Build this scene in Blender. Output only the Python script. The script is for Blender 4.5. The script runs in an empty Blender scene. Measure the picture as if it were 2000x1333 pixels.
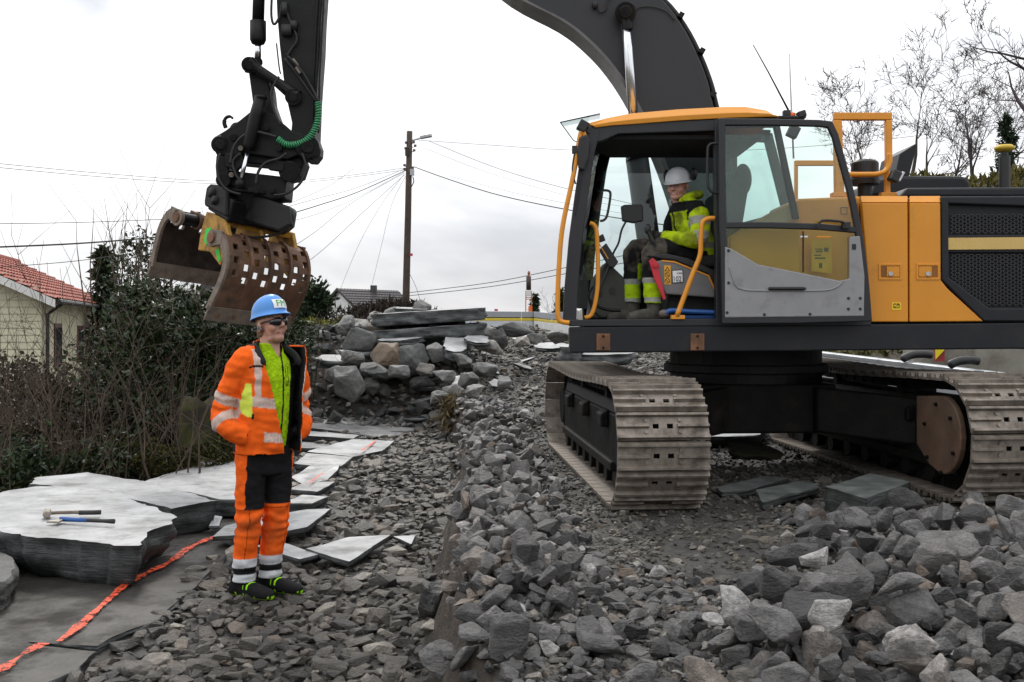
import bpy, bmesh, math, random
import numpy as np
from mathutils import Vector, Matrix, Euler, noise
random.seed(7); rng = np.random.default_rng(11)
sc = bpy.context.scene
COL = sc.collection
# ---------------------------------------------------------------- camera, sky, sun, exposure
F, CX, HZ, CZ = 2043.0, 1000.0, 640.0, 1.65       # focal length and horizon of the photograph (pixels), eye height (m)
cam_d = bpy.data.cameras.new('camera'); cam = bpy.data.objects.new('camera', cam_d); COL.objects.link(cam)
cam.location = (0, 0, CZ); cam.rotation_euler = (math.radians(90), 0, 0)
cam_d.sensor_width = 36; cam_d.lens = 36*F/2000; cam_d.shift_y = -(666.5-HZ)/2000
cam_d.clip_start = 0.05; cam_d.clip_end = 3000
sc.camera = cam
SUN_EL, SUN_AZ = math.radians(42), math.radians(-14)      # sun in front of the camera, behind cloud
w = bpy.data.worlds.new('World'); sc.world = w; w.use_nodes = True
nt = w.node_tree; N = nt.nodes; L = nt.links
N.clear()
out = N.new('ShaderNodeOutputWorld'); mixs = N.new('ShaderNodeMixShader')
b1 = N.new('ShaderNodeBackground'); b2 = N.new('ShaderNodeBackground')
sky = N.new('ShaderNodeTexSky'); sky.sky_type = 'NISHITA'; sky.sun_disc = False
sky.sun_elevation = SUN_EL; sky.sun_rotation = SUN_AZ
b1.inputs[1].default_value = 0.12
L.new(sky.outputs[0], b1.inputs[0])
tc = N.new('ShaderNodeTexCoord'); sep = N.new('ShaderNodeSeparateXYZ')
nrm = N.new('ShaderNodeVectorMath'); nrm.operation = 'NORMALIZE'
L.new(tc.outputs['Generated'], nrm.inputs[0]); L.new(nrm.outputs[0], sep.inputs[0])
def wmath(op, a, b=None, c=None, clamp=False):
    n = N.new('ShaderNodeMath'); n.operation = op; n.use_clamp = clamp
    for i, x in enumerate((a, b, c)):
        if x is None: continue
        if isinstance(x, (int, float)): n.inputs[i].default_value = x
        else: L.new(x, n.inputs[i])
    return n.outputs[0]
zpos = wmath('MAXIMUM', sep.outputs[2], 0.0)
grad = wmath('MULTIPLY_ADD', zpos, 0.95, 1.0)            # overcast sky: brighter towards the zenith
mp = N.new('ShaderNodeMapping'); mp.inputs['Scale'].default_value = (1.0, 1.0, 2.6)
L.new(nrm.outputs[0], mp.inputs[0])
cn = N.new('ShaderNodeTexNoise'); cn.inputs['Scale'].default_value = 2.2; cn.inputs['Detail'].default_value = 6; cn.inputs['Roughness'].default_value = 0.52; cn.inputs['Distortion'].default_value = .35
L.new(mp.outputs[0], cn.inputs['Vector'])
cr = N.new('ShaderNodeMapRange'); cr.inputs[1].default_value = 0.34; cr.inputs[2].default_value = 0.58; cr.inputs[3].default_value = 0.68; cr.inputs[4].default_value = 1.15
cr.interpolation_type = 'SMOOTHSTEP'
L.new(cn.outputs[0], cr.inputs[0])
val = wmath('MULTIPLY', grad, cr.outputs[0])
mc = N.new('ShaderNodeMix'); mc.data_type = 'RGBA'
mc.inputs[6].default_value = (0.84, 0.88, 1.0, 1); mc.inputs[7].default_value = (1.0, 1.0, 1.0, 1)
L.new(wmath('SUBTRACT', cr.outputs[0], 0.2, clamp=True), mc.inputs[0])
L.new(mc.outputs[2], b2.inputs[0]); L.new(val, b2.inputs[1])
mixs.inputs[0].default_value = 0.94
L.new(b1.outputs[0], mixs.inputs[1]); L.new(b2.outputs[0], mixs.inputs[2]); L.new(mixs.outputs[0], out.inputs[0])
sd = bpy.data.lights.new('sun', 'SUN'); sun = bpy.data.objects.new('sun', sd); COL.objects.link(sun)
sd.energy = 1.5; sd.angle = math.radians(11); sd.color = (1, 0.96, 0.9)
sdir = Vector((math.sin(SUN_AZ)*math.cos(SUN_EL), math.cos(SUN_AZ)*math.cos(SUN_EL), math.sin(SUN_EL)))
sun.rotation_euler = sdir.to_track_quat('Z', 'Y').to_euler()
sc.view_settings.view_transform = 'Standard'; sc.view_settings.look = 'None'
sc.view_settings.exposure = 0.0; sc.view_settings.gamma = 1.0; sc.view_settings.use_curve_mapping = False
sc.render.engine = 'CYCLES'
sc.cycles.max_bounces = 8; sc.cycles.transparent_max_bounces = 16; sc.cycles.transmission_bounces = 6
sc.cycles.diffuse_bounces = 3; sc.cycles.glossy_bounces = 3
sc.cycles.caustics_reflective = False; sc.cycles.caustics_refractive = False
sc.cycles.use_denoising = True
# ---------------------------------------------------------------- helpers
def P(u, v, Y): return Vector(((u-CX)/F*Y, Y, CZ-(v-HZ)/F*Y))
def G(u, v, z):
    Y = (CZ-z)*F/(v-HZ); return P(u, v, Y)
def s2l(c): return tuple(((x/255)/12.92 if x/255 <= .04045 else ((x/255+.055)/1.055)**2.4) for x in c)
def tag(o, label=None, cat=None, group=None, kind=None):
    if label: o['label'] = label
    if cat: o['category'] = cat
    if group: o['group'] = group
    if kind: o['kind'] = kind
    return o
def attach(o, parent):
    if parent is not None:
        o.parent = parent
        if parent.parent is None and parent.type == 'EMPTY':
            o.matrix_parent_inverse = Matrix.Translation(-Vector(parent.location))
def thing(name, loc, label, cat, group=None):
    o = bpy.data.objects.new(name, None); COL.objects.link(o); o.location = loc; o.empty_display_size = .1
    return tag(o, label, cat, group)
def link(name, me, parent=None):
    o = bpy.data.objects.new(name, me); COL.objects.link(o); attach(o, parent); return o
def to_obj(name, verts, faces, mat, parent=None, smooth=False, bevel=0, mi=None):
    me = bpy.data.meshes.new(name)
    me.from_pydata([tuple(v) for v in verts], [], faces)
    mats = mat if isinstance(mat, (list, tuple)) else [mat]
    for m in mats: me.materials.append(m)
    if mi is not None: me.polygons.foreach_set('material_index', mi)
    if smooth: me.polygons.foreach_set('use_smooth', [True]*len(me.polygons))
    me.update()
    bm = bmesh.new(); bm.from_mesh(me); bmesh.ops.recalc_face_normals(bm, faces=bm.faces); bm.to_mesh(me); bm.free()
    o = link(name, me, parent)
    if bevel:
        b = o.modifiers.new('bevel', 'BEVEL'); b.width = bevel; b.segments = 2; b.limit_method = 'ANGLE'; b.angle_limit = math.radians(40)
    return o
class B:
    """collects shapes for one mesh"""
    def __init__(s): s.v = []; s.f = []; s.m = []
    def add(s, vs, fs, m=0):
        o = len(s.v); s.v += [Vector(x) for x in vs]; s.f += [tuple(i+o for i in f) for f in fs]; s.m += [m]*len(fs); return s
    def box(s, c, d, rot=None, m=0):
        c = Vector(c); h = Vector(d)/2; vs = []
        for x in (-1, 1):
            for y in (-1, 1):
                for z in (-1, 1):
                    p = Vector((x*h.x, y*h.y, z*h.z))
                    if rot is not None: p = rot @ p
                    vs.append(c+p)
        return s.add(vs, [(0,1,3,2),(4,6,7,5),(0,4,5,1),(2,3,7,6),(0,2,6,4),(1,5,7,3)], m)
    def b2(s, lo, hi, m=0):
        lo = Vector(lo); hi = Vector(hi); return s.box((lo+hi)/2, hi-lo, m=m)
    def tube(s, pts, r, n=10, m=0, caps=True):
        pts = [Vector(p) for p in pts]; k = len(pts)
        rs = r if isinstance(r, (list, tuple)) else [r]*k
        up = None; rings = []
        for i, p in enumerate(pts):
            t = (pts[min(i+1, k-1)]-pts[max(i-1, 0)])
            t = t.normalized() if t.length > 1e-9 else Vector((0, 0, 1))
            if up is None:
                up = t.orthogonal().normalized()
            up = (up - t*up.dot(t)); up = up.normalized() if up.length > 1e-6 else t.orthogonal().normalized()
            sd_ = t.cross(up)
            rings.append([p+(up*math.cos(a)+sd_*math.sin(a))*rs[i] for a in [2*math.pi*j/n for j in range(n)]])
        vs = [q for R in rings for q in R]; fs = []
        for i in range(k-1):
            for j in range(n):
                fs.append((i*n+j, i*n+(j+1) % n, (i+1)*n+(j+1) % n, (i+1)*n+j))
        if caps: fs += [tuple(range(n))[::-1], tuple((k-1)*n+j for j in range(n))]
        return s.add(vs, fs, m)
    def cyl(s, a, b, r, n=20, m=0, r2=None): return s.tube([a, b], [r, r if r2 is None else r2], n, m)
    def prism(s, pts3, ext, m=0):
        pts3 = [Vector(p) for p in pts3]; e = Vector(ext); n = len(pts3)
        vs = pts3+[p+e for p in pts3]
        fs = [tuple(range(n)), tuple(range(2*n-1, n-1, -1))]+[(i, i+n, (i+1) % n+n, (i+1) % n) for i in range(n)]
        return s.add(vs, fs, m)
    def px(s, poly, Y, depth, m=0):
        return s.prism([P(u, v, Y) for u, v in poly], (0, depth, 0), m)
    def ribbon(s, pts, wpx, Y, depth, closed=False, m=0, inner=None):
        """bar of width wpx pixels along a pixel polyline; closed: a frame whose outer edge is the polyline"""
        k = len(pts); A = []; Bq = []
        for i in range(k):
            if closed: p0, p1, p2 = pts[i-1], pts[i], pts[(i+1) % k]
            else: p0, p1, p2 = pts[max(i-1, 0)], pts[i], pts[min(i+1, k-1)]
            d1 = Vector((p1[0]-p0[0], p1[1]-p0[1])); d2 = Vector((p2[0]-p1[0], p2[1]-p1[1]))
            if d1.length < 1e-6: d1 = d2
            if d2.length < 1e-6: d2 = d1
            n1 = Vector((-d1.y, d1.x)).normalized(); n2 = Vector((-d2.y, d2.x)).normalized()
            nn = (n1+n2).normalized(); sc_ = 1/max(.35, nn.dot(n1))
            wd = wpx[i] if isinstance(wpx, (list, tuple)) else wpx
            if closed: A.append(p1); Bq.append((p1[0]+nn.x*wd*sc_, p1[1]+nn.y*wd*sc_))
            else:
                A.append((p1[0]-nn.x*wd*sc_/2, p1[1]-nn.y*wd*sc_/2)); Bq.append((p1[0]+nn.x*wd*sc_/2, p1[1]+nn.y*wd*sc_/2))
        if not closed: return s.px(A+Bq[::-1], Y, depth, m)
        n = k; vs = [P(u, v, Y) for u, v in A]+[P(u, v, Y) for u, v in Bq]; e = Vector((0, depth, 0)); vs += [q+e for q in vs]; fs = []
        for i in range(n):
            j = (i+1) % n
            fs += [(i, j, j+n, i+n), (i+2*n, i+3*n, j+3*n, j+2*n), (i, i+2*n, j+2*n, j), (i+n, j+n, j+3*n, i+3*n)]
        return s.add(vs, fs, m)
    def ell(s, c, r, m=0, n=14, k=9, rot=None):
        vs = []; fs = []; c = Vector(c)
        for i in range(k+1):
            th = math.pi*i/k
            for j in range(n):
                ph = 2*math.pi*j/n
                p = Vector((r[0]*math.sin(th)*math.cos(ph), r[1]*math.sin(th)*math.sin(ph), r[2]*math.cos(th)))
                if rot is not None: p = rot @ p
                vs.append(c+p)
        for i in range(k):
            for j in range(n):
                a, b = i*n+j, i*n+(j+1) % n
                if i == 0: fs.append((a, b+n, a+n))
                elif i == k-1: fs.append((a, b, a+n))
                else: fs.append((a, b, b+n, a+n))
        # weld poles
        o = s.add(vs, fs, m); return o
    def obj(s, name, mat, parent=None, smooth=False, bevel=0):
        return to_obj(name, s.v, s.f, mat, parent, smooth, bevel, s.m if isinstance(mat, (list, tuple)) else None)
def smooth_path(pts, k=6):
    """Catmull-Rom through the points"""
    pts = [Vector(p) for p in pts]; out_ = []
    for i in range(len(pts)-1):
        p0 = pts[max(i-1, 0)]; p1 = pts[i]; p2 = pts[i+1]; p3 = pts[min(i+2, len(pts)-1)]
        for j in range(k):
            t = j/k
            out_.append(.5*((2*p1)+(p2-p0)*t+(2*p0-5*p1+4*p2-p3)*t*t+(3*p1-p0-3*p2+p3)*t**3))
    out_.append(pts[-1]); return out_
def pxpath(pts, Y): return [P(u, v, Y) for u, v in pts]
def text_obj(name, txt, size, mat, parent, M, extrude=.001, squash=1.0):
    cu = bpy.data.curves.new(name, 'FONT'); cu.body = txt; cu.size = size; cu.extrude = extrude; cu.align_x = 'CENTER'; cu.align_y = 'CENTER'; cu.resolution_u = 3
    t = bpy.data.objects.new(name, cu); COL.objects.link(t)
    dg = bpy.context.evaluated_depsgraph_get(); me = bpy.data.meshes.new_from_object(t.evaluated_get(dg))
    bpy.data.objects.remove(t); bpy.data.curves.remove(cu)
    me.name = name; me.materials.clear(); me.materials.append(mat)
    me.transform(M @ Matrix.Diagonal((squash, 1, 1, 1)))
    return link(name, me, parent)
FACECAM = Matrix.Rotation(math.radians(90), 4, 'X')      # text standing upright, read from -Y
# ---------------------------------------------------------------- materials
MATS = {}
def mat(name, col, rough=.6, metal=0.0, var=.12, scale=6.0, bump=0.0, bscale=40.0, dirt=None, dirt_lo=.5, dirt_hi=.7, dscale=3.0, spec=.5, alpha=None):
    if name in MATS: return MATS[name]
    m = bpy.data.materials.new(name); m.use_nodes = True; n = m.node_tree.nodes; l = m.node_tree.links
    bs = n['Principled BSDF']
    t = n.new('ShaderNodeTexCoord')
    nz = n.new('ShaderNodeTexNoise'); nz.inputs['Scale'].default_value = scale; nz.inputs['Detail'].default_value = 6; nz.inputs['Roughness'].default_value = .6
    l.new(t.outputs['Object'], nz.inputs['Vector'])
    r = n.new('ShaderNodeMapRange'); r.inputs[1].default_value = .3; r.inputs[2].default_value = .7; r.inputs[3].default_value = 1-var; r.inputs[4].default_value = 1+var
    l.new(nz.outputs[0], r.inputs[0])
    mx = n.new('ShaderNodeVectorMath'); mx.operation = 'SCALE'; mx.inputs[0].default_value = col[:3]
    l.new(r.outputs[0], mx.inputs['Scale'])
    c = mx.outputs[0]
    if dirt:
        dz = n.new('ShaderNodeTexNoise'); dz.inputs['Scale'].default_value = dscale; dz.inputs['Detail'].default_value = 8; dz.inputs['Roughness'].default_value = .68
        l.new(t.outputs['Object'], dz.inputs['Vector'])
        dr = n.new('ShaderNodeMapRange'); dr.inputs[1].default_value = dirt_lo; dr.inputs[2].default_value = dirt_hi
        l.new(dz.outputs[0], dr.inputs[0])
        mm = n.new('ShaderNodeMix'); mm.data_type = 'RGBA'; mm.inputs[7].default_value = (*dirt[:3], 1)
        l.new(dr.outputs[0], mm.inputs[0]); l.new(c, mm.inputs[6]); c = mm.outputs[2]
        rr = n.new('ShaderNodeMapRange'); rr.inputs[3].default_value = rough; rr.inputs[4].default_value = min(1, rough+.3)
        l.new(dr.outputs[0], rr.inputs[0]); l.new(rr.outputs[0], bs.inputs['Roughness'])
    else: bs.inputs['Roughness'].default_value = rough
    l.new(c, bs.inputs['Base Color'])
    bs.inputs['Metallic'].default_value = metal; bs.inputs['Specular IOR Level'].default_value = spec
    if bump:
        bz = n.new('ShaderNodeTexNoise'); bz.inputs['Scale'].default_value = bscale; bz.inputs['Detail'].default_value = 5
        l.new(t.outputs['Object'], bz.inputs['Vector'])
        bp = n.new('ShaderNodeBump'); bp.inputs['Strength'].default_value = bump; bp.inputs['Distance'].default_value = .01
        l.new(bz.outputs[0], bp.inputs['Height']); l.new(bp.outputs[0], bs.inputs['Normal'])
    MATS[name] = m; return m
def glass(name, tint, rough=.02, refl=.08, op=.1):
    """thin pane: mostly clear, tinted, with a little reflection"""
    if name in MATS: return MATS[name]
    m = bpy.data.materials.new(name); m.use_nodes = True; n = m.node_tree.nodes; l = m.node_tree.links; n.clear()
    o = n.new('ShaderNodeOutputMaterial'); tr = n.new('ShaderNodeBsdfTransparent'); gl = n.new('ShaderNodeBsdfGlossy'); mx = n.new('ShaderNodeMixShader'); fr = n.new('ShaderNodeFresnel')
    tr.inputs[0].default_value = (*tint, 1); gl.inputs['Roughness'].default_value = rough; fr.inputs[0].default_value = 1.45
    l.new(fr.outputs[0], mx.inputs[0]); l.new(tr.outputs[0], mx.inputs[1]); l.new(gl.outputs[0], mx.inputs[2]); l.new(mx.outputs[0], o.inputs[0])
    MATS[name] = m; return m
def vcol_mat(name, rough=.8, bump=.15, bscale=120, var=.08, spec=.25, attr='col'):
    m = mat(name, (1, 1, 1), rough, 0, var, 25, bump, bscale, spec=spec)
    n = m.node_tree.nodes; l = m.node_tree.links
    a = n.new('ShaderNodeAttribute'); a.attribute_name = attr
    sc_ = [x for x in n if x.type == 'VECT_MATH'][0]; l.new(a.outputs['Color'], sc_.inputs[0])
    return m
ORANGE = mat('orange_paint', (.70, .275, .016), .42, 0, .05, 3, dirt=(.30, .16, .05), dirt_lo=.60, dirt_hi=.9, dscale=5)
ORANGE2 = mat('orange_rail_paint', (.74, .29, .02), .45, 0, .08, 8, dirt=(.2, .1, .04), dirt_lo=.58, dirt_hi=.85, dscale=9)
DGREY = mat('dark_grey_paint', (.015, .016, .020), .5, 0, .15, 4, spec=.3, dirt=(.04, .035, .03), dirt_lo=.52, dirt_hi=.9, dscale=4)
BLACK = mat('black_plastic', (.012, .012, .013), .5, 0, .2, 10)
CABGREY = mat('cab_frame_grey', (.014, .0145, .018), .5, 0, .12, 8)
PANEL = mat('grey_panel', (.27, .27, .275), .6, 0, .06, 8, bump=.08, bscale=200, dirt=(.14, .13, .12), dirt_lo=.55, dirt_hi=.9, dscale=7)
STEEL = mat('worn_steel', (.20, .17, .145), .5, .35, .25, 7, bump=.15, bscale=60, dirt=(.075, .06, .05), dirt_lo=.45, dirt_hi=.72, dscale=5)
RUST = mat('rusty_steel', (.19, .09, .045), .75, .1, .35, 6, bump=.2, bscale=50, dirt=(.05, .036, .028), dirt_lo=.45, dirt_hi=.7, dscale=4)
GRIME = mat('greasy_black_steel', (.006, .006, .0065), .5, .0, .4, 6, bump=.25, bscale=30, spec=.25, dirt=(.022, .019, .017), dirt_lo=.52, dirt_hi=.8, dscale=6)
CHROME = mat('chrome_rod', (.75, .77, .8), .18, 1.0, .03, 3)
RUBBER = mat('rubber_hose', (.012, .012, .012), .6)
RED = mat('red_plastic', (.55, .02, .035), .45)
WHITE = mat('white_sticker', (.8, .8, .8), .5, var=.03)
YELLOW = mat('yellow_sticker', (.85, .55, .01), .5, var=.05)
GLASS = glass('cab_glass', (.90, .96, .95))
GLASSD = glass('tinted_door_glass', (.86, .93, .90))
GLASSL = glass('lower_door_glass', (.90, .97, .66))
# ================================================================= terrain
def vnoise(x, y, s=1.0, seed=0):
    x = np.asarray(x, float)/s+seed*17.3; y = np.asarray(y, float)/s+seed*9.1
    xi = np.floor(x).astype(np.int64); yi = np.floor(y).astype(np.int64); fx = x-xi; fy = y-yi
    fx = fx*fx*(3-2*fx); fy = fy*fy*(3-2*fy)
    def hsh(a, b):
        n = (a*374761393+b*668265263+seed*1442695) & 0x7fffffff
        n = ((n ^ (n >> 13))*1274126177) & 0x7fffffff
        return ((n ^ (n >> 16)) & 0xffff)/65535.0
    return (hsh(xi, yi)*(1-fx)+hsh(xi+1, yi)*fx)*(1-fy)+(hsh(xi, yi+1)*(1-fx)+hsh(xi+1, yi+1)*fx)*fy-.5
def SS(a, b, x):
    t = np.clip((np.asarray(x, float)-a)/(b-a), 0, 1); return t*t*(3-2*t)
def xbank(y): return -.06-.047*np.asarray(y, float)+.20*vnoise(y, 0*np.asarray(y, float), 1.0, 3)+.12*vnoise(y, 0*np.asarray(y, float), .33, 13)
def hgt(x, y, fine=True):
    x = np.asarray(x, float); y = np.asarray(y, float); xb = xbank(y)
    plat = .27+.084*np.clip(y-12.5, 0, 17)
    tr = .02*np.clip(y-14, 0, 5)
    e = SS(17.2, 19.2, y)
    tr = tr*(1-e)+e*(1.15+.35*SS(-2.2, -4, x))
    side = SS(xb-.05, xb+.09, x)
    z = tr*(1-side)+plat*side
    z = z+.17*np.exp(-((x-xb-.36)/.27)**2)*SS(4.2, 5.2, y)*(1-SS(13, 15.5, y))*(1+1.2*vnoise(x, y, .7, 5))
    z = z+.30*np.exp(-((x-2.2)/.95)**2-((y-4.4)/1.5)**2)+.1*np.exp(-((x-3.2)/.9)**2-((y-6.3)/.6)**2)
    z = z+.55*np.exp(-((x+1.75)/1.5)**2-((y-19.4)/.9)**2)           # foot of the rubble heap
    z = z+.75*np.exp(-((x+2.5)/1.2)**2-((y-24)/1.6)**2)             # mound of moss and soil
    l = SS(-3.5, -4.4, x); z = z-.42*l*(1-SS(17.5, 20, y))
    ext = SS(-5.2, -8.0, x); z = z*(1-ext)+ext*(-.55)
    hill = SS(4.8, 9.6, x)*SS(17, 24, y); z = z+3.6*hill*(1+.25*vnoise(x, y, 3, 8))
    z = z-SS(30.5, 33, y)*(1-SS(5, 8, x))*(1-SS(-2.5, -5, x))*.7
    if fine:
        a = SS(-3.2, -4.5, x)+SS(19, 21, y)*SS(-1.2, -2.5, x)+hill
        z = z+vnoise(x, y, .35, 1)*.05+vnoise(x, y, .12, 2)*.022+np.clip(a, 0, 1)*(vnoise(x, y, 1.2, 4)*.35+vnoise(x, y, .3, 6)*.12)
        near = np.exp(-((x-xb-.05)/.14)**2)*(y < 17); z = z+near*(vnoise(x, y, .2, 9)*.2+vnoise(x, y, .07, 19)*.1)
    return z
def H(x, y): return float(hgt(np.array([x]), np.array([y]))[0])
gx = np.concatenate([-np.geomspace(5, 500, 42)[::-1], np.arange(-4.95, 6.0, .065), np.geomspace(6, 500, 50)])
gy = np.concatenate([[-60, -20, -5, 0, 1.5], np.arange(2.4, 13, .065), np.arange(13, 26, .11), np.geomspace(26.1, 1500, 60)])
XX, YY = np.meshgrid(gx, gy); ZZ = hgt(XX, YY)
far = SS(60, 300, np.hypot(XX, YY)); ZZ = ZZ*(1-far)+far*(-1.0)
nx, ny = len(gx), len(gy)
gv = np.stack([XX.ravel(), YY.ravel(), ZZ.ravel()], 1)
ii = np.arange(nx*ny).reshape(ny, nx)
gf = np.stack([ii[:-1, :-1].ravel(), ii[:-1, 1:].ravel(), ii[1:, 1:].ravel(), ii[1:, :-1].ravel()], 1)
def np_mesh(name, v, f, mats, attr=None, attr_vals=None, smooth=False):
    me = bpy.data.meshes.new(name); k = f.shape[1]
    me.vertices.add(len(v)); me.vertices.foreach_set('co', np.ascontiguousarray(v, np.float32).ravel())
    me.loops.add(f.size); me.loops.foreach_set('vertex_index', np.ascontiguousarray(f, np.int32).ravel())
    me.polygons.add(len(f)); me.polygons.foreach_set('loop_start', np.arange(0, f.size, k, dtype=np.int32))
    try: me.polygons.foreach_set('loop_total', np.full(len(f), k, np.int32))
    except Exception: pass
    for m in mats: me.materials.append(m)
    me.polygons.foreach_set('use_smooth', np.full(len(f), smooth))
    if attr:
        at = me.attributes.new(attr, 'FLOAT', 'POINT'); at.data.foreach_set('value', np.ascontiguousarray(attr_vals, np.float32))
    me.update(); me.validate(); return me
# ground material: crushed wet stone and mud near, moss and litter where the 'veg' value is high
def ground_mat():
    m = bpy.data.materials.new('ground_mud_moss'); m.use_nodes = True; n = m.node_tree.nodes; l = m.node_tree.links; bs = n['Principled BSDF']
    t = n.new('ShaderNodeTexCoord')
    def nz(s, d=8, r=.65):
        q = n.new('ShaderNodeTexNoise'); q.inputs['Scale'].default_value = s; q.inputs['Detail'].default_value = d; q.inputs['Roughness'].default_value = r
        l.new(t.outputs['Object'], q.inputs['Vector']); return q.outputs[0]
    def ramp(x, stops):
        q = n.new('ShaderNodeValToRGB'); e = q.color_ramp.elements
        for i, (p, c) in enumerate(stops):
            if i < 2: e[i].position = p; e[i].color = (*c, 1)
            else: k = e.new(p); k.color = (*c, 1)
        l.new(x, q.inputs[0]); return q.outputs[0]
    soilc = ramp(nz(9), [(.3, (.016, .011, .007)), (.75, (.075, .055, .036)), (.5, (.036, .026, .017))])
    stone = ramp(nz(22), [(.25, (.018, .016, .014)), (.75, (.10, .095, .085)), (.5, (.045, .041, .036))])
    moss = ramp(nz(2.6), [(.3, (.03, .021, .012)), (.8, (.085, .09, .012)), (.5, (.045, .034, .016)), (.62, (.055, .062, .010))])
    a = n.new('ShaderNodeAttribute'); a.attribute_name = 'veg'
    mx = n.new('ShaderNodeMix'); mx.data_type = 'RGBA'; l.new(a.outputs['Fac'], mx.inputs[0]); 
    ge = n.new('ShaderNodeNewGeometry'); sx = n.new('ShaderNodeSeparateXYZ'); l.new(ge.outputs['True Normal'], sx.inputs[0])
    sr = n.new('ShaderNodeMapRange'); sr.inputs[1].default_value = .9; sr.inputs[2].default_value = .6; l.new(sx.outputs[2], sr.inputs[0])      # bare soil where the bank is steep
    m0 = n.new('ShaderNodeMix'); m0.data_type = 'RGBA'; l.new(sr.outputs[0], m0.inputs[0]); l.new(stone, m0.inputs[6]); l.new(soilc, m0.inputs[7])
    l.new(m0.outputs[2], mx.inputs[6]); l.new(moss, mx.inputs[7])
    l.new(mx.outputs[2], bs.inputs['Base Color']); bs.inputs['Roughness'].default_value = .7
    bp = n.new('ShaderNodeBump'); bp.inputs['Strength'].default_value = .9; bp.inputs['Distance'].default_value = .03
    l.new(nz(45), bp.inputs['Height']); l.new(bp.outputs[0], bs.inputs['Normal'])
    return m
veg = np.clip(SS(-3.2, -4.0, XX)+SS(18.6, 20, YY)*SS(-1.9, -2.8, XX)+SS(4.6, 6.5, XX)*SS(17.5, 19.5, YY)+SS(31, 34, YY), 0, 1)
g = link('ground', np_mesh('ground', gv, gf, [ground_mat()], 'veg', veg.ravel(), True)); g['kind'] = 'structure'; g['label'] = 'stony excavated ground with trench, gravel track and mossy banks'
# ================================================================= stones
def stone_mat(name, dark, mid, light, brown, rough=.5, scale=9):
    m = bpy.data.materials.new(name); m.use_nodes = True; n = m.node_tree.nodes; l = m.node_tree.links; bs = n['Principled BSDF']
    a = n.new('ShaderNodeAttribute'); a.attribute_name = 'rnd'; oi = n.new('ShaderNodeObjectInfo')
    ad = n.new('ShaderNodeMath'); ad.operation = 'ADD'; l.new(a.outputs['Fac'], ad.inputs[0]); l.new(oi.outputs['Random'], ad.inputs[1])
    fr = n.new('ShaderNodeMath'); fr.operation = 'FRACT'; l.new(ad.outputs[0], fr.inputs[0])
    cr_ = n.new('ShaderNodeValToRGB'); e = cr_.color_ramp.elements
    e[0].position = 0; e[0].color = (*dark, 1); e[1].position = 1; e[1].color = (*light, 1)
    k = e.new(.45); k.color = (*mid, 1); k = e.new(.8); k.color = (*[x*1.25 for x in mid], 1); k = e.new(.88); k.color = (*brown, 1)
    l.new(fr.outputs[0], cr_.inputs[0])
    geo = n.new('ShaderNodeNewGeometry')
    mp_ = n.new('ShaderNodeMapping'); mp_.inputs['Scale'].default_value = (1, 1, 2.6); mp_.inputs['Rotation'].default_value = (.4, .3, .2); l.new(geo.outputs['Position'], mp_.inputs[0])
    z = n.new('ShaderNodeTexNoise'); z.inputs['Scale'].default_value = scale; z.inputs['Detail'].default_value = 8; z.inputs['Roughness'].default_value = .7; l.new(mp_.outputs[0], z.inputs['Vector'])
    r = n.new('ShaderNodeMapRange'); r.inputs[1].default_value = .25; r.inputs[2].default_value = .75; r.inputs[3].default_value = .42; r.inputs[4].default_value = 1.85; l.new(z.outputs[0], r.inputs[0])
    z3 = n.new('ShaderNodeTexNoise'); z3.inputs['Scale'].default_value = 70; z3.inputs['Detail'].default_value = 4; z3.inputs['Roughness'].default_value = .8; l.new(geo.outputs['Position'], z3.inputs['Vector'])
    r3 = n.new('ShaderNodeMapRange'); r3.inputs[1].default_value = .3; r3.inputs[2].default_value = .7; r3.inputs[3].default_value = .62; r3.inputs[4].default_value = 1.5; l.new(z3.outputs[0], r3.inputs[0])
    mu = n.new('ShaderNodeMath'); mu.operation = 'MULTIPLY'; l.new(r.outputs[0], mu.inputs[0]); l.new(r3.outputs[0], mu.inputs[1])
    s = n.new('ShaderNodeVectorMath'); s.operation = 'SCALE'; l.new(cr_.outputs[0], s.inputs[0]); l.new(mu.outputs[0], s.inputs['Scale'])
    l.new(s.outputs[0], bs.inputs['Base Color'])
    r2 = n.new('ShaderNodeMapRange'); r2.inputs[3].default_value = rough-.14; r2.inputs[4].default_value = rough+.25; l.new(z.outputs[0], r2.inputs[0]); l.new(r2.outputs[0], bs.inputs['Roughness'])
    z2 = n.new('ShaderNodeTexNoise'); z2.inputs['Scale'].default_value = 38; z2.inputs['Detail'].default_value = 8; z2.inputs['Roughness'].default_value = .7; l.new(mp_.outputs[0], z2.inputs['Vector'])
    bp = n.new('ShaderNodeBump'); bp.inputs['Strength'].default_value = .9; bp.inputs['Distance'].default_value = .03; l.new(z2.outputs[0], bp.inputs['Height']); l.new(bp.outputs[0], bs.inputs['Normal'])
    return m
ST_TRENCH = stone_mat('wet_slate_chips', (0.0208, 0.0186, 0.0156), (0.0755, 0.0676, 0.0572), (0.2372, 0.2159, 0.1840), (0.0870, 0.0655, 0.0455), 0.36)
ST_BANK = stone_mat('broken_grey_stone', (0.0269, 0.0261, 0.0259), (0.1086, 0.1045, 0.1011), (0.3637, 0.3529, 0.3425), (0.1293, 0.0945, 0.0669), 0.42)
ST_PATH = stone_mat('crushed_path_stone', (0.0240, 0.0217, 0.0182), (0.0900, 0.0832, 0.0711), (0.2749, 0.2605, 0.2292), (0.1114, 0.0873, 0.0633), 0.50)
ST_PILE = stone_mat('quarried_rock', (0.0462, 0.0480, 0.0480), (0.1212, 0.1212, 0.1155), (0.2888, 0.2888, 0.2816), (0.1386, 0.0981, 0.0635), .55, 5)
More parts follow.
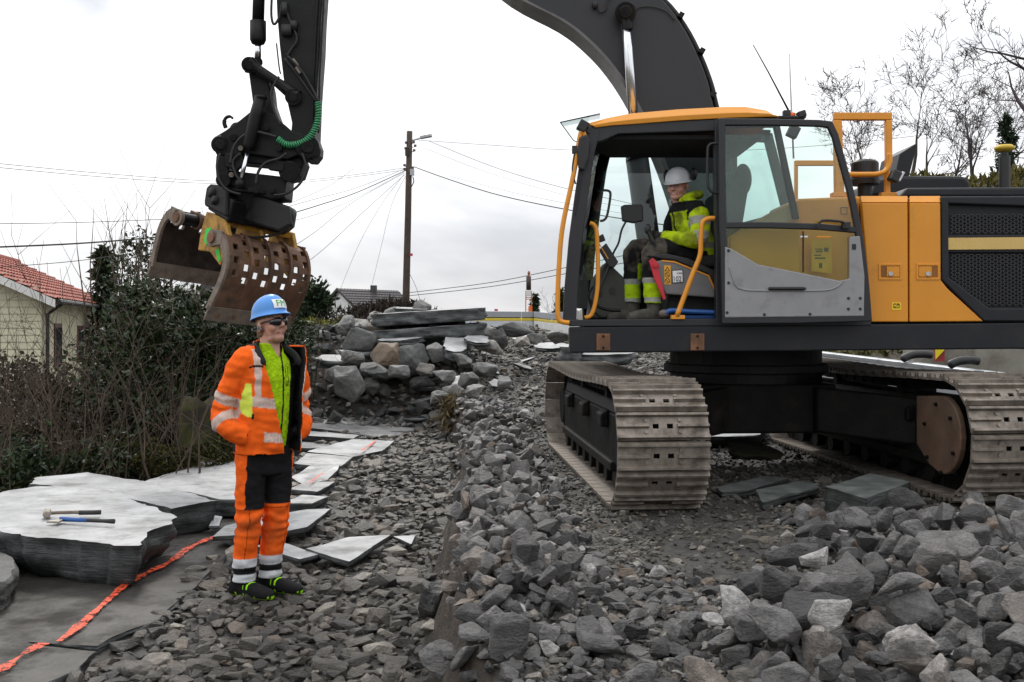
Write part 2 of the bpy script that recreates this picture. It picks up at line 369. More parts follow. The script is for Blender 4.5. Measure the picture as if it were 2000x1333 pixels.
SL_TOP = mat('pale_slate_face', (.31, .315, .32), .5, 0, .34, 3.2, bump=.6, bscale=14, dirt=(.15, .147, .138), dirt_lo=.48, dirt_hi=.72, dscale=3.4)  # tops paler than broken sides: partly cleaved stone, partly sky sheen painted in
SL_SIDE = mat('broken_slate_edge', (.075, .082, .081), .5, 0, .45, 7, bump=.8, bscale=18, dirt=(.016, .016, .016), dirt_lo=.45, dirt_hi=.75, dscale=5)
def strata(m, sz=26.0, st=.9):
    n = m.node_tree.nodes; l = m.node_tree.links; t = [q for q in n if q.type == 'TEX_COORD'][0]; bs = n['Principled BSDF']
    mp_ = n.new('ShaderNodeMapping'); mp_.inputs['Scale'].default_value = (1.6, 1.6, sz); l.new(t.outputs['Object'], mp_.inputs[0])
    z = n.new('ShaderNodeTexNoise'); z.inputs['Scale'].default_value = 2.2; z.inputs['Detail'].default_value = 7; z.inputs['Roughness'].default_value = .7; z.inputs['Distortion'].default_value = .6; l.new(mp_.outputs[0], z.inputs['Vector'])
    bp = n.new('ShaderNodeBump'); bp.inputs['Strength'].default_value = st; bp.inputs['Distance'].default_value = .035; l.new(z.outputs[0], bp.inputs['Height'])
    old = bs.inputs['Normal'].links
    if old: l.new(old[0].from_socket, bp.inputs['Normal'])
    l.new(bp.outputs[0], bs.inputs['Normal']); return m
strata(SL_SIDE)
SL_WET = mat('wet_bedrock', (.046, .042, .037), .55, 0, .35, 4, bump=.45, bscale=22, dirt=(.020, .017, .014), dirt_lo=.44, dirt_hi=.62, dscale=2.2, spec=.3)
SL_ROW = mat('wet_pale_slab', (.34, .34, .34), .28, 0, .3, 5, bump=.4, bscale=30, dirt=(.10, .095, .09), dirt_lo=.5, dirt_hi=.7, dscale=4)
def hull(npts, sc3, rnd, boxy=3.5):
    bm = bmesh.new()
    for _ in range(npts):
        d = Vector((rnd.gauss(0, 1), rnd.gauss(0, 1), rnd.gauss(0, 1))).normalized()
        k = (abs(d.x)**boxy+abs(d.y)**boxy+abs(d.z)**boxy)**(-1/boxy)*rnd.uniform(.82, 1.0)
        bm.verts.new((d.x*k*sc3[0], d.y*k*sc3[1], d.z*k*sc3[2]))
    r = bmesh.ops.convex_hull(bm, input=bm.verts)
    bmesh.ops.delete(bm, geom=[x for x in r['geom_interior'] if isinstance(x, bmesh.types.BMVert)], context='VERTS')
    loose = [v for v in bm.verts if not v.link_faces]
    if loose: bmesh.ops.delete(bm, geom=loose, context='VERTS')
    bmesh.ops.triangulate(bm, faces=bm.faces)
    return bm
def bm_arrays(bm):
    bm.verts.index_update(); v = np.array([x.co[:] for x in bm.verts]); f = np.array([[q.index for q in x.verts] for x in bm.faces]); return v, f
R = random.Random(5); PROTO = []       # small stones: bare hulls
for i in range(22):
    flat = R.uniform(.28, .55) if i < 11 else R.uniform(.5, .85)
    bm = hull(R.randint(13, 18), (.5, .5*R.uniform(.6, .9), .5*flat), R); PROTO.append(bm_arrays(bm)); bm.free()
BIG = []                                # larger stones: chamfered and roughened hulls, shared by the single rocks
for i in range(20):
    flat = R.uniform(.3, .5) if i < 8 else R.uniform(.5, .9)
    bm = hull(R.randint(14, 20), (.5, .5*R.uniform(.6, .9), .5*flat), R)
    bmesh.ops.dissolve_limit(bm, angle_limit=math.radians(14), verts=bm.verts, edges=bm.edges)
    bmesh.ops.bevel(bm, geom=list(bm.edges)+list(bm.verts), offset=.022, segments=1, affect='EDGES', clamp_overlap=True)
    bmesh.ops.triangulate(bm, faces=bm.faces)
    for lim in (.2, .11):
        bmesh.ops.subdivide_edges(bm, edges=[e for e in bm.edges if e.calc_length() > lim], cuts=1, use_grid_fill=True)
        bmesh.ops.triangulate(bm, faces=bm.faces)
    tl_ = Vector((R.gauss(0, .3), R.gauss(0, .3), 1)).normalized()
    for v in bm.verts:
        st = v.co.dot(tl_)*9; stp = (st-math.floor(st))-.5
        v.co += v.co.normalized()*(noise.fractal(v.co*4+Vector((i*3.1, 0, 0)), 1, 2, 4)*.035+stp*.012)
    me = bpy.data.meshes.new('rock_shape'); bm.to_mesh(me); bm.free(); BIG.append(me)
def flat_ids(): return R.randrange(0, 11)
# stone record: (x, y, z, size, proto, rx, ry, rz, region)
STONES = []
TR_S = Vector((.9973, .0732, 0)); TR_D = Vector((-.0732, .9973, 0)); TR_O = Vector((1.095, 7.55, .268)); TR_W = .676; TR_L = 4.95; GAUGE = 2.64
def in_tracks(x, y, mrg=.05):
    for k in (0, GAUGE):
        q = Vector((x, y, 0))-Vector((TR_O.x, TR_O.y, 0))-TR_S*k; a = q.dot(TR_S); b = q.dot(TR_D)
        if abs(a) < TR_W/2+mrg and .25 < b < TR_L: return True
    return False
ROWL = [[(640, 808), (662, 803), (800, 822), (770, 831), (625, 818)], [(600, 826), (630, 819), (818, 833), (800, 843), (740, 848), (600, 838)], [(580, 836), (600, 840), (702, 850), (690, 859), (585, 852)],
        [(575, 861), (600, 857), (652, 868), (640, 879), (575, 882)], [(600, 884), (690, 862), (770, 862), (745, 878), (690, 888)], [(575, 905), (600, 890), (690, 893), (660, 910)],
        [(570, 930), (610, 912), (665, 914), (640, 935), (590, 940)], [(560, 955), (600, 940), (655, 942), (620, 962)], [(550, 985), (590, 965), (640, 968), (610, 985)]]
SHEETS = [[(415, 1048), (440, 1028), (520, 1008), (600, 996), (646, 994), (600, 1030), (520, 1043)], [(500, 1066), (545, 1058), (624, 1082), (585, 1092)], [(598, 1072), (680, 1050), (762, 1045), (725, 1070), (682, 1098)]]
def in_poly(u, v, poly):
    c = False; n = len(poly)
    for i in range(n):
        (x0, y0), (x1, y1) = poly[i], poly[i-1]
        if (y0 > v) != (y1 > v) and u < (x1-x0)*(v-y0)/(y1-y0)+x0: c = not c
    return c
def on_slab(x, y, z=.08):
    u = CX+x/y*F; v = HZ+(CZ-z)/y*F
    return any(in_poly(u, v, q) for q in ROWL+SHEETS)
def xleft(y): return -2.05-.25*SS(8, 10, y)-.5*SS(11, 14, y)+.15*vnoise(y, 0*np.asarray(y, float)+3, .6, 12)
def scatter(n_try, xr, yr, smin, smax, cond, tilt, region, flat, lift=.2, sp=.62, ygrow=0):
    cells = {}; out_n = 0
    for _ in range(n_try):
        y = yr[0]+(yr[1]-yr[0])*R.random()
        if ygrow and R.random() > (yr[0]/y)**ygrow: continue
        x = R.uniform(*xr)
        if abs(x) > .52*y+.35: continue
        if not cond(x, y): continue
        s = smin+(smax-smin)*R.random()**2.2
        c = .5*smax; i, j = int(x//c), int(y//c); ok = True
        for a in range(i-2, i+3):
            for b in range(j-2, j+3):
                for (px_, py_, ps) in cells.get((a, b), ()):
                    if (px_-x)**2+(py_-y)**2 < (sp*.5*(s+ps))**2: ok = False; break
                if not ok: break
            if not ok: break
        if not ok: continue
        cells.setdefault((i, j), []).append((x, y, s)); out_n += 1
        pr = flat_ids() if R.random() < flat else R.randrange(11, 22)
        STONES.append((x, y, lift*s, s, pr, R.gauss(0, tilt), R.gauss(0, tilt), R.uniform(0, 6.283), region))
    return out_n
def c_trench(x, y): return xleft(y) < x < xbank(y)-.02 and not on_slab(x, y)
def c_bank(x, y): d = x-xbank(y); return (.04 if y < 8.5 else -.1)+.10*math.sin(y*4.3)*math.sin(y*9.1) < d < .85 and not in_tracks(x, y)
def c_plat(x, y):
    if 5.3 < y < 8.2 and abs(x-1.35-.12*math.sin(y*2)) < .5 and R.random() < .62: return False      # muddy lane in front of the tracks
    return x > xbank(y)+.15 and not in_tracks(x, y, .0)
def c_pile(x, y):
    return (x-.75*max(0, 7-y)*0) > 1.15+.28*(y-4)+.25*math.sin(y*5) - (.55 if y < 4.6 else 0) and not in_tracks(x, y, .1) and y < 7.55
def c_fore(x, y): return x > xbank(y)+.12 and y < 5.6+.4*math.sin(x*3)
print('trench', scatter(30000, (-3.1, .2), (4.3, 18.4), .09, .235, c_trench, .17, 't', .92, .14, .6, .5))
print('trench small', scatter(6000, (-3.0, .2), (4.3, 16), .035, .07, c_trench, .3, 't', .6, .25, .5, .8))
print('bank', scatter(9000, (-1.4, 1.4), (4.3, 15.5), .07, .24, c_bank, .5, 'b', .35, .3, .55, .4))
print('bank2', scatter(3500, (-1.4, 1.2), (4.6, 14), .08, .2, lambda x, y: .08 < x-xbank(y) < .6 and not in_tracks(x, y), .6, 'b2', .3, .75, .75, .3))
print('plat', scatter(70000, (-1.0, 5.5), (3.6, 13.0), .025, .075, c_plat, .3, 'p', .6, .12, .46, 1.0))
print('plat2', scatter(4000, (-1.0, 5.5), (3.6, 13.0), .07, .16, c_plat, .25, 'p', .7, .02, .8, .9))
print('path small', scatter(16000, (-2.2, 4.5), (12.8, 27), .04, .10, lambda x, y: x > xbank(y), .3, 'p', .7, .15, .5, .9))
print('path', scatter(9000, (-2.2, 4.5), (13, 29), .07, .22, lambda x, y: x > xbank(y), .3, 'p', .8, .15, .6, .7))
print('pile', scatter(7000, (.4, 5.2), (3.3, 7.6), .07, .25, c_pile, .5, 'r', .3, .32, .58, .2))
print('pile2', scatter(1500, (.9, 4.2), (3.3, 6.8), .08, .24, c_pile, .6, 'r2', .3, .85, .8, .2))
print('fore', scatter(6000, (-.4, 3.2), (3.5, 6.0), .04, .15, c_fore, .35, 'r', .5, .2, .55, .3))
print('end slope', scatter(2500, (-4, -.6), (16.6, 19.5), .1, .4, lambda x, y: x < xbank(y)+.3, .5, 'e', .5, .25, .6, 0))
SA = np.array([(s[0], s[1], s[2], s[3]) for s in STONES]); gz = hgt(SA[:, 0], SA[:, 1], True)
score = SA[:, 3]/SA[:, 1]
for i, s in enumerate(STONES):
    if s[8] in ('t', 'p'): score[i] *= .8
top = set(np.argsort(-score)[:210].tolist())
def rotm(rx, ry, rz):
    return np.array((Matrix.Rotation(rz, 3, 'Z') @ Matrix.Rotation(rx, 3, 'X') @ Matrix.Rotation(ry, 3, 'Y')))
REG = {'t': ('trench_gravel', ST_TRENCH, 'carpet of flat wet slate chips covering the trench floor'),
       'b': ('bank_rubble', ST_BANK, 'loose grey rubble heaped along the trench edge'), 'b2': ('bank_rubble', ST_BANK, ''),
       'p': ('path_gravel', ST_PATH, 'fine crushed gravel of the track under the excavator'),
       'r': ('foreground_rubble', ST_BANK, 'small broken stones between the foreground rocks'), 'r2': ('foreground_rubble', ST_BANK, ''),
       'e': ('slope_rubble', ST_PILE, 'broken stones on the slope at the trench end')}
buck = {}
ROCKS = []
for i, s in enumerate(STONES):
    if i in top: ROCKS.append((s, gz[i])); continue
    v, f = PROTO[s[4]]; q = (v*s[3]) @ rotm(s[5], s[6], s[7]).T+np.array((s[0], s[1], gz[i]+s[2]))
    b = buck.setdefault(REG[s[8]][0], [[], [], [], 0, REG[s[8]]])
    b[0].append(q); b[1].append(f+b[3]); b[2].append(np.full(len(q), R.random())); b[3] += len(q)
    if REG[s[8]][2]: b[4] = REG[s[8]]
for nm, b in buck.items():
    o = link(nm, np_mesh(nm, np.concatenate(b[0]), np.concatenate(b[1]), [b[4][1]], 'rnd', np.concatenate(b[2])))
    tag(o, b[4][2], 'gravel', kind='stuff')
# the largest stones, one object each
SHARED = {}
def big_mesh(k, m):
    if (k, m.name) not in SHARED:
        me = BIG[k].copy(); me.name = 'rock'; me.materials.clear(); me.materials.append(m); SHARED[(k, m.name)] = me
    return SHARED[(k, m.name)]
def rock(loc, size, k, rot, m, label, group=None, name='rock', scale=None):
    o = bpy.data.objects.new(name, big_mesh(k, m)); COL.objects.link(o)
    o.location = loc; o.rotation_euler = rot; o.scale = scale if scale is not None else (size, size, size)
    return tag(o, label, 'rock', group)
RLAB = {'t': 'flat dark slate stone lying loose on the trench floor', 'b': 'grey broken stone in the ridge along the trench edge', 'b2': 'grey broken stone on top of the ridge along the trench edge',
        'p': 'grey stone bedded in the gravel track before the excavator', 'r': 'grey angular stone in the rubble at the lower right', 'r2': 'grey angular stone lying on top of the rubble at the lower right',
        'e': 'broken stone on the slope below the rubble heap'}
for s, z in ROCKS:
    k = R.randrange(0, 8) if s[4] < 11 else R.randrange(8, 20)
    uu = CX+s[0]/s[1]*F; vv = HZ+(CZ-z)/s[1]*F
    size_w = 'small' if s[3] < .13 else ('middling' if s[3] < .19 else ('large' if s[3] < .26 else 'very large'))
    shape_w = 'flat' if s[4] < 11 else 'chunky'
    place = ('bottom row' if vv > 1270 else 'front rows' if vv > 1160 else 'middle rows' if vv > 1060 else 'back rows')
    side_w = ('below the worker' if uu < 760 else 'at the earth wall' if uu < 1010 else 'below the near track' if uu < 1230 else 'left of centre' if uu < 1450 else 'below the squared block' if uu < 1700 else 'before the right track' if uu < 1880 else 'by the right border')
    lab_ = size_w+' '+shape_w+' grey'
    lab_ = '%s stone %s, %s' % (lab_, {'t': 'on the trench floor', 'b': 'in the trench ridge', 'b2': 'atop the trench ridge', 'p': 'in the gravel track', 'r': 'in the rubble', 'r2': 'atop the rubble', 'e': 'on the heap slope'}[s[8]], place+' '+side_w)
    rock((s[0], s[1], z+s[2]), s[3]*1.05, k, (s[5], s[6], s[7]), REG[s[8]][1], lab_, RLAB[s[8]].split(' stone ')[-1]+' stones')
# ================================================================= slabs
def slab(name, outline, ztop, thick, mats, label, group=None, tilt=(0, 0), seed=0, layers=8, rough=.03, inset=.03, cat='slab', world=False):
    """broken slab of layered stone: outline given in photo pixels on the plane z = ztop (or as ground points)"""
    rr = random.Random(seed+len(outline)*7)
    pts = [Vector(p) for p in outline] if world else [G(u, v, ztop) for u, v in outline]
    c = sum(pts, Vector())/len(pts)
    area = sum(pts[i].x*pts[(i+1) % len(pts)].y-pts[(i+1) % len(pts)].x*pts[i].y for i in range(len(pts)))
    if area < 0: pts = pts[::-1]
    ring = []
    for i, p in enumerate(pts):
        q = pts[(i+1) % len(pts)]; n_ = max(2, int((q-p).length/.045))
        nrm_ = Vector((q.y-p.y, p.x-q.x, 0)); nrm_ = nrm_.normalized() if nrm_.length else nrm_
        for j in range(n_):
            t = j/n_; a = p.lerp(q, t)
            if j: a = a+nrm_*noise.fractal(a*3+Vector((seed, 0, 0)), 1, 2, 4)*rough*.8
            ring.append(a)
    n = len(ring); vs = []; fs = []; mi = []
    def tz(p): return (p.x-c.x)*tilt[0]+(p.y-c.y)*tilt[1]
    fr = [1.0, .93, .8, .55, .28]
    for f_ in fr:                                   # top face rings
        for p in ring:
            q = c+(p-c)*f_; q = Vector((q.x, q.y, ztop+tz(q)+noise.fractal(q*2.2+Vector((0, seed, 0)), 1, 2, 3)*.012*min(1, 1.6-f_))); vs.append(q)
    vs.append(Vector((c.x, c.y, ztop))); ci = len(vs)-1
    for k in range(len(fr)-1):
        for i in range(n):
            fs.append((k*n+i, k*n+(i+1) % n, (k+1)*n+(i+1) % n, (k+1)*n+i)); mi.append(0)
    k = len(fr)-1
    for i in range(n): fs.append((k*n+i, k*n+(i+1) % n, ci)); mi.append(0)
    prev = []
    for i in range(n): vs.append(vs[i].copy()); prev.append(len(vs)-1)
    for L_ in range(1, layers+1):                   # ragged, stepped side
        cur = []; sh = rr.uniform(-.25, .3)*rough; t = L_/layers
        for i, p in enumerate(ring):
            d = Vector((p.x-c.x, p.y-c.y, 0)).normalized()
            off = sh+noise.fractal(Vector((p.x*3.2, p.y*3.2, L_*.35+seed)), 1, 2, 4)*rough*1.1-inset*t*t
            vs.append(Vector((p.x+d.x*off, p.y+d.y*off, ztop+tz(p)-thick*(t+.5*rr.uniform(-.1, .1)/layers)))); cur.append(len(vs)-1)
        for i in range(n): fs.append((prev[i], cur[i], cur[(i+1) % n], prev[(i+1) % n])); mi.append(1)
        prev = cur
    fs.append(tuple(prev[::-1])); mi.append(1)
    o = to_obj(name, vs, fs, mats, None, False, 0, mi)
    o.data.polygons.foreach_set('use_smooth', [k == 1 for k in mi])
    if name == 'bedrock': cat = None; o['kind'] = 'structure'
    return tag(o, label, cat, group)
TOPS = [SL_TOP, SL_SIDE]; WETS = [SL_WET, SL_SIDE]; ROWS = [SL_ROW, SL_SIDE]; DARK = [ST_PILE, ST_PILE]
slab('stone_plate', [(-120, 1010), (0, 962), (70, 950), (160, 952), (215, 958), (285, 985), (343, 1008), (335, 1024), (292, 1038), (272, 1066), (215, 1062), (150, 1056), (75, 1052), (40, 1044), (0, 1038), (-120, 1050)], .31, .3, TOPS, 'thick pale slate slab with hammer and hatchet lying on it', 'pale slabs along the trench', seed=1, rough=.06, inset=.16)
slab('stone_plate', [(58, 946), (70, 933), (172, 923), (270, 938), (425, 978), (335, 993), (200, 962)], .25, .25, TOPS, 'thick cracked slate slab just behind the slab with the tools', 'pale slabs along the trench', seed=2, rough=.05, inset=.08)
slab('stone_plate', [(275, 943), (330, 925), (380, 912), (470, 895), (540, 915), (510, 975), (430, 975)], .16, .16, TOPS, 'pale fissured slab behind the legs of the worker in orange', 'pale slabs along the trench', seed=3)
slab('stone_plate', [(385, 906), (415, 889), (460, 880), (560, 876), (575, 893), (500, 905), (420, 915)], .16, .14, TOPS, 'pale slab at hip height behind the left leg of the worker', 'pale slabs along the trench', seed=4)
slab('stone_plate', [(-160, 1090), (-60, 1070), (0, 1078), (28, 1096), (30, 1110), (10, 1135), (-160, 1150)], .2, .2, DARK, 'rounded grey boulder edge at the left border below the big slab', seed=5, rough=.05)
slab('bedrock', [(-200, 1140), (0, 1130), (150, 1128), (290, 1100), (400, 1050), (436, 1046), (450, 1075), (380, 1150), (300, 1210), (190, 1262), (80, 1256), (-200, 1262)], .035, .05, WETS, 'dark wet bedrock sheet crossed by the orange paint line', seed=6, cat='bedrock')
slab('bedrock', [(-260, 1268), (0, 1248), (90, 1262), (188, 1272), (150, 1310), (60, 1345), (-260, 1360)], .06, .08, WETS, 'grey bedrock slab in the bottom left corner', seed=7, cat='bedrock')
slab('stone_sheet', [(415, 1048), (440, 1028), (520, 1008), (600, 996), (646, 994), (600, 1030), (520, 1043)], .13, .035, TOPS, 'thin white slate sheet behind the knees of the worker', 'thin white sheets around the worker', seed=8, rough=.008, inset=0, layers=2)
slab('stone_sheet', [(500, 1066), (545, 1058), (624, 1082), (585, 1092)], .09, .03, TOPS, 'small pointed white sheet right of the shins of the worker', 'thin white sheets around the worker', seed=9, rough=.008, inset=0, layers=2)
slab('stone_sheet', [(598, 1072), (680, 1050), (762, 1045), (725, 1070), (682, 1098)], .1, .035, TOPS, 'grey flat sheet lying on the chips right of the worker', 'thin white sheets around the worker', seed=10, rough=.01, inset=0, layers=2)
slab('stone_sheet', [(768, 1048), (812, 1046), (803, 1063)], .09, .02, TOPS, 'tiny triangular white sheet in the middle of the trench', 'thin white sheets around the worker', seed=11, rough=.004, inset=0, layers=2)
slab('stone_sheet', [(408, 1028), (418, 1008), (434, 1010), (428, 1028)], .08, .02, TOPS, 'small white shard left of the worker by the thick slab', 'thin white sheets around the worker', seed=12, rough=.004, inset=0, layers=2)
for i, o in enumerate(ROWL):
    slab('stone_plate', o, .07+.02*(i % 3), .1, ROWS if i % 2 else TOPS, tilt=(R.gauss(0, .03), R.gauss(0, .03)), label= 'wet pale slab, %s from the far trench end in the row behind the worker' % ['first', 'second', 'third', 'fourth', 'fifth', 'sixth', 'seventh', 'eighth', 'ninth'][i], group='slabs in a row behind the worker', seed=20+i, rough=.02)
# painted line
PAINT = mat('orange_spray_paint', (.72, .075, .02), .7, 0, .25, 30)
_n = PAINT.node_tree.nodes; _l = PAINT.node_tree.links; _z = _n.new('ShaderNodeTexNoise'); _z.inputs['Scale'].default_value = 30; _z.inputs['Detail'].default_value = 7; _z.inputs['Roughness'].default_value = .75
_t = [q for q in _n if q.type == 'TEX_COORD'][0]; _l.new(_t.outputs['Object'], _z.inputs['Vector']); _r = _n.new('ShaderNodeMapRange'); _r.inputs[1].default_value = .42; _r.inputs[2].default_value = .52; _l.new(_z.outputs[0], _r.inputs[0]); _l.new(_r.outputs[0], _n['Principled BSDF'].inputs['Alpha'])   # sprayed paint covers in speckles
def paint_line(pts, z, wid, label):
    q = [G(u, v, z) for u, v in pts]; q = smooth_path(q, 14); vs = []; fs = []
    for i, p in enumerate(q):
        t = (q[min(i+1, len(q)-1)]-q[max(i-1, 0)]).normalized(); s_ = Vector((-t.y, t.x, 0))
        wv = wid*(.95+.9*noise.noise(p*7)); vs += [p+s_*wv/2, p-s_*wv/2*(1+.5*noise.noise(p*23))]
    for i in range(len(q)-1): fs.append((2*i, 2*i+1, 2*i+3, 2*i+2))
    return tag(to_obj('paint_line', vs, fs, PAINT), label, 'paint mark')
paint_line([(-40, 1330), (0, 1308), (45, 1278), (84, 1256)], .078, .05, 'orange spray line on the bottom left bedrock slab')
paint_line([(116, 1252), (170, 1208), (215, 1168), (258, 1133), (330, 1098), (372, 1068), (430, 1043)], .052, .05, 'long orange spray line running up the dark bedrock')
paint_line([(603, 944), (622, 930), (632, 924)], .115, .028, 'faint orange spray dashes beside the worker')
paint_line([(705, 880), (722, 870), (734, 860)], .115, .03, 'faint orange spray dashes at the far slabs')
# ================================================================= rubble heap at the trench end and other single rocks
def Yp(v): return 19.4-(v-600)/150*3.2
HEAP = [(739, 644, 46, 38, 12, 'light squared block high on the left of the heap'), (705, 671, 62, 50, 13, 'grey angular block left of centre in the heap'), (757, 694, 62, 44, 14, 'brown grey block low in the middle of the heap'),
        (809, 698, 56, 46, 15, 'rounded grey rock in the front of the heap'), (851, 690, 32, 34, 16, 'upright grey block in the front of the heap'), (861, 658, 68, 40, 17, 'brown block under the two long slabs'),
        (958, 679, 52, 26, 3, 'light brown flat rock right of the heap'), (976, 661, 28, 38, 18, 'leaning plate of rock right of the heap'), (681, 746, 54, 62, 19, 'tall pale boulder in the cut face behind the worker'),
        (654, 730, 30, 28, 12, 'reddish stone beside the tall pale boulder'), (949, 721, 44, 24, 4, 'dark flat stone on the right slope of the heap'), (864, 739, 42, 26, 8, 'grey stone in the middle of the lower slope'),
        (984, 748, 26, 26, 9, 'small squared stone at the lower right of the heap'), (1092, 658, 44, 26, 10, 'grey rock just left of the cab below the barrier'), (1004, 644, 66, 26, 2, 'long flat rock under the barrier'),
        (900, 705, 40, 22, 11, 'grey stone between heap and gravel track'), (780, 726, 40, 22, 13, 'dark stone low in the heap front'), (735, 722, 44, 20, 1, 'dark flat stone low on the left of the heap'),
        (915, 742, 40, 26, 14, 'grey stone above the dry grass tuft'), (830, 722, 34, 22, 15, 'small grey stone in the heap front'), (1045, 662, 34, 20, 16, 'stone on the far gravel track'), (690, 700, 44, 24, 5, 'dark stone left in the heap'),
        (940, 650, 40, 30, 17, 'brownish block right of the long slabs'), (895, 668, 34, 26, 18, 'stone wedged below the long slabs'), (770, 660, 44, 30, 19, 'stone wedged left below the long slabs'), (1020, 668, 30, 18, 6, 'small stone at the start of the far track'),
        (720, 720, 34, 22, 9, 'small dark stone under the left block'), (885, 770, 40, 34, 10, 'dark stone above the trench corner'), (930, 765, 36, 24, 11, 'grey stone on the bank top near the heap'), (855, 775, 38, 22, 3, 'flat stone in the earth of the trench end')]
for i, (u, v, w_, h_, k, lab) in enumerate(HEAP):
    Y = Yp(v)+(.25 if v < 680 else 0); p = P(u, v, Y); m = ST_PILE
    a = w_/F*Y; b = h_/F*Y; big = BIG[k]; 
    co = np.empty(len(big.vertices)*3); big.vertices.foreach_get('co', co); co = co.reshape(-1, 3); ex = co.max(0)-co.min(0)
    rock(p, 1, k, (R.gauss(0, .12), R.gauss(0, .2), R.choice((0, math.pi))+R.gauss(0, .15)), m, lab, name='rock', scale=(a/ex[0]*1.1, a/ex[1]*.9, b/ex[2]*1.15))
# filler rocks inside the heap so that it stands on something
for i in range(52):
    x = R.uniform(-3.2, -.75); y = R.uniform(17.9, 19.6); s = R.uniform(.28, .6); zz = H(x, y)+R.uniform(0, .42)*(1-abs(x+1.9)/1.6)
    rock((x, y, zz), s, R.randrange(0, 20), (R.gauss(0, .4), R.gauss(0, .4), R.uniform(0, 6)), ST_PILE, '%s rough rock packed into the %s %s of the rubble heap' % ('small' if s < .36 else 'middling' if s < .48 else 'large', 'upper' if zz-H(x, y) > .2 else 'lower', 'left' if x < -2.4 else 'middle' if x < -1.6 else 'right'), 'rocks packed into the heap')
def heap_slab(u0, u1, vt, vb, Y, dep, tilt, mats, label, seed):
    a = P(u0, vt, Y); b = P(u1, vt, Y); z = a.z; L_ = b.x-a.x; th = (vb-vt)/F*Y
    out_ = [(a.x, Y+.1, z), (a.x+.12*L_, Y-.05, z), (a.x+.5*L_, Y-.12, z), (b.x-.1*L_, Y, z), (b.x, Y+.2, z), (b.x-.05*L_, Y+dep*.8, z), (a.x+.6*L_, Y+dep, z), (a.x+.1*L_, Y+dep*.8, z)]
    return slab('stone_plate', out_, z, th, mats, label, seed=seed, tilt=tilt, world=True, rough=.07, layers=6)
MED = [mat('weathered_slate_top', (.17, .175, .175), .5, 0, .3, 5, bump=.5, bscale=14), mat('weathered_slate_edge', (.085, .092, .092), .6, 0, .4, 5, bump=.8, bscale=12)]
strata(MED[1], 14)
heap_slab(722, 948, 606, 630, 18.2, 1.5, (.06, .03), MED, 'upper of the two long slabs on top of the heap', 31)
heap_slab(728, 950, 638, 660, 18.0, 1.2, (.07, .03), MED, 'lower of the two long slabs on top of the heap', 32)
heap_slab(765, 840, 602, 622, 19.0, .9, (-.04, .05), MED, 'dark tilted slab behind the long slabs', 33)
heap_slab(734, 826, 660, 672, 17.7, .7, (.05, .12), TOPS, 'thin white slab in the left middle of the heap', 34)
heap_slab(864, 912, 672, 692, 17.4, .7, (-.1, .35), TOPS, 'pale tilted slab in the right middle of the heap', 35)
heap_slab(905, 955, 662, 670, 17.6, .6, (-.15, .2), TOPS, 'pale thin slab leaning at the right of the heap', 36)
heap_slab(612, 695, 700, 716, 17.2, .6, (-.03, .12), MED, 'dark slab sticking out over the cut face behind the worker', 37)
heap_slab(660, 722, 686, 702, 17.8, .6, (-.06, .1), MED, 'second dark slab over the cut face', 38)
heap_slab(878, 922, 742, 752, 16.4, .5, (.2, .3), TOPS, 'light tilted flake on the lower right slope', 39)
heap_slab(1045, 1110, 676, 684, 20.5, .9, (0, .1), TOPS, 'white flakes on the far track beside the cab', 40)
heap_slab(1000, 1040, 658, 664, 22, .8, (.1, .1), TOPS, 'white flake further up the far track', 41)
heap_slab(1092, 1140, 676, 712, 13.2, .5, (0, .05), TOPS, 'pale squared block behind the near track', 42)
heap_slab(1108, 1238, 690, 712, 13.4, .8, (0, .05), MED, 'long grey slab behind the near track', 43)
for i in range(20):
    x = R.uniform(-3.0, .6); y = R.uniform(16.6, 21.5); s_ = R.uniform(.14, .34); zz = H(x, y)+(.12 if y < 19.6 else .05); a0 = R.uniform(0, 6.28)
    out_ = [(x+s_*math.cos(a0+k*1.257)*R.uniform(.6, 1.1), y+s_*math.sin(a0+k*1.257)*R.uniform(.6, 1.1), zz) for k in range(5)]
    slab('stone_flake', out_, zz, R.uniform(.03, .08), TOPS if i % 3 else MED, 'pale slate flake %s on the %s' % (['lying flat', 'tilted left', 'tilted right', 'tilted forward'][i % 4], 'rubble heap slope' if x < -.9 else 'far gravel track'), 'loose pale flakes', tilt=[(0, 0), (-.3, .1), (.3, .1), (0, .45)][i % 4], seed=60+i, world=True, rough=.02, layers=3, cat='flake')
GREENSL = [mat('green_slate_face', (.10, .112, .106), .45, 0, .45, 6, bump=.6, bscale=18, dirt=(.13, .13, .125), dirt_lo=.55, dirt_hi=.75, dscale=6), mat('green_slate_edge', (.055, .063, .06), .5, 0, .4, 6, bump=.6, bscale=18)]; strata(GREENSL[1], 16)
slab('stone_block', [(1612, 951), (1700, 925), (1778, 941), (1692, 974)], .46, .2, GREENSL, 'squared grey green block between the tracks', seed=44, rough=.015, inset=.0, cat='block')
slab('stone_plate', [(1475, 958), (1560, 940), (1592, 944), (1600, 952), (1490, 980)], .36, .06, GREENSL, 'thin grey slab left of the squared block', seed=45, rough=.02)
slab('stone_plate', [(1400, 950), (1500, 930), (1540, 934), (1470, 955), (1410, 962)], .34, .06, GREENSL, 'dark thin slab behind the near track', seed=46, rough=.02)
slab('stone_plate', [(1378, 836), (1400, 822), (1480, 820), (1500, 838), (1480, 850), (1378, 854)], .42, .1, TOPS, 'pale slab lying far under the excavator', seed=47)
rock(P(1470, 884, 10.2), 1, 9, (0, .1, .3), mat('mossy_rock', (.06, .058, .035), .7, bump=.6, bscale=20), 'mossy rock under the excavator', scale=(.62, .5, .26))
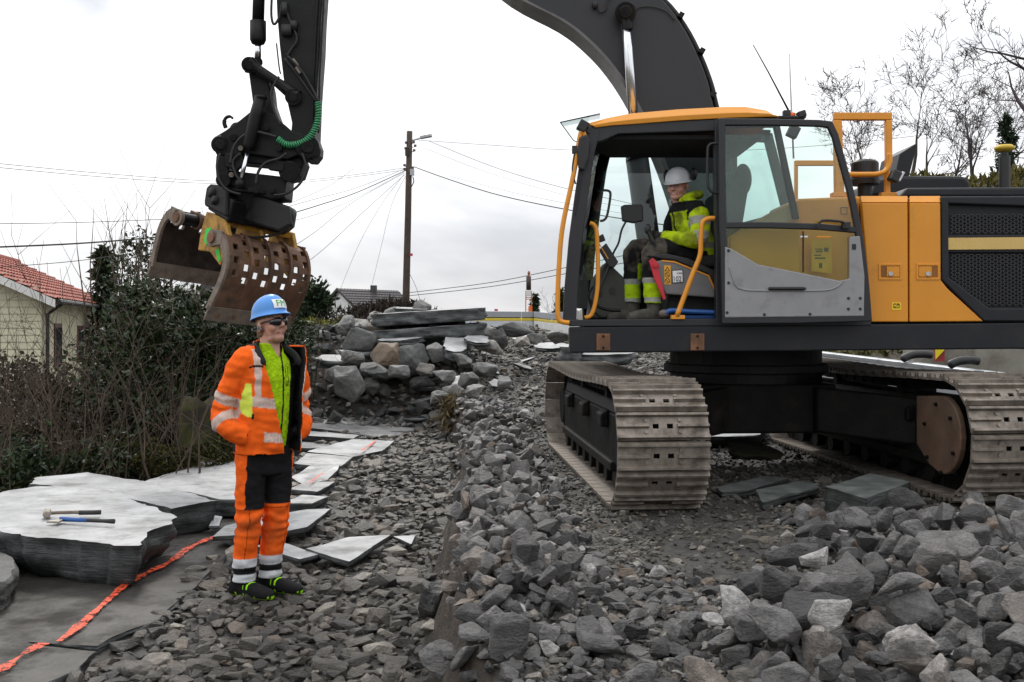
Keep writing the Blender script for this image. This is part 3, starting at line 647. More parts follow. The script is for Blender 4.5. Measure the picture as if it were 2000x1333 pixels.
slab('stone_plate', [(1000, 1150), (1100, 1130), (1150, 1140), (1130, 1165), (1010, 1170)], .33, .08, [ST_BANK, ST_BANK], 'flat grey stone bedded beside the bank edge', seed=48)
p = G(850, 1226, .02); rock((p.x, p.y, .16), 1, 13, (.15, .1, .4), mat('dark_wet_rock', (.022, .022, .021), .4, 0, .4, 6, bump=.6, bscale=20), 'black wet stone standing upright on the trench floor', scale=(.21, .2, .36))
for (u, v, w_, h_, k, lab) in [(1600, 1238, 200, 150, 8, 'very large dark rock in the lower right foreground'), (1845, 1160, 150, 110, 9, 'large grey rock near the right border'), (1550, 1100, 120, 70, 10, 'large rounded rock in the right rubble'),
                               (1925, 1010, 100, 60, 3, 'long pale rock before the right track'), (1890, 1095, 120, 26, 1, 'pale flat layered stone at the right border'), (1720, 1030, 70, 50, 12, 'pale stone right of the squared block'),
                               (1960, 1270, 130, 110, 14, 'big rock in the bottom right corner'), (1790, 1250, 140, 110, 15, 'big grey rock at the bottom right'), (1480, 1150, 110, 60, 11, 'broad dark rock in the middle of the right rubble')]:
    zb = .34; Y = (CZ-zb)*F/(v+h_*.4-HZ); p = P(u, v, Y); a = w_/F*Y; b = h_/F*Y
    rock((p.x, p.y, H(p.x, p.y)+b*.38), 1, k, (R.gauss(0, .1), R.gauss(0, .15), R.gauss(0, .3)), ST_BANK, lab, scale=(a*.92, a*.82, b*1.1))
# ---- hammer and hatchet on the big slab
WOOD = mat('grey_worn_wood', (.16, .13, .10), .7, 0, .3, 20); BLUE = mat('blue_grip', (.02, .09, .30), .5); TBLACK = mat('black_grip', (.02, .02, .022), .6)
HM = mat('worn_hammer_steel', (.30, .27, .23), .5, .5, .2, 20)
zs = .322
t = thing('hammer', G(88, 1008, zs), 'club hammer with grey wooden handle lying on the big slab', 'hammer')
a = G(92, 1009, zs)+Vector((0, 0, .022)); b = G(196, 1006, zs)+Vector((0, 0, .018))
hb = B(); hb.tube(smooth_path([a, a.lerp(b, .4)+Vector((0, .004, .003)), b], 6), [.012]*8+[.014]*5, 10); hb.obj('handle', WOOD, t, True)
gb = B(); gb.tube([a.lerp(b, .6), b+(b-a).normalized()*.004], .0165, 10); gb.obj('grip', TBLACK, t, True)
ax = Vector((.35, -.9, 0)).normalized(); hd = B(); hd.tube([a-ax*.065, a-ax*.055, a+ax*.055, a+ax*.065], [.022, .028, .028, .022], 8); hd.obj('head', HM, t, False, .003)
t = thing('hatchet', G(120, 1021, zs), 'hatchet with blue and black handle lying on the big slab', 'hatchet')
a = G(118, 1020, zs)+Vector((0, 0, .02)); b = G(223, 1024, zs)+Vector((0, 0, .018)); m_ = a.lerp(b, .5)
hb = B(); hb.tube([a, m_], [.017, .014], 10); hb.obj('handle', BLUE, t, True)
gb = B(); gb.tube([m_, a.lerp(b, .8), b], [.014, .013, .017], 10); gb.obj('grip', TBLACK, t, True)
hd = B(); d = (b-a).normalized(); s_ = Vector((-d.y, d.x, 0)); 
hd.prism([a+s_*.03-d*.02-Vector((0, 0, .012)), a+s_*.03+d*.025-Vector((0, 0, .012)), a-s_*.05+d*.035-Vector((0, 0, .012)), a-s_*.09+d*.05-Vector((0, 0, .012)), a-s_*.09-d*.045-Vector((0, 0, .012)), a-s_*.04-d*.02-Vector((0, 0, .012))], (0, 0, .014)); hd.obj('blade', HM, t, False, .003)
# ================================================================= excavator
YS = 8.55                                            # depth of the machine's left side
EX = thing('excavator', (2.26, 10.15, .276), 'orange and grey crawler excavator with open cab door and sorting grapple raised', 'excavator')
SHOE = mat('track_shoe_steel', (.25, .215, .18), .5, .3, .25, 8, bump=.25, bscale=50, dirt=(.085, .07, .056), dirt_lo=.44, dirt_hi=.7, dscale=6)
FRAME = mat('undercarriage_grime', (.008, .0075, .007), .6, 0, .5, 5, bump=.5, bscale=25, spec=.15, dirt=(.04, .031, .022), dirt_lo=.55, dirt_hi=.85, dscale=4)
# ---- track shoe shape shared by all shoes: local x across, y along the chain, z outwards
pit = .2177
sb = B(); W2 = TR_W/2
for x0, x1, y0, y1 in [(-W2, -.15, -.104, .104), (.15, W2, -.104, .104), (-.15, .15, .018, .104), (-.15, .15, -.104, -.018), (-.15, -.075, -.018, .018), (.075, .15, -.018, .018), (-.03, .03, -.018, .018)]:
    sb.b2((x0, y0, -.012), (x1, y1, .008))
for yy, hh in ((-.085, .042), (0.0, .036), (.085, .042)):
    if yy == 0.0: spans = [(-W2, -.105), (.105, W2)]
    else: spans = [(-W2, W2)]
    for x0, x1 in spans:
        sb.prism([(x0, yy-.017, .006), (x0, yy+.017, .006), (x0, yy+.009, hh), (x0, yy-.009, hh)], (x1-x0, 0, 0))
for bx in (-.125, .125):
    for by in (-.045, .045): sb.cyl((bx, by, .007), (bx, by, .02), .015, 6)
shoe_o = to_obj('track_shoe', sb.v, sb.f, SHOE); SHOE_ME = shoe_o.data; bpy.data.objects.remove(shoe_o)
lb = B()
for s_ in (-.1, .1): lb.b2((s_-.02, -.105, -.10), (s_+.02, .105, -.012))
lb.cyl((-.13, 0, -.06), (.13, 0, -.06), .03, 8)
lk = to_obj('chain_link', lb.v, lb.f, FRAME); LINK_ME = lk.data; bpy.data.objects.remove(lk)
def track_path(n):
    r = .455; a = r; b = TR_L-r; st = b-a; per = 2*st+2*math.pi*r; out_ = []
    for i in range(n):
        s = (i+.5)/n*per
        if s < st: t, z, dt, dz, nt_, nz_ = a+s, 2*r, 1, 0, 0, 1; z -= .035*math.sin(math.pi*s/st)**2
        elif s < st+math.pi*r:
            q = (s-st)/r; t = b+r*math.sin(q); z = r+r*math.cos(q); dt, dz = math.cos(q), -math.sin(q); nt_, nz_ = math.sin(q), math.cos(q)
        elif s < 2*st+math.pi*r: q = s-st-math.pi*r; t, z, dt, dz, nt_, nz_ = b-q, 0, -1, 0, 0, -1
        else:
            q = (s-2*st-math.pi*r)/r; t = a-r*math.sin(q); z = r-r*math.cos(q); dt, dz = -math.cos(q), math.sin(q); nt_, nz_ = -math.sin(q), -math.cos(q)
        out_.append((t, z+.035, dt, dz, nt_, nz_))
    return out_
ROLL = .012
for side, k in (('near', 0.0), ('far', GAUGE)):
    O = TR_O+TR_S*k+Vector((0, 0, ROLL*k))
    tr = B()
    def q(a, t, z): return O+TR_S*a+TR_D*t+Vector((0, 0, z))
    fb = B()          # track frame: long box between the chain runs
    for a0, a1, z0, z1, t0, t1 in [(-.20, .20, .27, .68, .75, TR_L-.75), (-.24, .24, .22, .30, .9, TR_L-.9)]:
        fb.prism([q(a0, t0, z0), q(a1, t0, z0), q(a1, t0, z1), q(a0, t0, z1)], TR_D*(t1-t0))
    fb.prism([q(-.2, .75, .68), q(.2, .75, .68), q(.16, .9, .78), q(-.16, .9, .78)], TR_D*(TR_L-1.6))
    for tt in (1.2, 2.3, 3.4): fb.prism([q(-.27, tt, .55), q(-.2, tt, .55), q(-.2, tt, .70), q(-.27, tt, .66)], TR_D*.25)
    fo = fb.obj('track_frame', FRAME, EX, False, .015)
    tag(fo, 'dark muddy frame inside the %s track' % ('left' if k == 0 else 'right'))
    T_ = link('crawler_track', LINK_ME, EX); T_.matrix_basis = Matrix.Translation((0, 0, -500))   # replaced below by the joined chain
    cb = B(); pth = track_path(51)
    for (t, z, dt, dz, nt_, nz_) in pth:
        Xa = TR_S; Ya = TR_D*dt+Vector((0, 0, dz)); Za = TR_D*nt_+Vector((0, 0, nz_))
        M = Matrix((Xa, Ya, Za)).transposed().to_4x4(); M.translation = q(0, t, z)
        cb.add([M @ v for v in lb.v], lb.f)
    bpy.data.objects.remove(T_)
    T_ = cb.obj('crawler_track', FRAME, EX)
    tag(T_, 'left crawler track with worn steel shoes, nearer the trench' if k == 0 else 'right crawler track with worn steel shoes')
    for (t, z, dt, dz, nt_, nz_) in pth:
        Xa = TR_S; Ya = TR_D*dt+Vector((0, 0, dz)); Za = TR_D*nt_+Vector((0, 0, nz_))
        if Xa.cross(Ya).dot(Za) < 0: Ya = -Ya
        M = Matrix((Xa, Ya, Za)).transposed().to_4x4(); M.translation = q(0, t, z)
        so = bpy.data.objects.new('track_shoe', SHOE_ME); COL.objects.link(so); so.parent = T_; so.matrix_basis = M
    # sprocket, idler, rollers
    for nm, tt, rr in (('drive_sprocket' if k else 'idler_wheel', .49, .36), ('idler_wheel' if k else 'drive_sprocket', TR_L-.49, .36)):
        wb = B(); wb.cyl(q(-.11, tt, .49), q(.11, tt, .49), rr, 28); wb.cyl(q(-.2, tt, .49), q(.2, tt, .49), rr*.55, 20); wb.obj(nm, FRAME, EX, False, .01)
    for i in range(8):
        tt = .95+i*(TR_L-1.9)/7; wb = B(); wb.cyl(q(-.2, tt, .16), q(.2, tt, .16), .085, 14); wb.obj('track_roller', FRAME, EX, False, .006)
    for tt in (1.6, 3.1):
        wb = B(); wb.cyl(q(-.16, tt, .80), q(.16, tt, .80), .06, 12); wb.obj('carrier_roller', FRAME, EX, False, .006)
    # teardrop cover plate of the final drive facing inwards, rusty
    sgn = -1 if k else 1
    cpl = B(); poly = []
    for j in range(13):
        an = math.radians(-100+j*200/12); poly.append((.56-.30*math.cos(an)*1.0, .50+.31*math.sin(an)))
    poly = [(1.0, .78)]+[(x, z) for x, z in poly[::-1]]+[(.78, .24), (1.0, .38)]
    cpl.prism([q(sgn*.235, t_, z_) for t_, z_ in poly], TR_S*sgn*.05)
    co_ = cpl.obj('drive_cover', mat('worn_cover_steel', (.13, .085, .06), .6, .2, .3, 5, bump=.2, bscale=40, dirt=(.16, .075, .035), dirt_lo=.5, dirt_hi=.75, dscale=3), EX, False, .01)
    for an in range(6):
        aa = math.radians(an*60+20); bb = B(); bb.cyl(q(sgn*.285, .60+.25*math.cos(aa), .47+.27*math.sin(aa)), q(sgn*.305, .60+.25*math.cos(aa), .47+.27*math.sin(aa)), .016, 6); bb.obj('bolt', FRAME, co_)
# ---- centre frame
C0 = Vector((2.26, 10.15, 0))
cf = B(); zc = .276
def cq(a, t, z): return C0+TR_S*a+TR_D*t+Vector((0, 0, zc+z))
cf.prism([cq(-.62, -.75, .42), cq(.62, -.75, .42), cq(.62, -.75, .86), cq(-.62, -.75, .86)], TR_D*1.5)
for sx in (-1, 1):
    for sy in (-1, 1):
        cf.prism([cq(sx*.4, sy*.45, .44), cq(sx*.4, sy*.85, .44), cq(sx*1.16, sy*1.35, .36), cq(sx*1.16, sy*.85, .36)], (0, 0, .40))
cf.obj('centre_frame', FRAME, EX, False, .02)
sl = B(); sl.cyl(C0+Vector((0, 0, zc+.84)), C0+Vector((0, 0, 1.46)), .72, 40); sl.cyl(C0+Vector((0, 0, zc+.95)), C0+Vector((0, 0, zc+1.03)), .78, 40); sl.obj('slew_ring', GRIME, EX, False, .01)
# ---- upper frame: deck and side beam
ub = B(); XR = 5.45
dk0 = P(1112, 690, YS); 
ub.prism([P(1112, 639, YS), P(1113, 690, YS), P(2300, 679, YS), P(2300, 628, YS)], (0, .16, 0))
o = ub.obj('side_beam', DGREY, EX, False, .012)
for u0, u1 in ((1165, 1192), (1349, 1376)):
    pb = B(); pb.px([(u0, 652), (u1, 652), (u1, 685), (u0, 685)], YS-.012, .014); pl = pb.obj('rusty_plate', RUST, EX, False, .004)
    bb = B(); bb.cyl(P((u0+u1)/2, 657, YS-.02), P((u0+u1)/2, 657, YS), .01, 6); bb.cyl(P((u0+u1)/2, 680, YS-.02), P((u0+u1)/2, 680, YS), .01, 6); bb.obj('bolt', FRAME, pl)
db = B(); db.b2((.80, YS+.17, 1.47), (5.4, 11.6, 1.66)); db.obj('deck', DGREY, EX, False, .02)
# ---- rear body (hood, side panels, counterweight)
hb = B(); hx0 = P(1690, 0, YS).x
hb.b2((hx0+.02, YS+.05, 1.665), (4.6, 11.5, P(0, 386, YS).z)); hb.obj('engine_bay', DGREY, EX, False, .03)
cw = B(); cw.prism([(4.62, YS+.02, 1.45), (5.3, YS+.02, 1.45), (5.42, YS+.02, 1.7), (5.42, YS+.02, 2.5), (5.3, YS+.02, 2.72), (4.62, YS+.02, 2.72)], (0, 2.95, 0)); cw.obj('counterweight', DGREY, EX, False, .06)
def side_panel(name, poly, m, lab=None, Y=YS-.005, dep=.06, bev=.008):
    b_ = B(); b_.px(poly, Y, dep); o_ = b_.obj(name, m, EX, False, bev)
    if lab: o_['label'] = lab
    return o_
pa = side_panel('service_door', [(1683, 397), (1773, 397), (1774, 629), (1700, 629), (1696, 560), (1690, 480)], ORANGE, 'front orange service door with recessed latch')
pb_ = side_panel('service_door', [(1777, 397), (1837, 397), (1838, 548), (1853, 566), (1921, 628), (1777, 629)], ORANGE, 'rear orange service door cut away at the grille')
for poly in ([(1681, 383), (1773, 383), (1773, 395.5), (1683, 395.5)], [(1777, 383), (1837, 383), (1837, 395.5), (1777, 395.5)]):
    b_ = B(); vs = [P(*poly[3], YS-.005), P(*poly[2], YS-.005), P(*poly[1], YS+.05), P(*poly[0], YS+.05)]
    b_.prism(vs, (0, .05, -.02)); b_.obj('panel_edge', ORANGE, EX, False, .005)
for o_, u0, knob in ((pa, 1716, 1740), (pb_, 1790, 1813)):
    b_ = B(); b_.ribbon([(u0, 515), (u0+46, 515), (u0+46, 547), (u0, 547)], 4, YS-.012, .012, closed=True); b_.px([(u0+(16 if o_ is pa else 5), 521), (u0+(41 if o_ is pa else 30), 521), (u0+(41 if o_ is pa else 30), 541), (u0+(16 if o_ is pa else 5), 541)], YS-.013, .013)
    b_.obj('latch', ORANGE, o_, False, .002)
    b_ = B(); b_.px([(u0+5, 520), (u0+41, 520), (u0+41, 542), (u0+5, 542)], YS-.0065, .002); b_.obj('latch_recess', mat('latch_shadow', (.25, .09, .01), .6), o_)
    b_ = B(); b_.cyl(P(knob, 535, YS-.026), P(knob, 535, YS-.01), .018, 14); b_.obj('lock', CHROME, o_)
b_ = B(); b_.px([(1742, 591), (1760, 591), (1760, 606), (1742, 606)], YS-.008, .003); stk = b_.obj('battery_sticker', YELLOW, pa)
b_ = B(); b_.ribbon([(1745, 594), (1757, 594), (1757, 602), (1745, 602)], 1.2, YS-.0095, .002, closed=True); b_.ribbon([(1746, 601), (1756, 595)], 1.2, YS-.0095, .002); b_.px([(1747, 592.3), (1749, 592.3), (1749, 594), (1747, 594)], YS-.0095, .002); b_.px([(1753, 592.3), (1755, 592.3), (1755, 594), (1753, 594)], YS-.0095, .002); b_.obj('battery_symbol', BLACK, stk)
# grille surround with hex mesh
gs = B(); gs.ribbon([(1839, 384), (2300, 382), (2300, 628), (1922, 628), (1840, 548)], [14, 30, 26, 26, 14], YS-.012, .07, closed=True)
go = gs.obj('grille_surround', DGREY, EX, False, .012)
b_ = B(); b_.px([(1840, 460), (2300, 456), (2300, 494), (1840, 494)], YS+.012, .04); b_.obj('grille_bar', DGREY, EX, False, .008)
b_ = B(); b_.px([(1852, 465), (2300, 461), (2300, 485), (1852, 488)], YS-.004, .018); b_.obj('tan_stripe', mat('tan_decal', (.62, .42, .13), .5, var=.04), EX)
b_ = B(); b_.px([(1840, 400), (2300, 400), (2300, 625), (1930, 625), (1840, 555)], YS+.06, .004); b_.obj('grille_backing', BLACK, EX)
MESHM = mat('black_mesh', (.03, .03, .032), .5)
def hexmesh(name, clip, u0, u1, v0, v1):
    hb_ = B(); cw_, ch_ = 13.5, 7.4; r = 0; v = v0
    while v < v1:
        u = u0+(cw_/2 if r % 2 else 0)
        while u < min(u1, 2060):
            pts = [(u-cw_/2, v), (u-cw_/4+1, v-ch_/2), (u+cw_/4-1, v-ch_/2), (u+cw_/2, v)]
            for a_, c_ in zip(pts[:-1], pts[1:]):
                if clip(*a_) and clip(*c_): hb_.ribbon([a_, c_], 1.7, YS+.028, .006)
            u += cw_
        v += ch_/2*1; r += 1
    return hb_.obj(name, MESHM, EX)
hexmesh('mesh_grille', lambda u, v: 1855 < u and 416 < v < 460, 1850, 2300, 412, 464)
hexmesh('mesh_grille', lambda u, v: 1855 < u and 494 < v < 598 and v < 545+(u-1853)*.82, 1850, 2300, 490, 602)
# hood tops behind
b_ = B(); b_.prism([P(1701, 384, YS+.9), P(1712, 352, YS+.9), P(1745, 343, YS+.9), P(1885, 344, YS+.9), P(1897, 356, YS+.9), P(1897, 384, YS+.9)], (0, 1.3, 0)); b_.obj('rear_hood', DGREY, EX, False, .03)
b_ = B(); b_.prism([P(1756, 385, YS+.2), P(1772, 367, YS+.2), P(2260, 364, YS+.2), P(2290, 385, YS+.2)], (0, .8, 0)); b_.obj('side_hood', DGREY, EX, False, .02)
b_ = B(); c_ = P(1689, 0, YS+.5); zz = lambda v: P(0, v, YS+.5).z
b_.cyl((c_.x, YS+.5, zz(384)), (c_.x, YS+.5, zz(360)), .062, 20); b_.cyl((c_.x, YS+.5, zz(362)), (c_.x, YS+.5, zz(350)), .122, 28); b_.cyl((c_.x, YS+.5, zz(350)), (c_.x, YS+.5, zz(319)), .116, 28); b_.tube([(c_.x, YS+.5, zz(319)), (c_.x, YS+.5, zz(314))], [.116, .09], 28); b_.obj('air_precleaner', BLACK, EX, False, .006)
b_ = B(); b_.prism([P(1748, 345, 9.6), P(1758, 300, 9.6), P(1790, 280, 9.6), P(1792, 283, 9.6), P(1776, 345, 9.6)], (0, .5, 0)); b_.obj('side_mirror_guard', DGREY, EX, False, .01)
b_ = B(); c_ = P(1962, 0, YS+.45); zz = lambda v: P(0, v, YS+.45).z
b_.cyl((c_.x, YS+.45, zz(368)), (c_.x, YS+.45, zz(306)), .046, 20); b_.cyl((c_.x, YS+.45, zz(306)), (c_.x, YS+.45, zz(297)), .03, 16); ms = b_.obj('antenna_mast', BLACK, EX, False, .004)
b_ = B(); b_.tube([(c_.x, YS+.45, zz(298)), (c_.x, YS+.45, zz(293)), (c_.x, YS+.45, zz(289)), (c_.x, YS+.45, zz(284))], [.03, .08, .086, .06], 28); b_.obj('satellite_antenna', mat('dull_yellow', (.55, .38, .03), .5), EX, True)
# rear handrail
b_ = B()
def sq(b__, pts, wpx, Y, d): b__.ribbon(pts, wpx, Y, d)
b_.ribbon([(1630, 227), (1743, 227)], 14, YS+.30, .06); hr = b_.obj('guard_rail', ORANGE2, EX, False, .006)
b_ = B(); b_.px([(1630, 234.5), (1645, 234.5), (1650, 383), (1632, 383)], YS+.30, .06); b_.obj('rail_post', ORANGE2, hr, False, .006); b_ = B(); b_.px([(1731, 234.5), (1743, 234.5), (1744, 318), (1732, 326)], YS+.30, .06); b_.px([(1730, 326), (1738, 321), (1740, 383), (1730, 383)], YS+.31, .05); b_.obj('rail_post', ORANGE2, hr, False, .006)
b_ = B(); b_.tube(smooth_path(pxpath([(1738, 300), (1737, 318), (1731, 333), (1715, 340), (1690, 341), (1655, 341)], YS+.28), 5), .021, 12); b_.obj('rail_tube', ORANGE2, hr, True)
b_ = B(); b_.px([(1722, 376), (1752, 376), (1752, 384), (1722, 384)], YS+.29, .08); b_.px([(1626, 376), (1656, 376), (1656, 384), (1626, 384)], YS+.29, .08); b_.obj('rail_foot', ORANGE2, hr, False, .004)
b_ = B(); b_.ribbon([(1553, 318.5), (1640, 318.5)], 10, 10.6, .05); b_.ribbon([(1556, 324), (1556, 392)], 6, 10.6, .05); b_.ribbon([(1636, 324), (1636, 392)], 8, 10.6, .05); b_.obj('guard_rail', ORANGE2, EX, False, .004)['label'] = 'orange guard rail on the far side'
wl = B(); RT = Matrix.Rotation(math.radians(28), 3, 'Y')
wl.box(P(1747, 345, YS+.22), (.075, .09, .10), RT); wo = wl.obj('work_lamp', BLACK, EX, False, .012)
lb_ = B(); lb_.box(P(1753, 346, YS+.22)+Vector((.022, 0, .0)), (.02, .075, .085), RT); lb_.obj('lens', mat('lamp_lens', (.6, .62, .65), .15), wo, False, .004)
# storage box and engine side seen between cab and rear door
b_ = B(); b_.px([(1530, 400), (1560, 388), (1682, 383), (1682, 628), (1530, 628)], YS+.20, .5); b_.obj('storage_box', ORANGE, EX, False, .02)
b_ = B(); b_.px([(1425, 462), (1500, 418), (1556, 392), (1562, 392), (1562, 628), (1425, 628)], YS+.10, .09); b_.obj('cab_rear_panel', ORANGE, EX, False, .01)
# ---- cab
CABL = dict(Y0=YS, Y1=9.58)
b_ = B()            # near side frame: pillars, header, sill
fr_ = b_.ribbon([(1112, 634), (1116, 560), (1124, 470), (1136, 380), (1148, 300), (1160, 250)], [26, 26, 26, 26, 26, 27], YS, .07)
b_.obj('front_pillar', CABGREY, EX, False, .008)
b_ = B(); b_.px([(1150, 246), (1400, 232), (1404, 256), (1300, 259), (1208, 262), (1176, 276), (1150, 280)], YS+.004, .07); b_.obj('door_header', CABGREY, EX, False, .008)
b_ = B(); b_.px([(1396, 232), (1417, 232), (1417, 630), (1399, 630)], YS-.004, .09); b_.obj('door_pillar', CABGREY, EX, False, .008)
b_ = B(); b_.px([(1112, 625), (1700, 620), (1702, 636), (1112, 638)], YS-.006, .10); b_.obj('cab_sill', CABGREY, EX, False, .006)
b_ = B(); b_.px([(1510, 236), (1522, 236), (1562, 428), (1550, 428)], YS+.02, .06); b_.px([(1417, 232), (1520, 232), (1522, 248), (1417, 248)], YS+.02, .06); b_.obj('rear_pillar', CABGREY, EX, False, .008)
b_ = B(); b_.px([(1417, 248), (1514, 248), (1556, 430), (1417, 455)], YS+.045, .006); b_.obj('quarter_window', GLASS, EX)
# lower side below quarter window is the orange panel; cab floor, far side, back wall
b_ = B(); b_.b2((.60, YS+.08, 1.662), (2.4, 9.58, 1.70)); b_.obj('cab_floor', mat('cab_floor_mat', (.035, .034, .033), .8, 0, .3, 15, dirt=(.09, .085, .075), dirt_lo=.5, dirt_hi=.8, dscale=8), EX)
INT = mat('cab_interior', (.016, .017, .017), .7, 0, .2, 12)
b_ = B(); Yf = 9.54
b_.ribbon([(1150, 640), (1144, 560), (1152, 470), (1160, 400), (1172, 330), (1180, 276)], 20, Yf, .05); b_.ribbon([(1176, 268), (1300, 270), (1420, 262), (1505, 266)], 24, Yf, .05); b_.px([(1405, 262), (1440, 262), (1440, 620), (1405, 620)], Yf, .05); b_.px([(1140, 560), (1170, 548), (1235, 546), (1245, 550), (1410, 545), (1410, 640), (1140, 640)], Yf, .05)
b_.ribbon([(1500, 262), (1540, 420)], 18, Yf, .05)
b_.px([(1430, 440), (1545, 410), (1545, 640), (1430, 640)], Yf, .05); b_.obj('far_side_frame', INT, EX, False, .005)
b_ = B(); b_.px([(1165, 280), (1405, 275), (1405, 545), (1150, 552)], Yf+.02, .006); b_.obj('far_window', GLASS, EX)
b_ = B(); b_.px([(1440, 275), (1502, 275), (1538, 415), (1440, 442)], Yf+.02, .006); b_.obj('far_rear_window', GLASS, EX)
# windscreen (front) and roof
def cabx(v): # front edge x of the cab on the near side at pixel height v
    us = [(634, 1112), (560, 1116), (470, 1124), (380, 1136), (300, 1148), (250, 1160)]
    for (v0, u0), (v1, u1) in zip(us[:-1], us[1:]):
        if v1 <= v <= v0: return P(u0+(u1-u0)*(v0-v)/(v0-v1), v, YS)
    return P(1112, 634, YS) if v > 634 else P(1160, 250, YS)
vs = []; fs = []; kk = [600, 560, 470, 380, 300, 262]
for v in kk:
    a_ = cabx(v)+Vector((.012, .07, 0)); c_ = Vector((a_.x+.23, 9.52, a_.z)); 
    for t_ in (0, .35, .7, 1): vs.append(a_.lerp(c_, t_)+Vector((-.06*math.sin(math.pi*t_)*(1), 0, 0)))
for i in range(len(kk)-1):
    for j in range(3): fs.append((i*4+j, i*4+j+1, i*4+j+5, i*4+j+4))
to_obj('windscreen', vs, fs, GLASS, EX)
vs = []; prof = [((1149, 238), (1163, 250)), ((1190, 226), (1195, 246)), ((1237, 217), (1240, 243)), ((1330, 209), (1330, 236)), ((1425, 204), (1425, 231)), ((1458, 204), (1460, 230)), ((1500, 212), (1500, 229)), ((1519, 225), (1521, 229))]
n_ = len(prof); rows = [(.0, 0.0, 1.0), (-.0, .35, .0), (.02, 0, 0)]
b_ = B(); rg = []
for (tu, tv), (bu, bv) in prof:
    T = P(tu, tv, YS); Bo = P(bu, bv, YS); hgt_ = T.z-Bo.z
    ring = [Vector((Bo.x, YS-.01, Bo.z)), Vector((Bo.x*.5+T.x*.5, YS-.015, Bo.z+hgt_*.35)), Vector((T.x, YS+.05, T.z-hgt_*.1)), Vector((T.x, YS+.16, T.z+.012)), Vector((T.x, 9.40, T.z+.012)), Vector((T.x, 9.52, T.z-hgt_*.1)), Vector((Bo.x, 9.6, Bo.z))]
    rg.append(ring)
vs = [p for r_ in rg for p in r_]; fs = []
for i in range(n_-1):
    for j in range(7): fs.append((i*7+j, i*7+(j+1) % 7, (i+1)*7+(j+1) % 7, (i+1)*7+j))
fs += [tuple(range(7))[::-1], tuple((n_-1)*7+j for j in range(7))]
ro = to_obj('cab_roof', vs, fs, ORANGE, EX, False, .012); ro['label'] = 'orange cab roof'
b_ = B(); b_.b2((.72, YS+.06, 3.20), (2.05, 9.55, 3.235)); b_.obj('headliner', mat('headliner_black', (.012, .012, .013), .9), EX)
# clear rain visor and lamp at the roof front
b_ = B(); b_.prism([P(1094, 239, YS+.05), P(1172, 222, YS+.05), P(1176, 232, YS+.05), P(1120, 276, YS+.05)], (0, .012, 0)); 
vsr = [P(1094, 239, YS+.02), P(1172, 223, YS+.05), P(1172, 231, YS+.9), P(1100, 246, YS+.9)]
to_obj('rain_visor', [v for v in vsr]+[v+Vector((0, 0, -.008)) for v in vsr], [(0, 1, 2, 3), (7, 6, 5, 4), (0, 4, 5, 1), (1, 5, 6, 2), (2, 6, 7, 3), (3, 7, 4, 0)], glass('visor_plastic', (.78, .86, .84)), EX)
to_obj('visor_side', [P(1094, 239, YS+.02), P(1150, 228, YS+.03), P(1150, 262, YS+.03), P(1120, 275, YS+.02)], [(0, 1, 2, 3)], glass('visor_plastic', (.78, .86, .84)), EX)
b_ = B(); b_.tube(pxpath([(1094, 239), (1120, 275), (1128, 278)], YS+.02), .004, 6); b_.tube(pxpath([(1094, 239), (1172, 222)], YS+.02), .003, 6); b_.obj('visor_edge', BLACK, EX)
b_ = B(); b_.box(P(1138, 247, YS-.02), (.075, .08, .085), Matrix.Rotation(.5, 3, 'Y')); b_.tube(pxpath([(1142, 252), (1152, 262)], YS), .01, 6); b_.obj('cab_work_lamp', BLACK, EX, False, .01)
b_ = B(); b_.prism([P(1131, 268, YS-.06), P(1147, 262, YS-.06), P(1153, 275, YS-.06), P(1150, 310, YS-.06), P(1141, 334, YS-.06), P(1130, 330, YS-.06), P(1127, 300, YS-.06)], (0, .05, 0)); mo = b_.obj('door_mirror', BLACK, EX, False, .015)
b_ = B(); b_.tube(smooth_path(pxpath([(1142, 266), (1134, 262), (1121, 337), (1099, 442), (1092, 517), (1089, 592), (1091, 622), (1098, 629), (1112, 631)], YS-.02), 6), .0205, 12); b_.obj('front_grab_rail', ORANGE2, EX, True)
b_ = B(); b_.tube(smooth_path(pxpath([(1124, 290), (1118, 330), (1124, 360)], YS-.03), 5), .007, 6); b_.tube(smooth_path(pxpath([(1137, 335), (1128, 390), (1122, 420)], YS-.01), 5), .006, 6); b_.box(P(1122, 293, YS-.02), (.04, .05, .06)); b_.obj('mirror_bracket', BLACK, EX)
b_ = B(); b_.tube(smooth_path(pxpath([(1152, 436), (1161, 441), (1166, 460), (1168, 540), (1164, 585), (1155, 615), (1142, 621)], YS+.1), 6), .018, 12); b_.obj('inner_grab_rail', ORANGE2, EX, True)
b_ = B(); b_.tube(smooth_path(pxpath([(1396, 427), (1382, 428), (1372, 437), (1369, 470), (1367, 500), (1352, 538), (1322, 618)], YS-.02), 6), .021, 12); b_.obj('door_grab_rail', ORANGE2, EX, True)
b_ = B(); b_.px([(1312, 616), (1338, 616), (1338, 624), (1312, 624)], YS-.03, .08); b_.obj('rail_base', ORANGE2, EX, False, .004)
b_ = B(); b_.tube(smooth_path(pxpath([(1412, 282), (1392, 281), (1384, 286), (1382, 300), (1382, 355), (1386, 370), (1396, 377), (1416, 378)], YS-.07), 6), .0115, 10); b_.obj('pillar_handle', CABGREY, EX, True)
b_ = B(); b_.tube(smooth_path(pxpath([(1178, 372), (1190, 374), (1192, 385), (1186, 420), (1180, 430), (1172, 432)], YS+.2), 5), .011, 10); b_.obj('inner_handle', BLACK, EX, True)
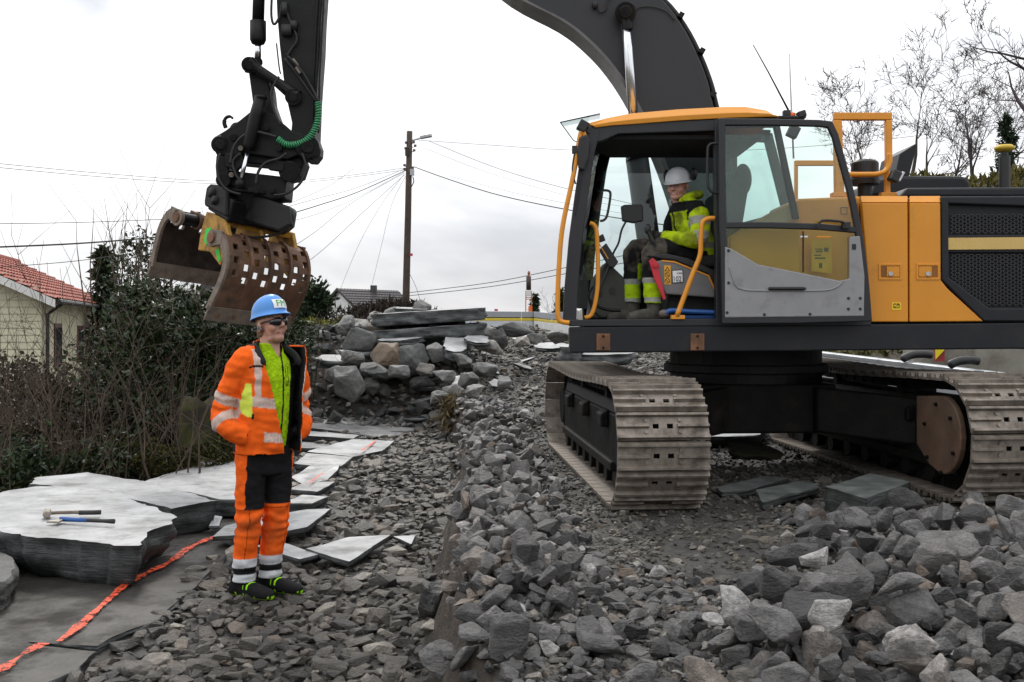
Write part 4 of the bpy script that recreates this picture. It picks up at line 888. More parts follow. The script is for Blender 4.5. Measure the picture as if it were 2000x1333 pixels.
# ---- open door, folded back along the side
YD = YS-.16; DOUT = [(1403, 231), (1500, 232), (1600, 234), (1626, 237), (1638, 262), (1650, 305), (1664, 355), (1675, 400), (1686, 460), (1694, 515), (1700, 575), (1704, 628), (1560, 632), (1411, 633), (1408, 500), (1405, 350)]
b_ = B(); b_.ribbon(DOUT, [14, 13, 13, 13, 13, 13, 13, 13, 13, 13, 13, 16, 14, 14, 12, 12], YD, .045, closed=True); b_.ribbon([(1416, 440), (1500, 440), (1600, 443), (1680, 450)], 12, YD+.002, .04)
do = b_.obj('cab_door', CABGREY, EX, False, .008); do['label'] = 'glazed cab door swung fully open against the side'
b_ = B(); b_.px([(1414, 243), (1622, 247), (1668, 445), (1420, 438)], YD+.02, .005); b_.obj('upper_pane', GLASSD, do)
b_ = B(); b_.px([(1418, 445), (1672, 450), (1672, 560), (1560, 536), (1480, 520), (1418, 486)], YD+.02, .005); b_.obj('lower_pane', GLASSL, do)
b_ = B(); b_.px([(1416, 482), (1430, 487), (1481, 517), (1567, 534), (1640, 549), (1659, 545), (1659, 463), (1680, 461), (1689, 540), (1688, 618), (1416, 621)], YD-.006, .03); gp = b_.obj('grey_door_panel', PANEL, do, False, .008)
b_ = B(); b_.tube(smooth_path(pxpath([(1424, 520), (1436, 556), (1450, 565), (1480, 568), (1600, 568), (1632, 562), (1648, 548)], YD-.008), 6), .006, 8); b_.obj('panel_ridge', PANEL, gp, True)
b_ = B(); b_.tube(pxpath([(1501, 564), (1504, 564), (1570, 564), (1574, 564)], YD-.022), [.008, .014, .014, .008], 10); b_.obj('door_strap', BLACK, do, True)
b_ = B()
for u, v in ((1657, 583), (1680, 583), (1657, 604), (1680, 604), (1423, 490), (1423, 553), (1420, 611), (1493, 615), (1582, 614)): b_.cyl(P(u, v, YD-.01), P(u, v, YD-.004), .012, 10)
b_.obj('door_screw', CABGREY, gp)
b_ = B(); b_.tube(smooth_path(pxpath([(1598, 444), (1602, 434), (1612, 431), (1640, 433), (1650, 437), (1652, 446)], YD-.04), 5), .010, 10); b_.box(P(1652, 441, YD-.02), (.06, .05, .05)); b_.obj('door_handle', BLACK, do, False)
b_ = B(); b_.ribbon([(1569, 452), (1569, 532)], 3, YD+.012, .006); b_.obj('door_seal', BLACK, do)
for (u0, v0, u1, v1, m_) in ((1563, 461, 1578, 464, WHITE), (1595, 461, 1623, 464, mat('orange_sticker', (.8, .3, .02), .5)), (1664, 477, 1672, 488, BLACK)):
    b_ = B(); b_.px([(u0, v0), (u1, v0), (u1, v1), (u0, v1)], YD+.012 if m_ is not BLACK else YD-.008, .002); b_.obj('sticker', m_, do)
b_ = B(); b_.px([(1585, 470), (1625, 470), (1625, 535), (1585, 530)], YS+.097, .002); so_ = b_.obj('decal', mat('yellow_decal', (.72, .36, .02), .5), EX)
b_ = B()
for u0, v0, u1, v1 in ((1592, 486, 1606, 488), (1594, 490, 1606, 493), (1610, 484, 1618, 492), (1590, 498, 1604, 500), (1592, 503, 1612, 506), (1600, 514, 1606, 524)): b_.px([(u0, v0), (u1, v0), (u1, v1), (u0, v1)], YS+.094, .002)
b_.obj('decal_print', BLACK, so_)
b_ = B(); b_.ribbon([(1642, 405), (1655, 405), (1655, 419), (1642, 419)], 1, YS+.196, .003, closed=True); b_.obj('decal_frame', BLACK, so_)
# ---- inside the cab: seat, console, screen, pedals, levers
SEAT = mat('seat_fabric', (.02, .02, .021), .85, 0, .25, 30)
Yc = 9.08
b_ = B(); b_.prism([P(1300, 505, Yc-.25), P(1420, 495, Yc-.25), P(1425, 520, Yc-.25), P(1300, 525, Yc-.25)], (0, .5, 0)); b_.prism([P(1402, 505, Yc-.24), P(1440, 345, Yc-.24), P(1466, 350, Yc-.24), P(1438, 520, Yc-.24)], (0, .48, 0)); st_ = b_.obj('seat', SEAT, EX, False, .03)
b_ = B(); b_.ell(P(1450, 352, Yc), (.075, .15, .14), n=20, k=12); b_.obj('headrest', SEAT, st_, True)
b_ = B(); b_.prism([P(1310, 530, Yc-.2), P(1420, 530, Yc-.2), P(1430, 625, Yc-.2), P(1300, 625, Yc-.2)], (0, .4, 0)); b_.obj('seat_base', INT, st_, False, .02)
YC = YS+.16
b_ = B(); b_.px([(1278, 512), (1292, 508), (1318, 511), (1384, 538), (1396, 566), (1398, 582), (1300, 575), (1286, 545)], YC, .12); cs_ = b_.obj('side_console', mat('console_grey', (.17, .165, .165), .6, 0, .08, 10), EX, False, .012)
b_ = B(); b_.px([(1262, 500), (1300, 495), (1345, 505), (1400, 530), (1400, 560), (1384, 536), (1318, 509), (1290, 506)], YC-.004, .15); b_.obj('console_cover', BLACK, cs_, False, .01)
b_ = B(); b_.ribbon([(1293, 509.5), (1318, 512), (1384, 539), (1397, 568)], 3, YC-.006, .01); b_.obj('console_trim', ORANGE2, cs_)
b_ = B(); b_.px([(1267, 510), (1275, 504), (1284, 512), (1288, 520), (1286, 526), (1301, 584), (1296, 587), (1278, 545), (1272, 524)], YC-.03, .02); b_.cyl(P(1280, 519, YC-.045), P(1280, 519, YC-.01), .022, 14); lv = b_.obj('safety_lever', RED, EX, False, .004)
b_ = B(); b_.px([(1297, 519), (1310, 519), (1310, 556), (1298, 556)], YC-.004, .003); wy = b_.obj('warning_sticker', mat('amber_sticker', (.8, .38, .01), .5), cs_)
b_ = B(); b_.ribbon([(1303.5, 521), (1309, 530), (1298, 530)], 1.1, YC-.006, .002, closed=True)
for cv in (537, 549):
    ring_ = [(1303.5+5*math.cos(a_), cv+5*math.sin(a_)) for a_ in [2*math.pi*j/14 for j in range(14)]]; b_.ribbon(ring_, 1, YC-.006, .002, closed=True); b_.ribbon([(1300.5, cv-3), (1306.5, cv+3)], 1.2, YC-.006, .002)
b_.obj('warning_symbols', BLACK, wy)
b_ = B(); b_.px([(1312, 528), (1334, 527), (1335, 552), (1313, 554)], YC-.004, .003); b_.obj('number_sticker_edge', BLACK, cs_); b_ = B(); b_.px([(1313.5, 529.5), (1332.5, 528.5), (1333.5, 550.5), (1314.5, 552.3)], YC-.006, .003); ns = b_.obj('number_sticker', WHITE, cs_)
text_obj('number_text', '102', .062, BLACK, ns, Matrix.Translation(P(1322.5, 545.5, YC-.008)) @ FACECAM, squash=.8)
text_obj('unit_text', 'Lwa', .026, BLACK, ns, Matrix.Translation(P(1327, 533.5, YC-.008)) @ FACECAM)
b_ = B(); b_.px([(1213, 403), (1220, 400), (1252, 399), (1256, 404), (1257, 432), (1238, 436), (1216, 432)], YS+.42, .06); b_.obj('monitor', BLACK, EX, False, .01)
b_ = B(); b_.tube(smooth_path(pxpath([(1222, 434), (1214, 450), (1208, 475), (1198, 495), (1190, 520), (1165, 580)], YS+.44), 5), .009, 8); b_.obj('monitor_arm', BLACK, EX, True)
b_ = B(); b_.px([(1170, 488), (1184, 475), (1208, 512), (1200, 523), (1190, 522)], YS+.4, .06); b_.px([(1168, 462), (1178, 457), (1183, 470), (1172, 474)], YS+.4, .05); b_.obj('control_unit', BLACK, EX, False, .006)
b_ = B(); b_.ribbon([(1170, 476), (1188, 506)], 2, YS+.396, .006); b_.obj('unit_trim', ORANGE2, EX)
b_ = B(); b_.tube(smooth_path(pxpath([(1282, 505), (1278, 480), (1272, 465), (1265, 450)], YS+.25), 5), [.03]*5+[.022]*5+[.02]*6, 12); b_.ell(P(1265, 448, YS+.25), (.028, .025, .045), n=12, k=8); b_.obj('joystick', BLACK, EX, True)
b_ = B(); b_.prism([P(1160, 545, YS+.5), P(1185, 510, YS+.5), P(1225, 548, YS+.5), P(1240, 550, YS+.5), P(1240, 622, YS+.5), P(1150, 622, YS+.5)], (0, .4, 0)); b_.obj('front_console', mat('olive_console', (.05, .052, .045), .7), EX, False, .02)
for v_, u_ in ((575, 1170), (568, 1196)): 
    b_ = B(); b_.cyl(P(u_, v_, YS+.49), P(u_, v_, YS+.5), .03, 16); b_.obj('console_plug', BLACK, EX)
b_ = B(); b_.tube(smooth_path(pxpath([(1150, 585), (1170, 600), (1190, 606), (1212, 607)], YS+.3), 5), .014, 8); b_.tube(smooth_path(pxpath([(1158, 560), (1150, 580), (1160, 608), (1178, 622)], YS+.25), 5), .01, 8); b_.obj('pedal_linkage', GRIME, EX, True)
BLT = mat('blue_tool_paint', (.02, .10, .35), .45)
t2 = thing('pipe_wrench', P(1340, 618, YS+.12), 'blue handled pipe wrench lying on the cab floor', 'wrench')
b_ = B(); b_.tube(smooth_path(pxpath([(1300, 612), (1312, 607), (1350, 609), (1400, 611)], YS+.12), 5), .02, 10); b_.tube(smooth_path(pxpath([(1310, 619), (1350, 620), (1400, 620)], YS+.16), 5), .016, 10); b_.obj('handle', BLT, t2, True)
b_ = B(); b_.ell(P(1297, 613, YS+.13), (.045, .03, .035), n=12, k=8); b_.obj('jaw', STEEL, t2, True)
t3 = thing('spirit_level', P(1365, 605, YS+.2), 'white marked tool case lying behind the wrench in the cab', 'tool case')
b_ = B(); b_.px([(1310, 606), (1398, 604), (1398, 614), (1310, 616)], YS+.22, .10); b_.obj('case', GRIME, t3, False, .006); b_ = B(); b_.px([(1348, 605.5), (1366, 605), (1366, 608), (1348, 608.5)], YS+.218, .002); b_.obj('label_strip', WHITE, t3)
t3.name = 'tool_case'
# antennas, beacon, lamp on the roof
b_ = B(); b_.tube(pxpath([(1471, 88), (1500, 140), (1540, 216)], YS+.5), [.004, .006, .009], 8); b_.obj('whip_antenna', BLACK, EX, True)
b_ = B(); b_.tube(pxpath([(1542, 106), (1544, 170), (1546, 216), (1550, 310)], YS+.6), [.006, .007, .008, .008], 8); b_.obj('white_antenna', mat('antenna_grey', (.5, .5, .52), .4), EX, True)
b_ = B(); b_.box(P(1536, 222, YS+.5), (.06, .06, .05)); b_.px([(1520, 226), (1575, 226), (1575, 231), (1520, 231)], YS+.45, .15); b_.obj('antenna_base', BLACK, EX, False, .006)
b_ = B(); b_.cyl(P(1547, 228, YS+.5), P(1547, 221, YS+.5), .03, 16); b_.obj('beacon', mat('beacon_orange', (.85, .15, .02), .35), EX, False, .005)
b_ = B(); b_.box(P(1565, 224, YS+.48), (.07, .08, .055), Matrix.Rotation(-.3, 3, 'Y')); b_.box(P(1549, 258, YS+.35), (.09, .08, .10), Matrix.Rotation(.45, 3, 'Y')); b_.obj('rear_work_lamp', BLACK, EX, False, .008)
# ---- boom
YB = 9.95; BW = .38
outer = [(1440, 620), (1450, 540), (1440, 420), (1418, 300), (1392, 200), (1383, 160), (1362, 105), (1330, 45), (1285, -10), (1180, -95), (1050, -190), (900, -320), (780, -440), (690, -540)]
inner = [(1380, 625), (1350, 520), (1320, 410), (1285, 310), (1236, 208), (1192, 140), (1148, 92), (1098, 53), (1003, 2), (920, -70), (840, -150), (750, -240), (660, -330), (620, -470)]
oi_ = [P(u, v, YB) for u, v in outer]; ii_ = [P(CX+(u-CX)*1.02, HZ+(v-HZ)*1.02, YB) for u, v in inner]
oi_ = smooth_path(oi_, 4); ii_ = smooth_path(ii_, 4)
vs = []; fs = []; n_ = len(oi_)
for a_, c_ in zip(oi_, ii_): vs += [a_, c_, c_+Vector((0, BW, 0)), a_+Vector((0, BW, 0))]
for i in range(n_-1):
    for j in range(4): fs.append((i*4+j, i*4+(j+1) % 4, (i+1)*4+(j+1) % 4, (i+1)*4+j))
fs += [(0, 1, 2, 3), (n_*4-4, n_*4-1, n_*4-2, n_*4-3)]
BOOMM = mat('boom_grey', (.016, .017, .021), .5, 0, .1, 2, dirt=(.026, .025, .025), dirt_lo=.5, dirt_hi=.9, dscale=2)
bo = to_obj('boom', vs, fs, BOOMM, EX, False, .015)
b_ = B()   # lower flange, lighter worn edge
nf = len(ii_)
vs = []; fs = []
for i in range(4, nf):
    a_ = ii_[i]; d = (oi_[i]-ii_[i]).normalized()
    vs += [a_-d*.025+Vector((0, -.03, 0)), a_+d*.02+Vector((0, -.03, 0)), a_+d*.02+Vector((0, BW+.03, 0)), a_-d*.025+Vector((0, BW+.03, 0))]
k_ = nf-4
for i in range(k_-1):
    for j in range(4): fs.append((i*4+j, i*4+(j+1) % 4, (i+1)*4+(j+1) % 4, (i+1)*4+j))
to_obj('boom_flange', vs, fs, mat('worn_flange', (.12, .12, .12), .4, .3, .3, 5), bo)
b_ = B()
for off, yy in ((.05, .10), (.05, .2), (.06, .32), (.045, .42)):
    b_.tube([p_+(p_-q_).normalized()*off+Vector((0, yy, 0)) for p_, q_ in zip(oi_[10:], ii_[10:])], .026, 8)
b_.obj('boom_hoses', RUBBER, bo, True)
b_ = B(); kx = [P(1388, 190, YB), P(1366, 105, YB), P(1325, 35, YB)]
for q_ in kx: b_ = B(); b_.box(q_+Vector((.03, .25, .03)), (.05, .5, .05), Matrix.Rotation(.5, 3, 'Y')); b_.obj('hose_clamp', GRIME, bo)
# boom cylinders (one on each side of the boom)
for yy, lab in ((9.84, 'near boom cylinder with chrome rod'), (10.62, 'far boom cylinder')):
    b_ = B(); b_.tube(pxpath([(1240, 296), (1245, 310)], yy), [.09, .115], 20); b_.tube(pxpath([(1244, 308), (1261, 430), (1285, 600)], yy), .108, 20); b_.tube(pxpath([(1231, 318), (1244, 430)], yy-.03), .022, 8); b_.ell(P(1285, 605, yy), (.12, .08, .12))
    c_ = b_.obj('boom_cylinder', DGREY, EX, True); c_['label'] = lab
    b_ = B(); b_.tube(pxpath([(1222, 50), (1227, 100), (1243, 300)], yy), .046, 18); b_.obj('rod', CHROME, c_, True)
    b_ = B(); b_.cyl(P(1222, 24, yy-.06), P(1222, 24, yy+.10), .098, 24); b_.cyl(P(1222, 24, yy-.09), P(1222, 24, yy-.05), .06, 16); b_.tube(pxpath([(1222, 30), (1225, 60)], yy), .055, 14); b_.obj('rod_eye', GRIME, c_, False, .008)
b_ = B(); b_.tube(smooth_path(pxpath([(1165, 8), (1172, 24), (1184, 18), (1186, 2), (1196, -6)], YB-.03), 5), .008, 8); b_.tube(smooth_path(pxpath([(1240, 22), (1252, 14), (1275, 14), (1300, 22), (1318, 40)], YB-.02), 5), .006, 8); b_.ell(P(1162, 10, YB-.03), (.03, .03, .04)); b_.obj('grease_lines', RUBBER, bo, True)
# ---- stick
b_ = B(); SY = 9.98; SD = .32
b_.px([(539, -20), (541, 30), (546, 90), (553, 150), (560, 195), (570, 240), (568, 262), (578, 300), (596, 312), (610, 313), (620, 300), (621, 285), (615, 268), (618, 190), (625, 95), (627, 40), (631, -20), (700, -520), (640, -560), (560, -330)], SY, SD)
sk = b_.obj('stick', GRIME, EX, False, .012)
b_ = B()
for uu in (0, 6, 12): b_.tube(pxpath([(610+uu, 260), (612+uu, 150), (618+uu, 40), (621+uu, -10)], SY-.012), .01, 6)
b_.obj('wear_strip', GRIME, sk)
b_ = B(); b_.tube(smooth_path(pxpath([(531, -10), (530, 30), (535, 48), (545, 35), (550, 10)], SY-.03), 5), .012, 8)
b_.tube(smooth_path(pxpath([(540, 85), (545, 130), (548, 145)], SY-.05), 4), .008, 6); b_.tube(smooth_path(pxpath([(552, 5), (566, 40), (580, 75), (570, 95), (560, 110)], SY-.03), 5), .012, 8); b_.tube(smooth_path(pxpath([(556, 115), (580, 145), (605, 180), (620, 200)], SY-.04), 5), .014, 8); b_.tube(smooth_path(pxpath([(562, 110), (590, 140), (612, 178), (622, 198)], SY-.06), 5), .012, 8)
b_.box(P(560, 60, SY-.03), (.09, .06, .1)); b_.box(P(574, 50, SY-.03), (.06, .05, .08)); b_.box(P(556, 18, SY-.03), (.05, .05, .12))
b_.obj('hydraulic_hoses', RUBBER, sk, True)
b_ = B(); b_.tube(pxpath([(572, 116), (582, 130)], SY-.05), .016, 8); b_.tube(pxpath([(578, 132), (586, 144)], SY-.07), .014, 8); b_.obj('hose_fitting', STEEL, sk)
# green spiral hose guard
pth = smooth_path(pxpath([(621, 200), (622, 225), (616, 250), (603, 270), (583, 281), (560, 283), (543, 272)], SY-.08), 12)
b_ = B(); b_.tube(pth, .021, 10); rr_ = len(pth)
gh = b_.obj('green_hose', mat('green_hose_guard', (.02, .17, .07), .5, 0, .2, 20), EX, True)
b_ = B(); hx = []
for i in range(len(pth)*6):
    s_ = i/6; k0 = min(int(s_), rr_-2); p_ = pth[k0].lerp(pth[k0+1], s_-k0); t_ = (pth[k0+1]-pth[k0]).normalized(); n1 = t_.orthogonal().normalized()
    n1 = (Vector((0, 1, 0))-t_*t_.y).normalized(); n2 = t_.cross(n1); a_ = i*2*math.pi/14
    hx.append(p_+(n1*math.cos(a_)+n2*math.sin(a_))*.025)
b_.tube(hx, .0085, 5); b_.obj('spiral_wrap', mat('green_spiral', (.04, .27, .11), .45), gh, True)
# bucket cylinder
b_ = B(); yy = SY+.1; b_.tube(pxpath([(560, -330), (506, -20), (504, 48)], yy), .058, 18); b_.tube(pxpath([(504, 42), (504, 78), (504, 86)], yy), [.078, .078, .06], 18); bc = b_.obj('bucket_cylinder', GRIME, EX, True)
b_ = B(); b_.tube(pxpath([(504, 80), (503.5, 118)], yy), .032, 16); b_.obj('rod', CHROME, bc, True)
# linkage
b_ = B()
for yy in (SY-.02, SY+.34):
    b_.tube(pxpath([(487, 127), (505, 137), (540, 160), (580, 190)], yy), [.085, .05, .047, .07], 12)
    b_.cyl(P(487, 127, yy-.05), P(487, 127, yy+.05), .075, 20); b_.cyl(P(572, 190, yy-.05), P(572, 190, yy+.05), .075, 20); b_.cyl(P(487, 127, yy-.08), P(487, 127, yy), .04, 14); b_.cyl(P(572, 190, yy-.08), P(572, 190, yy), .04, 14)
b_.cyl(P(487, 127, SY-.02), P(487, 127, SY+.36), .05, 16); b_.cyl(P(503, 122, SY+.05), P(503, 122, SY+.2), .05, 12)
b_.obj('link_arm', GRIME, EX, False)
b_ = B(); b_.px([(485, 140), (520, 142), (527, 172), (530, 200), (545, 242), (497, 232), (492, 190)], SY+.06, .28); b_.obj('rocker_link', GRIME, EX, False, .015)
# ---- tiltrotator
b_ = B(); TY = SY-.05
b_.px([(412, 282), (418, 268), (440, 255), (468, 235), (494, 214), (530, 222), (556, 244), (570, 256), (592, 262), (592, 300), (560, 312), (520, 306), (480, 300), (440, 302), (424, 305)], TY+.02, .07)
b_.px([(412, 282), (418, 268), (440, 255), (468, 235), (494, 214), (530, 222), (556, 244), (570, 256), (592, 262), (592, 300), (560, 312), (520, 306), (480, 300), (440, 302), (424, 305)], TY+.40, .07)
b_.cyl(P(430, 283, TY), P(430, 283, TY+.5), .085, 22); b_.cyl(P(600, 287, TY-.02), P(600, 287, TY+.52), .115, 24); b_.cyl(P(612, 296, TY+.0), P(612, 296, TY+.5), .07, 20)
tl = b_.obj('tilt_hitch', GRIME, EX, False, .012)
b_ = B(); b_.prism([P(440, 296, TY+.1), P(585, 292, TY+.1), P(594, 318, TY+.1), (P(585, 345, TY+.1)), P(560, 352, TY+.1), P(545, 325, TY+.1), P(440, 315, TY+.1)], (0, .3, 0)); b_.px([(422, 302), (446, 305), (448, 355), (432, 362), (422, 350), (420, 325)], TY+.02, .4); b_.px([(440, 332), (560, 346), (556, 388), (528, 390), (470, 372), (438, 356)], TY+.06, .36)
b_.obj('tilt_housing', GRIME, EX, False, .015)
b_ = B(); b_.cyl(P(436, 352, TY-.02), P(436, 352, TY+.06), .07, 18); b_.obj('pivot_boss', GRIME, EX, False, .008); b_ = B(); b_.cyl(P(565, 335, TY), P(565, 335, TY+.45), .1, 20); b_.obj('pivot_boss', GRIME, EX, False, .008)
b_ = B(); b_.tube(pxpath([(509, 192), (500, 225), (486, 285), (484, 292)], TY-.05), [.056, .06, .06, .045], 16); b_.tube(pxpath([(510, 188), (510, 194)], TY-.05), .06, 12); tc_ = b_.obj('tilt_cylinder', GRIME, EX, True)
b_ = B(); b_.tube(pxpath([(483, 300), (470, 354)], TY-.05), .022, 14); b_.obj('rod', CHROME, tc_, True)
b_ = B(); b_.ell(P(469, 360, TY-.05), (.05, .05, .05)); b_.obj('rod_eye', GRIME, tc_, True)
b_ = B(); b_.tube(smooth_path(pxpath([(441, 250), (438, 240), (441, 231), (449, 228), (455, 232)], TY+.1), 5), [.02]*8+[.016]*8+[.012]*5, 10); b_.tube(smooth_path(pxpath([(448, 256), (456, 244), (466, 242), (470, 246)], TY+.1), 5), .014, 8); b_.obj('lifting_hook', GRIME, EX, True)
for pts, r_ in (([(540, 268), (520, 262), (495, 258), (470, 270), (455, 292), (450, 320)], .014), ([(545, 150), (530, 180), (535, 215), (548, 245)], .012), ([(560, 300), (545, 310), (520, 318), (505, 335), (500, 360)], .014), ([(470, 300), (455, 315), (460, 340), (475, 362)], .012), ([(590, 300), (598, 330), (585, 360), (560, 378), (535, 382)], .012), ([(430, 300), (424, 330), (430, 355), (445, 372), (470, 380)], .012)):
    b_ = B(); b_.tube(smooth_path(pxpath(pts, TY-.06), 6), r_, 8); b_.obj('rotator_hose', RUBBER, EX, True)
for u, v, r_ in ((455, 268, .035), (520, 250, .03), (545, 290, .03), (470, 290, .025), (500, 372, .03), (530, 372, .028), (452, 342, .026), (600, 287, .06), (430, 283, .045)):
    b_ = B(); b_.cyl(P(u, v, TY-.045), P(u, v, TY+.03), r_, 12); b_.obj('pin_head', STEEL if r_ < .028 else GRIME, EX, False, .004)
b_ = B(); b_.px([(438, 300), (470, 296), (478, 318), (462, 334), (440, 326)], TY-.03, .06); b_.obj('valve_block', GRIME, EX, False, .01); b_ = B(); b_.px([(520, 312), (556, 316), (552, 336), (524, 332)], TY-.03, .06); b_.obj('valve_block', GRIME, EX, False, .01)
# ---- lower hitch and grapple: own axes. A = jaw axis (to the right and away), Oo = from left jaw to right jaw, Nn = downwards
A = Vector((.627, .773, -.094)).normalized(); Oo = Vector((.72, -.58, -.40)); Oo = (Oo-A*Oo.dot(A)).normalized(); Nn = A.cross(Oo).normalized()
if Nn.z > 0: Nn = -Nn
GC = P(385, 446, 10.15)              # middle between the two front pivots
def gq(a, o_, n): return GC+A*a+Oo*o_+Nn*n
def gpx(u, v, a=0.0):
    """pixel -> (o, n) on the plane a = const of the grapple"""
    ray = P(u, v, 1.0)-Vector((0, 0, CZ)); c0 = Vector((0, 0, CZ)); g0 = GC+A*a
    p_ = c0+ray*((g0-c0).dot(A)/ray.dot(A)); d = p_-g0; return d.dot(Oo), d.dot(Nn)
GY = mat('worn_yellow_paint', (.55, .29, .035), .55, 0, .25, 6, dirt=(.07, .05, .035), dirt_lo=.42, dirt_hi=.66, dscale=6)
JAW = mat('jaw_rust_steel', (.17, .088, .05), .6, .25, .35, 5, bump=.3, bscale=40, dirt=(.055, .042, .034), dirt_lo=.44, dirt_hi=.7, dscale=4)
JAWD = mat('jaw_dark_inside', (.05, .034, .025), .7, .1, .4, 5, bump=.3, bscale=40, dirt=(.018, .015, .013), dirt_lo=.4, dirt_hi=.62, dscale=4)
JEDGE = mat('jaw_edge_steel', (.21, .165, .13), .6, .2, .2, 12, bump=.2, bscale=60, dirt=(.09, .07, .055), dirt_lo=.45, dirt_hi=.75, dscale=8)
GREEN = mat('green_spray', (.03, .62, .06), .6, 0, .2, 20)
GW = .95
def gplate(b__, pts, a, th): b__.prism([gq(a, *gpx(u, v, a)) for u, v in pts], A*th)
b_ = B()
gplate(b_, [(398, 392), (402, 366), (410, 359), (428, 361), (443, 371), (441, 424), (398, 402)], .02, .05)
gplate(b_, [(432, 420), (433, 386), (446, 374), (468, 372), (560, 402), (566, 440), (543, 452), (480, 432)], .22, .05)
b_.prism([gq(.05, -.02, -.42), gq(.05, .34, -.42), gq(.05, .36, -.2), gq(.05, -.02, -.2)], A*.7)
b_.obj('quick_hitch', GRIME, EX, False, .02)
b_ = B(); c1 = gpx(414, 377, .02); b_.cyl(gq(.0, *c1), gq(.6, *c1), .05, 16); c1 = gpx(420, 392, .02); b_.cyl(gq(.0, *c1), gq(.6, *c1), .045, 16); b_.obj('hitch_pin', GRIME, EX, True)
b_ = B(); b_.cyl(P(497, 402, 10.3), P(500, 368, 10.25), .27, 32); b_.cyl(P(499, 384, 10.25), P(500, 374, 10.25), .31, 32); b_.obj('rotator', GRIME, EX, False, .01)
b_ = B(); b_.px([(525, 395), (560, 404), (566, 402), (571, 410), (566, 440), (548, 456), (500, 445)], 10.35, .25); b_.obj('hitch_body', GRIME, EX, False, .02)
b_ = B(); b_.tube(smooth_path(pxpath([(560, 415), (570, 418), (571, 432), (560, 447), (540, 458), (505, 464), (470, 462)], 10.2), 8), .012, 8); b_.ell(P(560, 412, 10.25), (.05, .05, .05)); b_.obj('grapple_hose', RUBBER, EX, True)
gfr = B()
gplate(gfr, [(403, 413), (440, 428), (446, 462), (440, 495), (429, 519), (409, 492), (386, 489), (392, 450)], .06, .05)
for a_ in (.45, .86):
    pl_ = [gpx(u, v, .06) for u, v in [(403, 413), (440, 428), (446, 462), (440, 495), (429, 519), (409, 492), (386, 489), (392, 450)]]
    gfr.prism([gq(a_, *q_) for q_ in pl_], A*.05)
c1 = gpx(405, 414, .06); c2 = gpx(441, 428, .06)
gfr.prism([gq(.06, *c1), gq(.06, *c2), gq(.06, c2[0], c2[1]+.07), gq(.06, c1[0], c1[1]+.05)], A*.85)
GRP = gfr.obj('grapple', GY, EX, False, .01); GRP['label'] = 'yellow frame of the sorting grapple with rusty slotted jaws'
for pts in ([(398, 470), (402, 448), (412, 444), (410, 462), (402, 480)], [(410, 470), (416, 452), (420, 456), (416, 478), (411, 482)], [(420, 488), (428, 486), (431, 508), (427, 513)]):
    b_ = B(); gplate(b_, pts, .055, .003); b_.obj('green_mark', GREEN, GRP)
def resample(pts, n):
    q_ = smooth_path([Vector((x, z, 0)) for x, z in pts], 8); L_ = [0]
    for a_, c_ in zip(q_[:-1], q_[1:]): L_.append(L_[-1]+(c_-a_).length)
    out_ = []
    for i in range(n):
        s_ = L_[-1]*i/(n-1); k = 0
        while k < len(q_)-2 and L_[k+1] < s_: k += 1
        t_ = (s_-L_[k])/max(1e-9, L_[k+1]-L_[k]); p_ = q_[k].lerp(q_[k+1], t_); out_.append((p_.x, p_.y))
    return out_
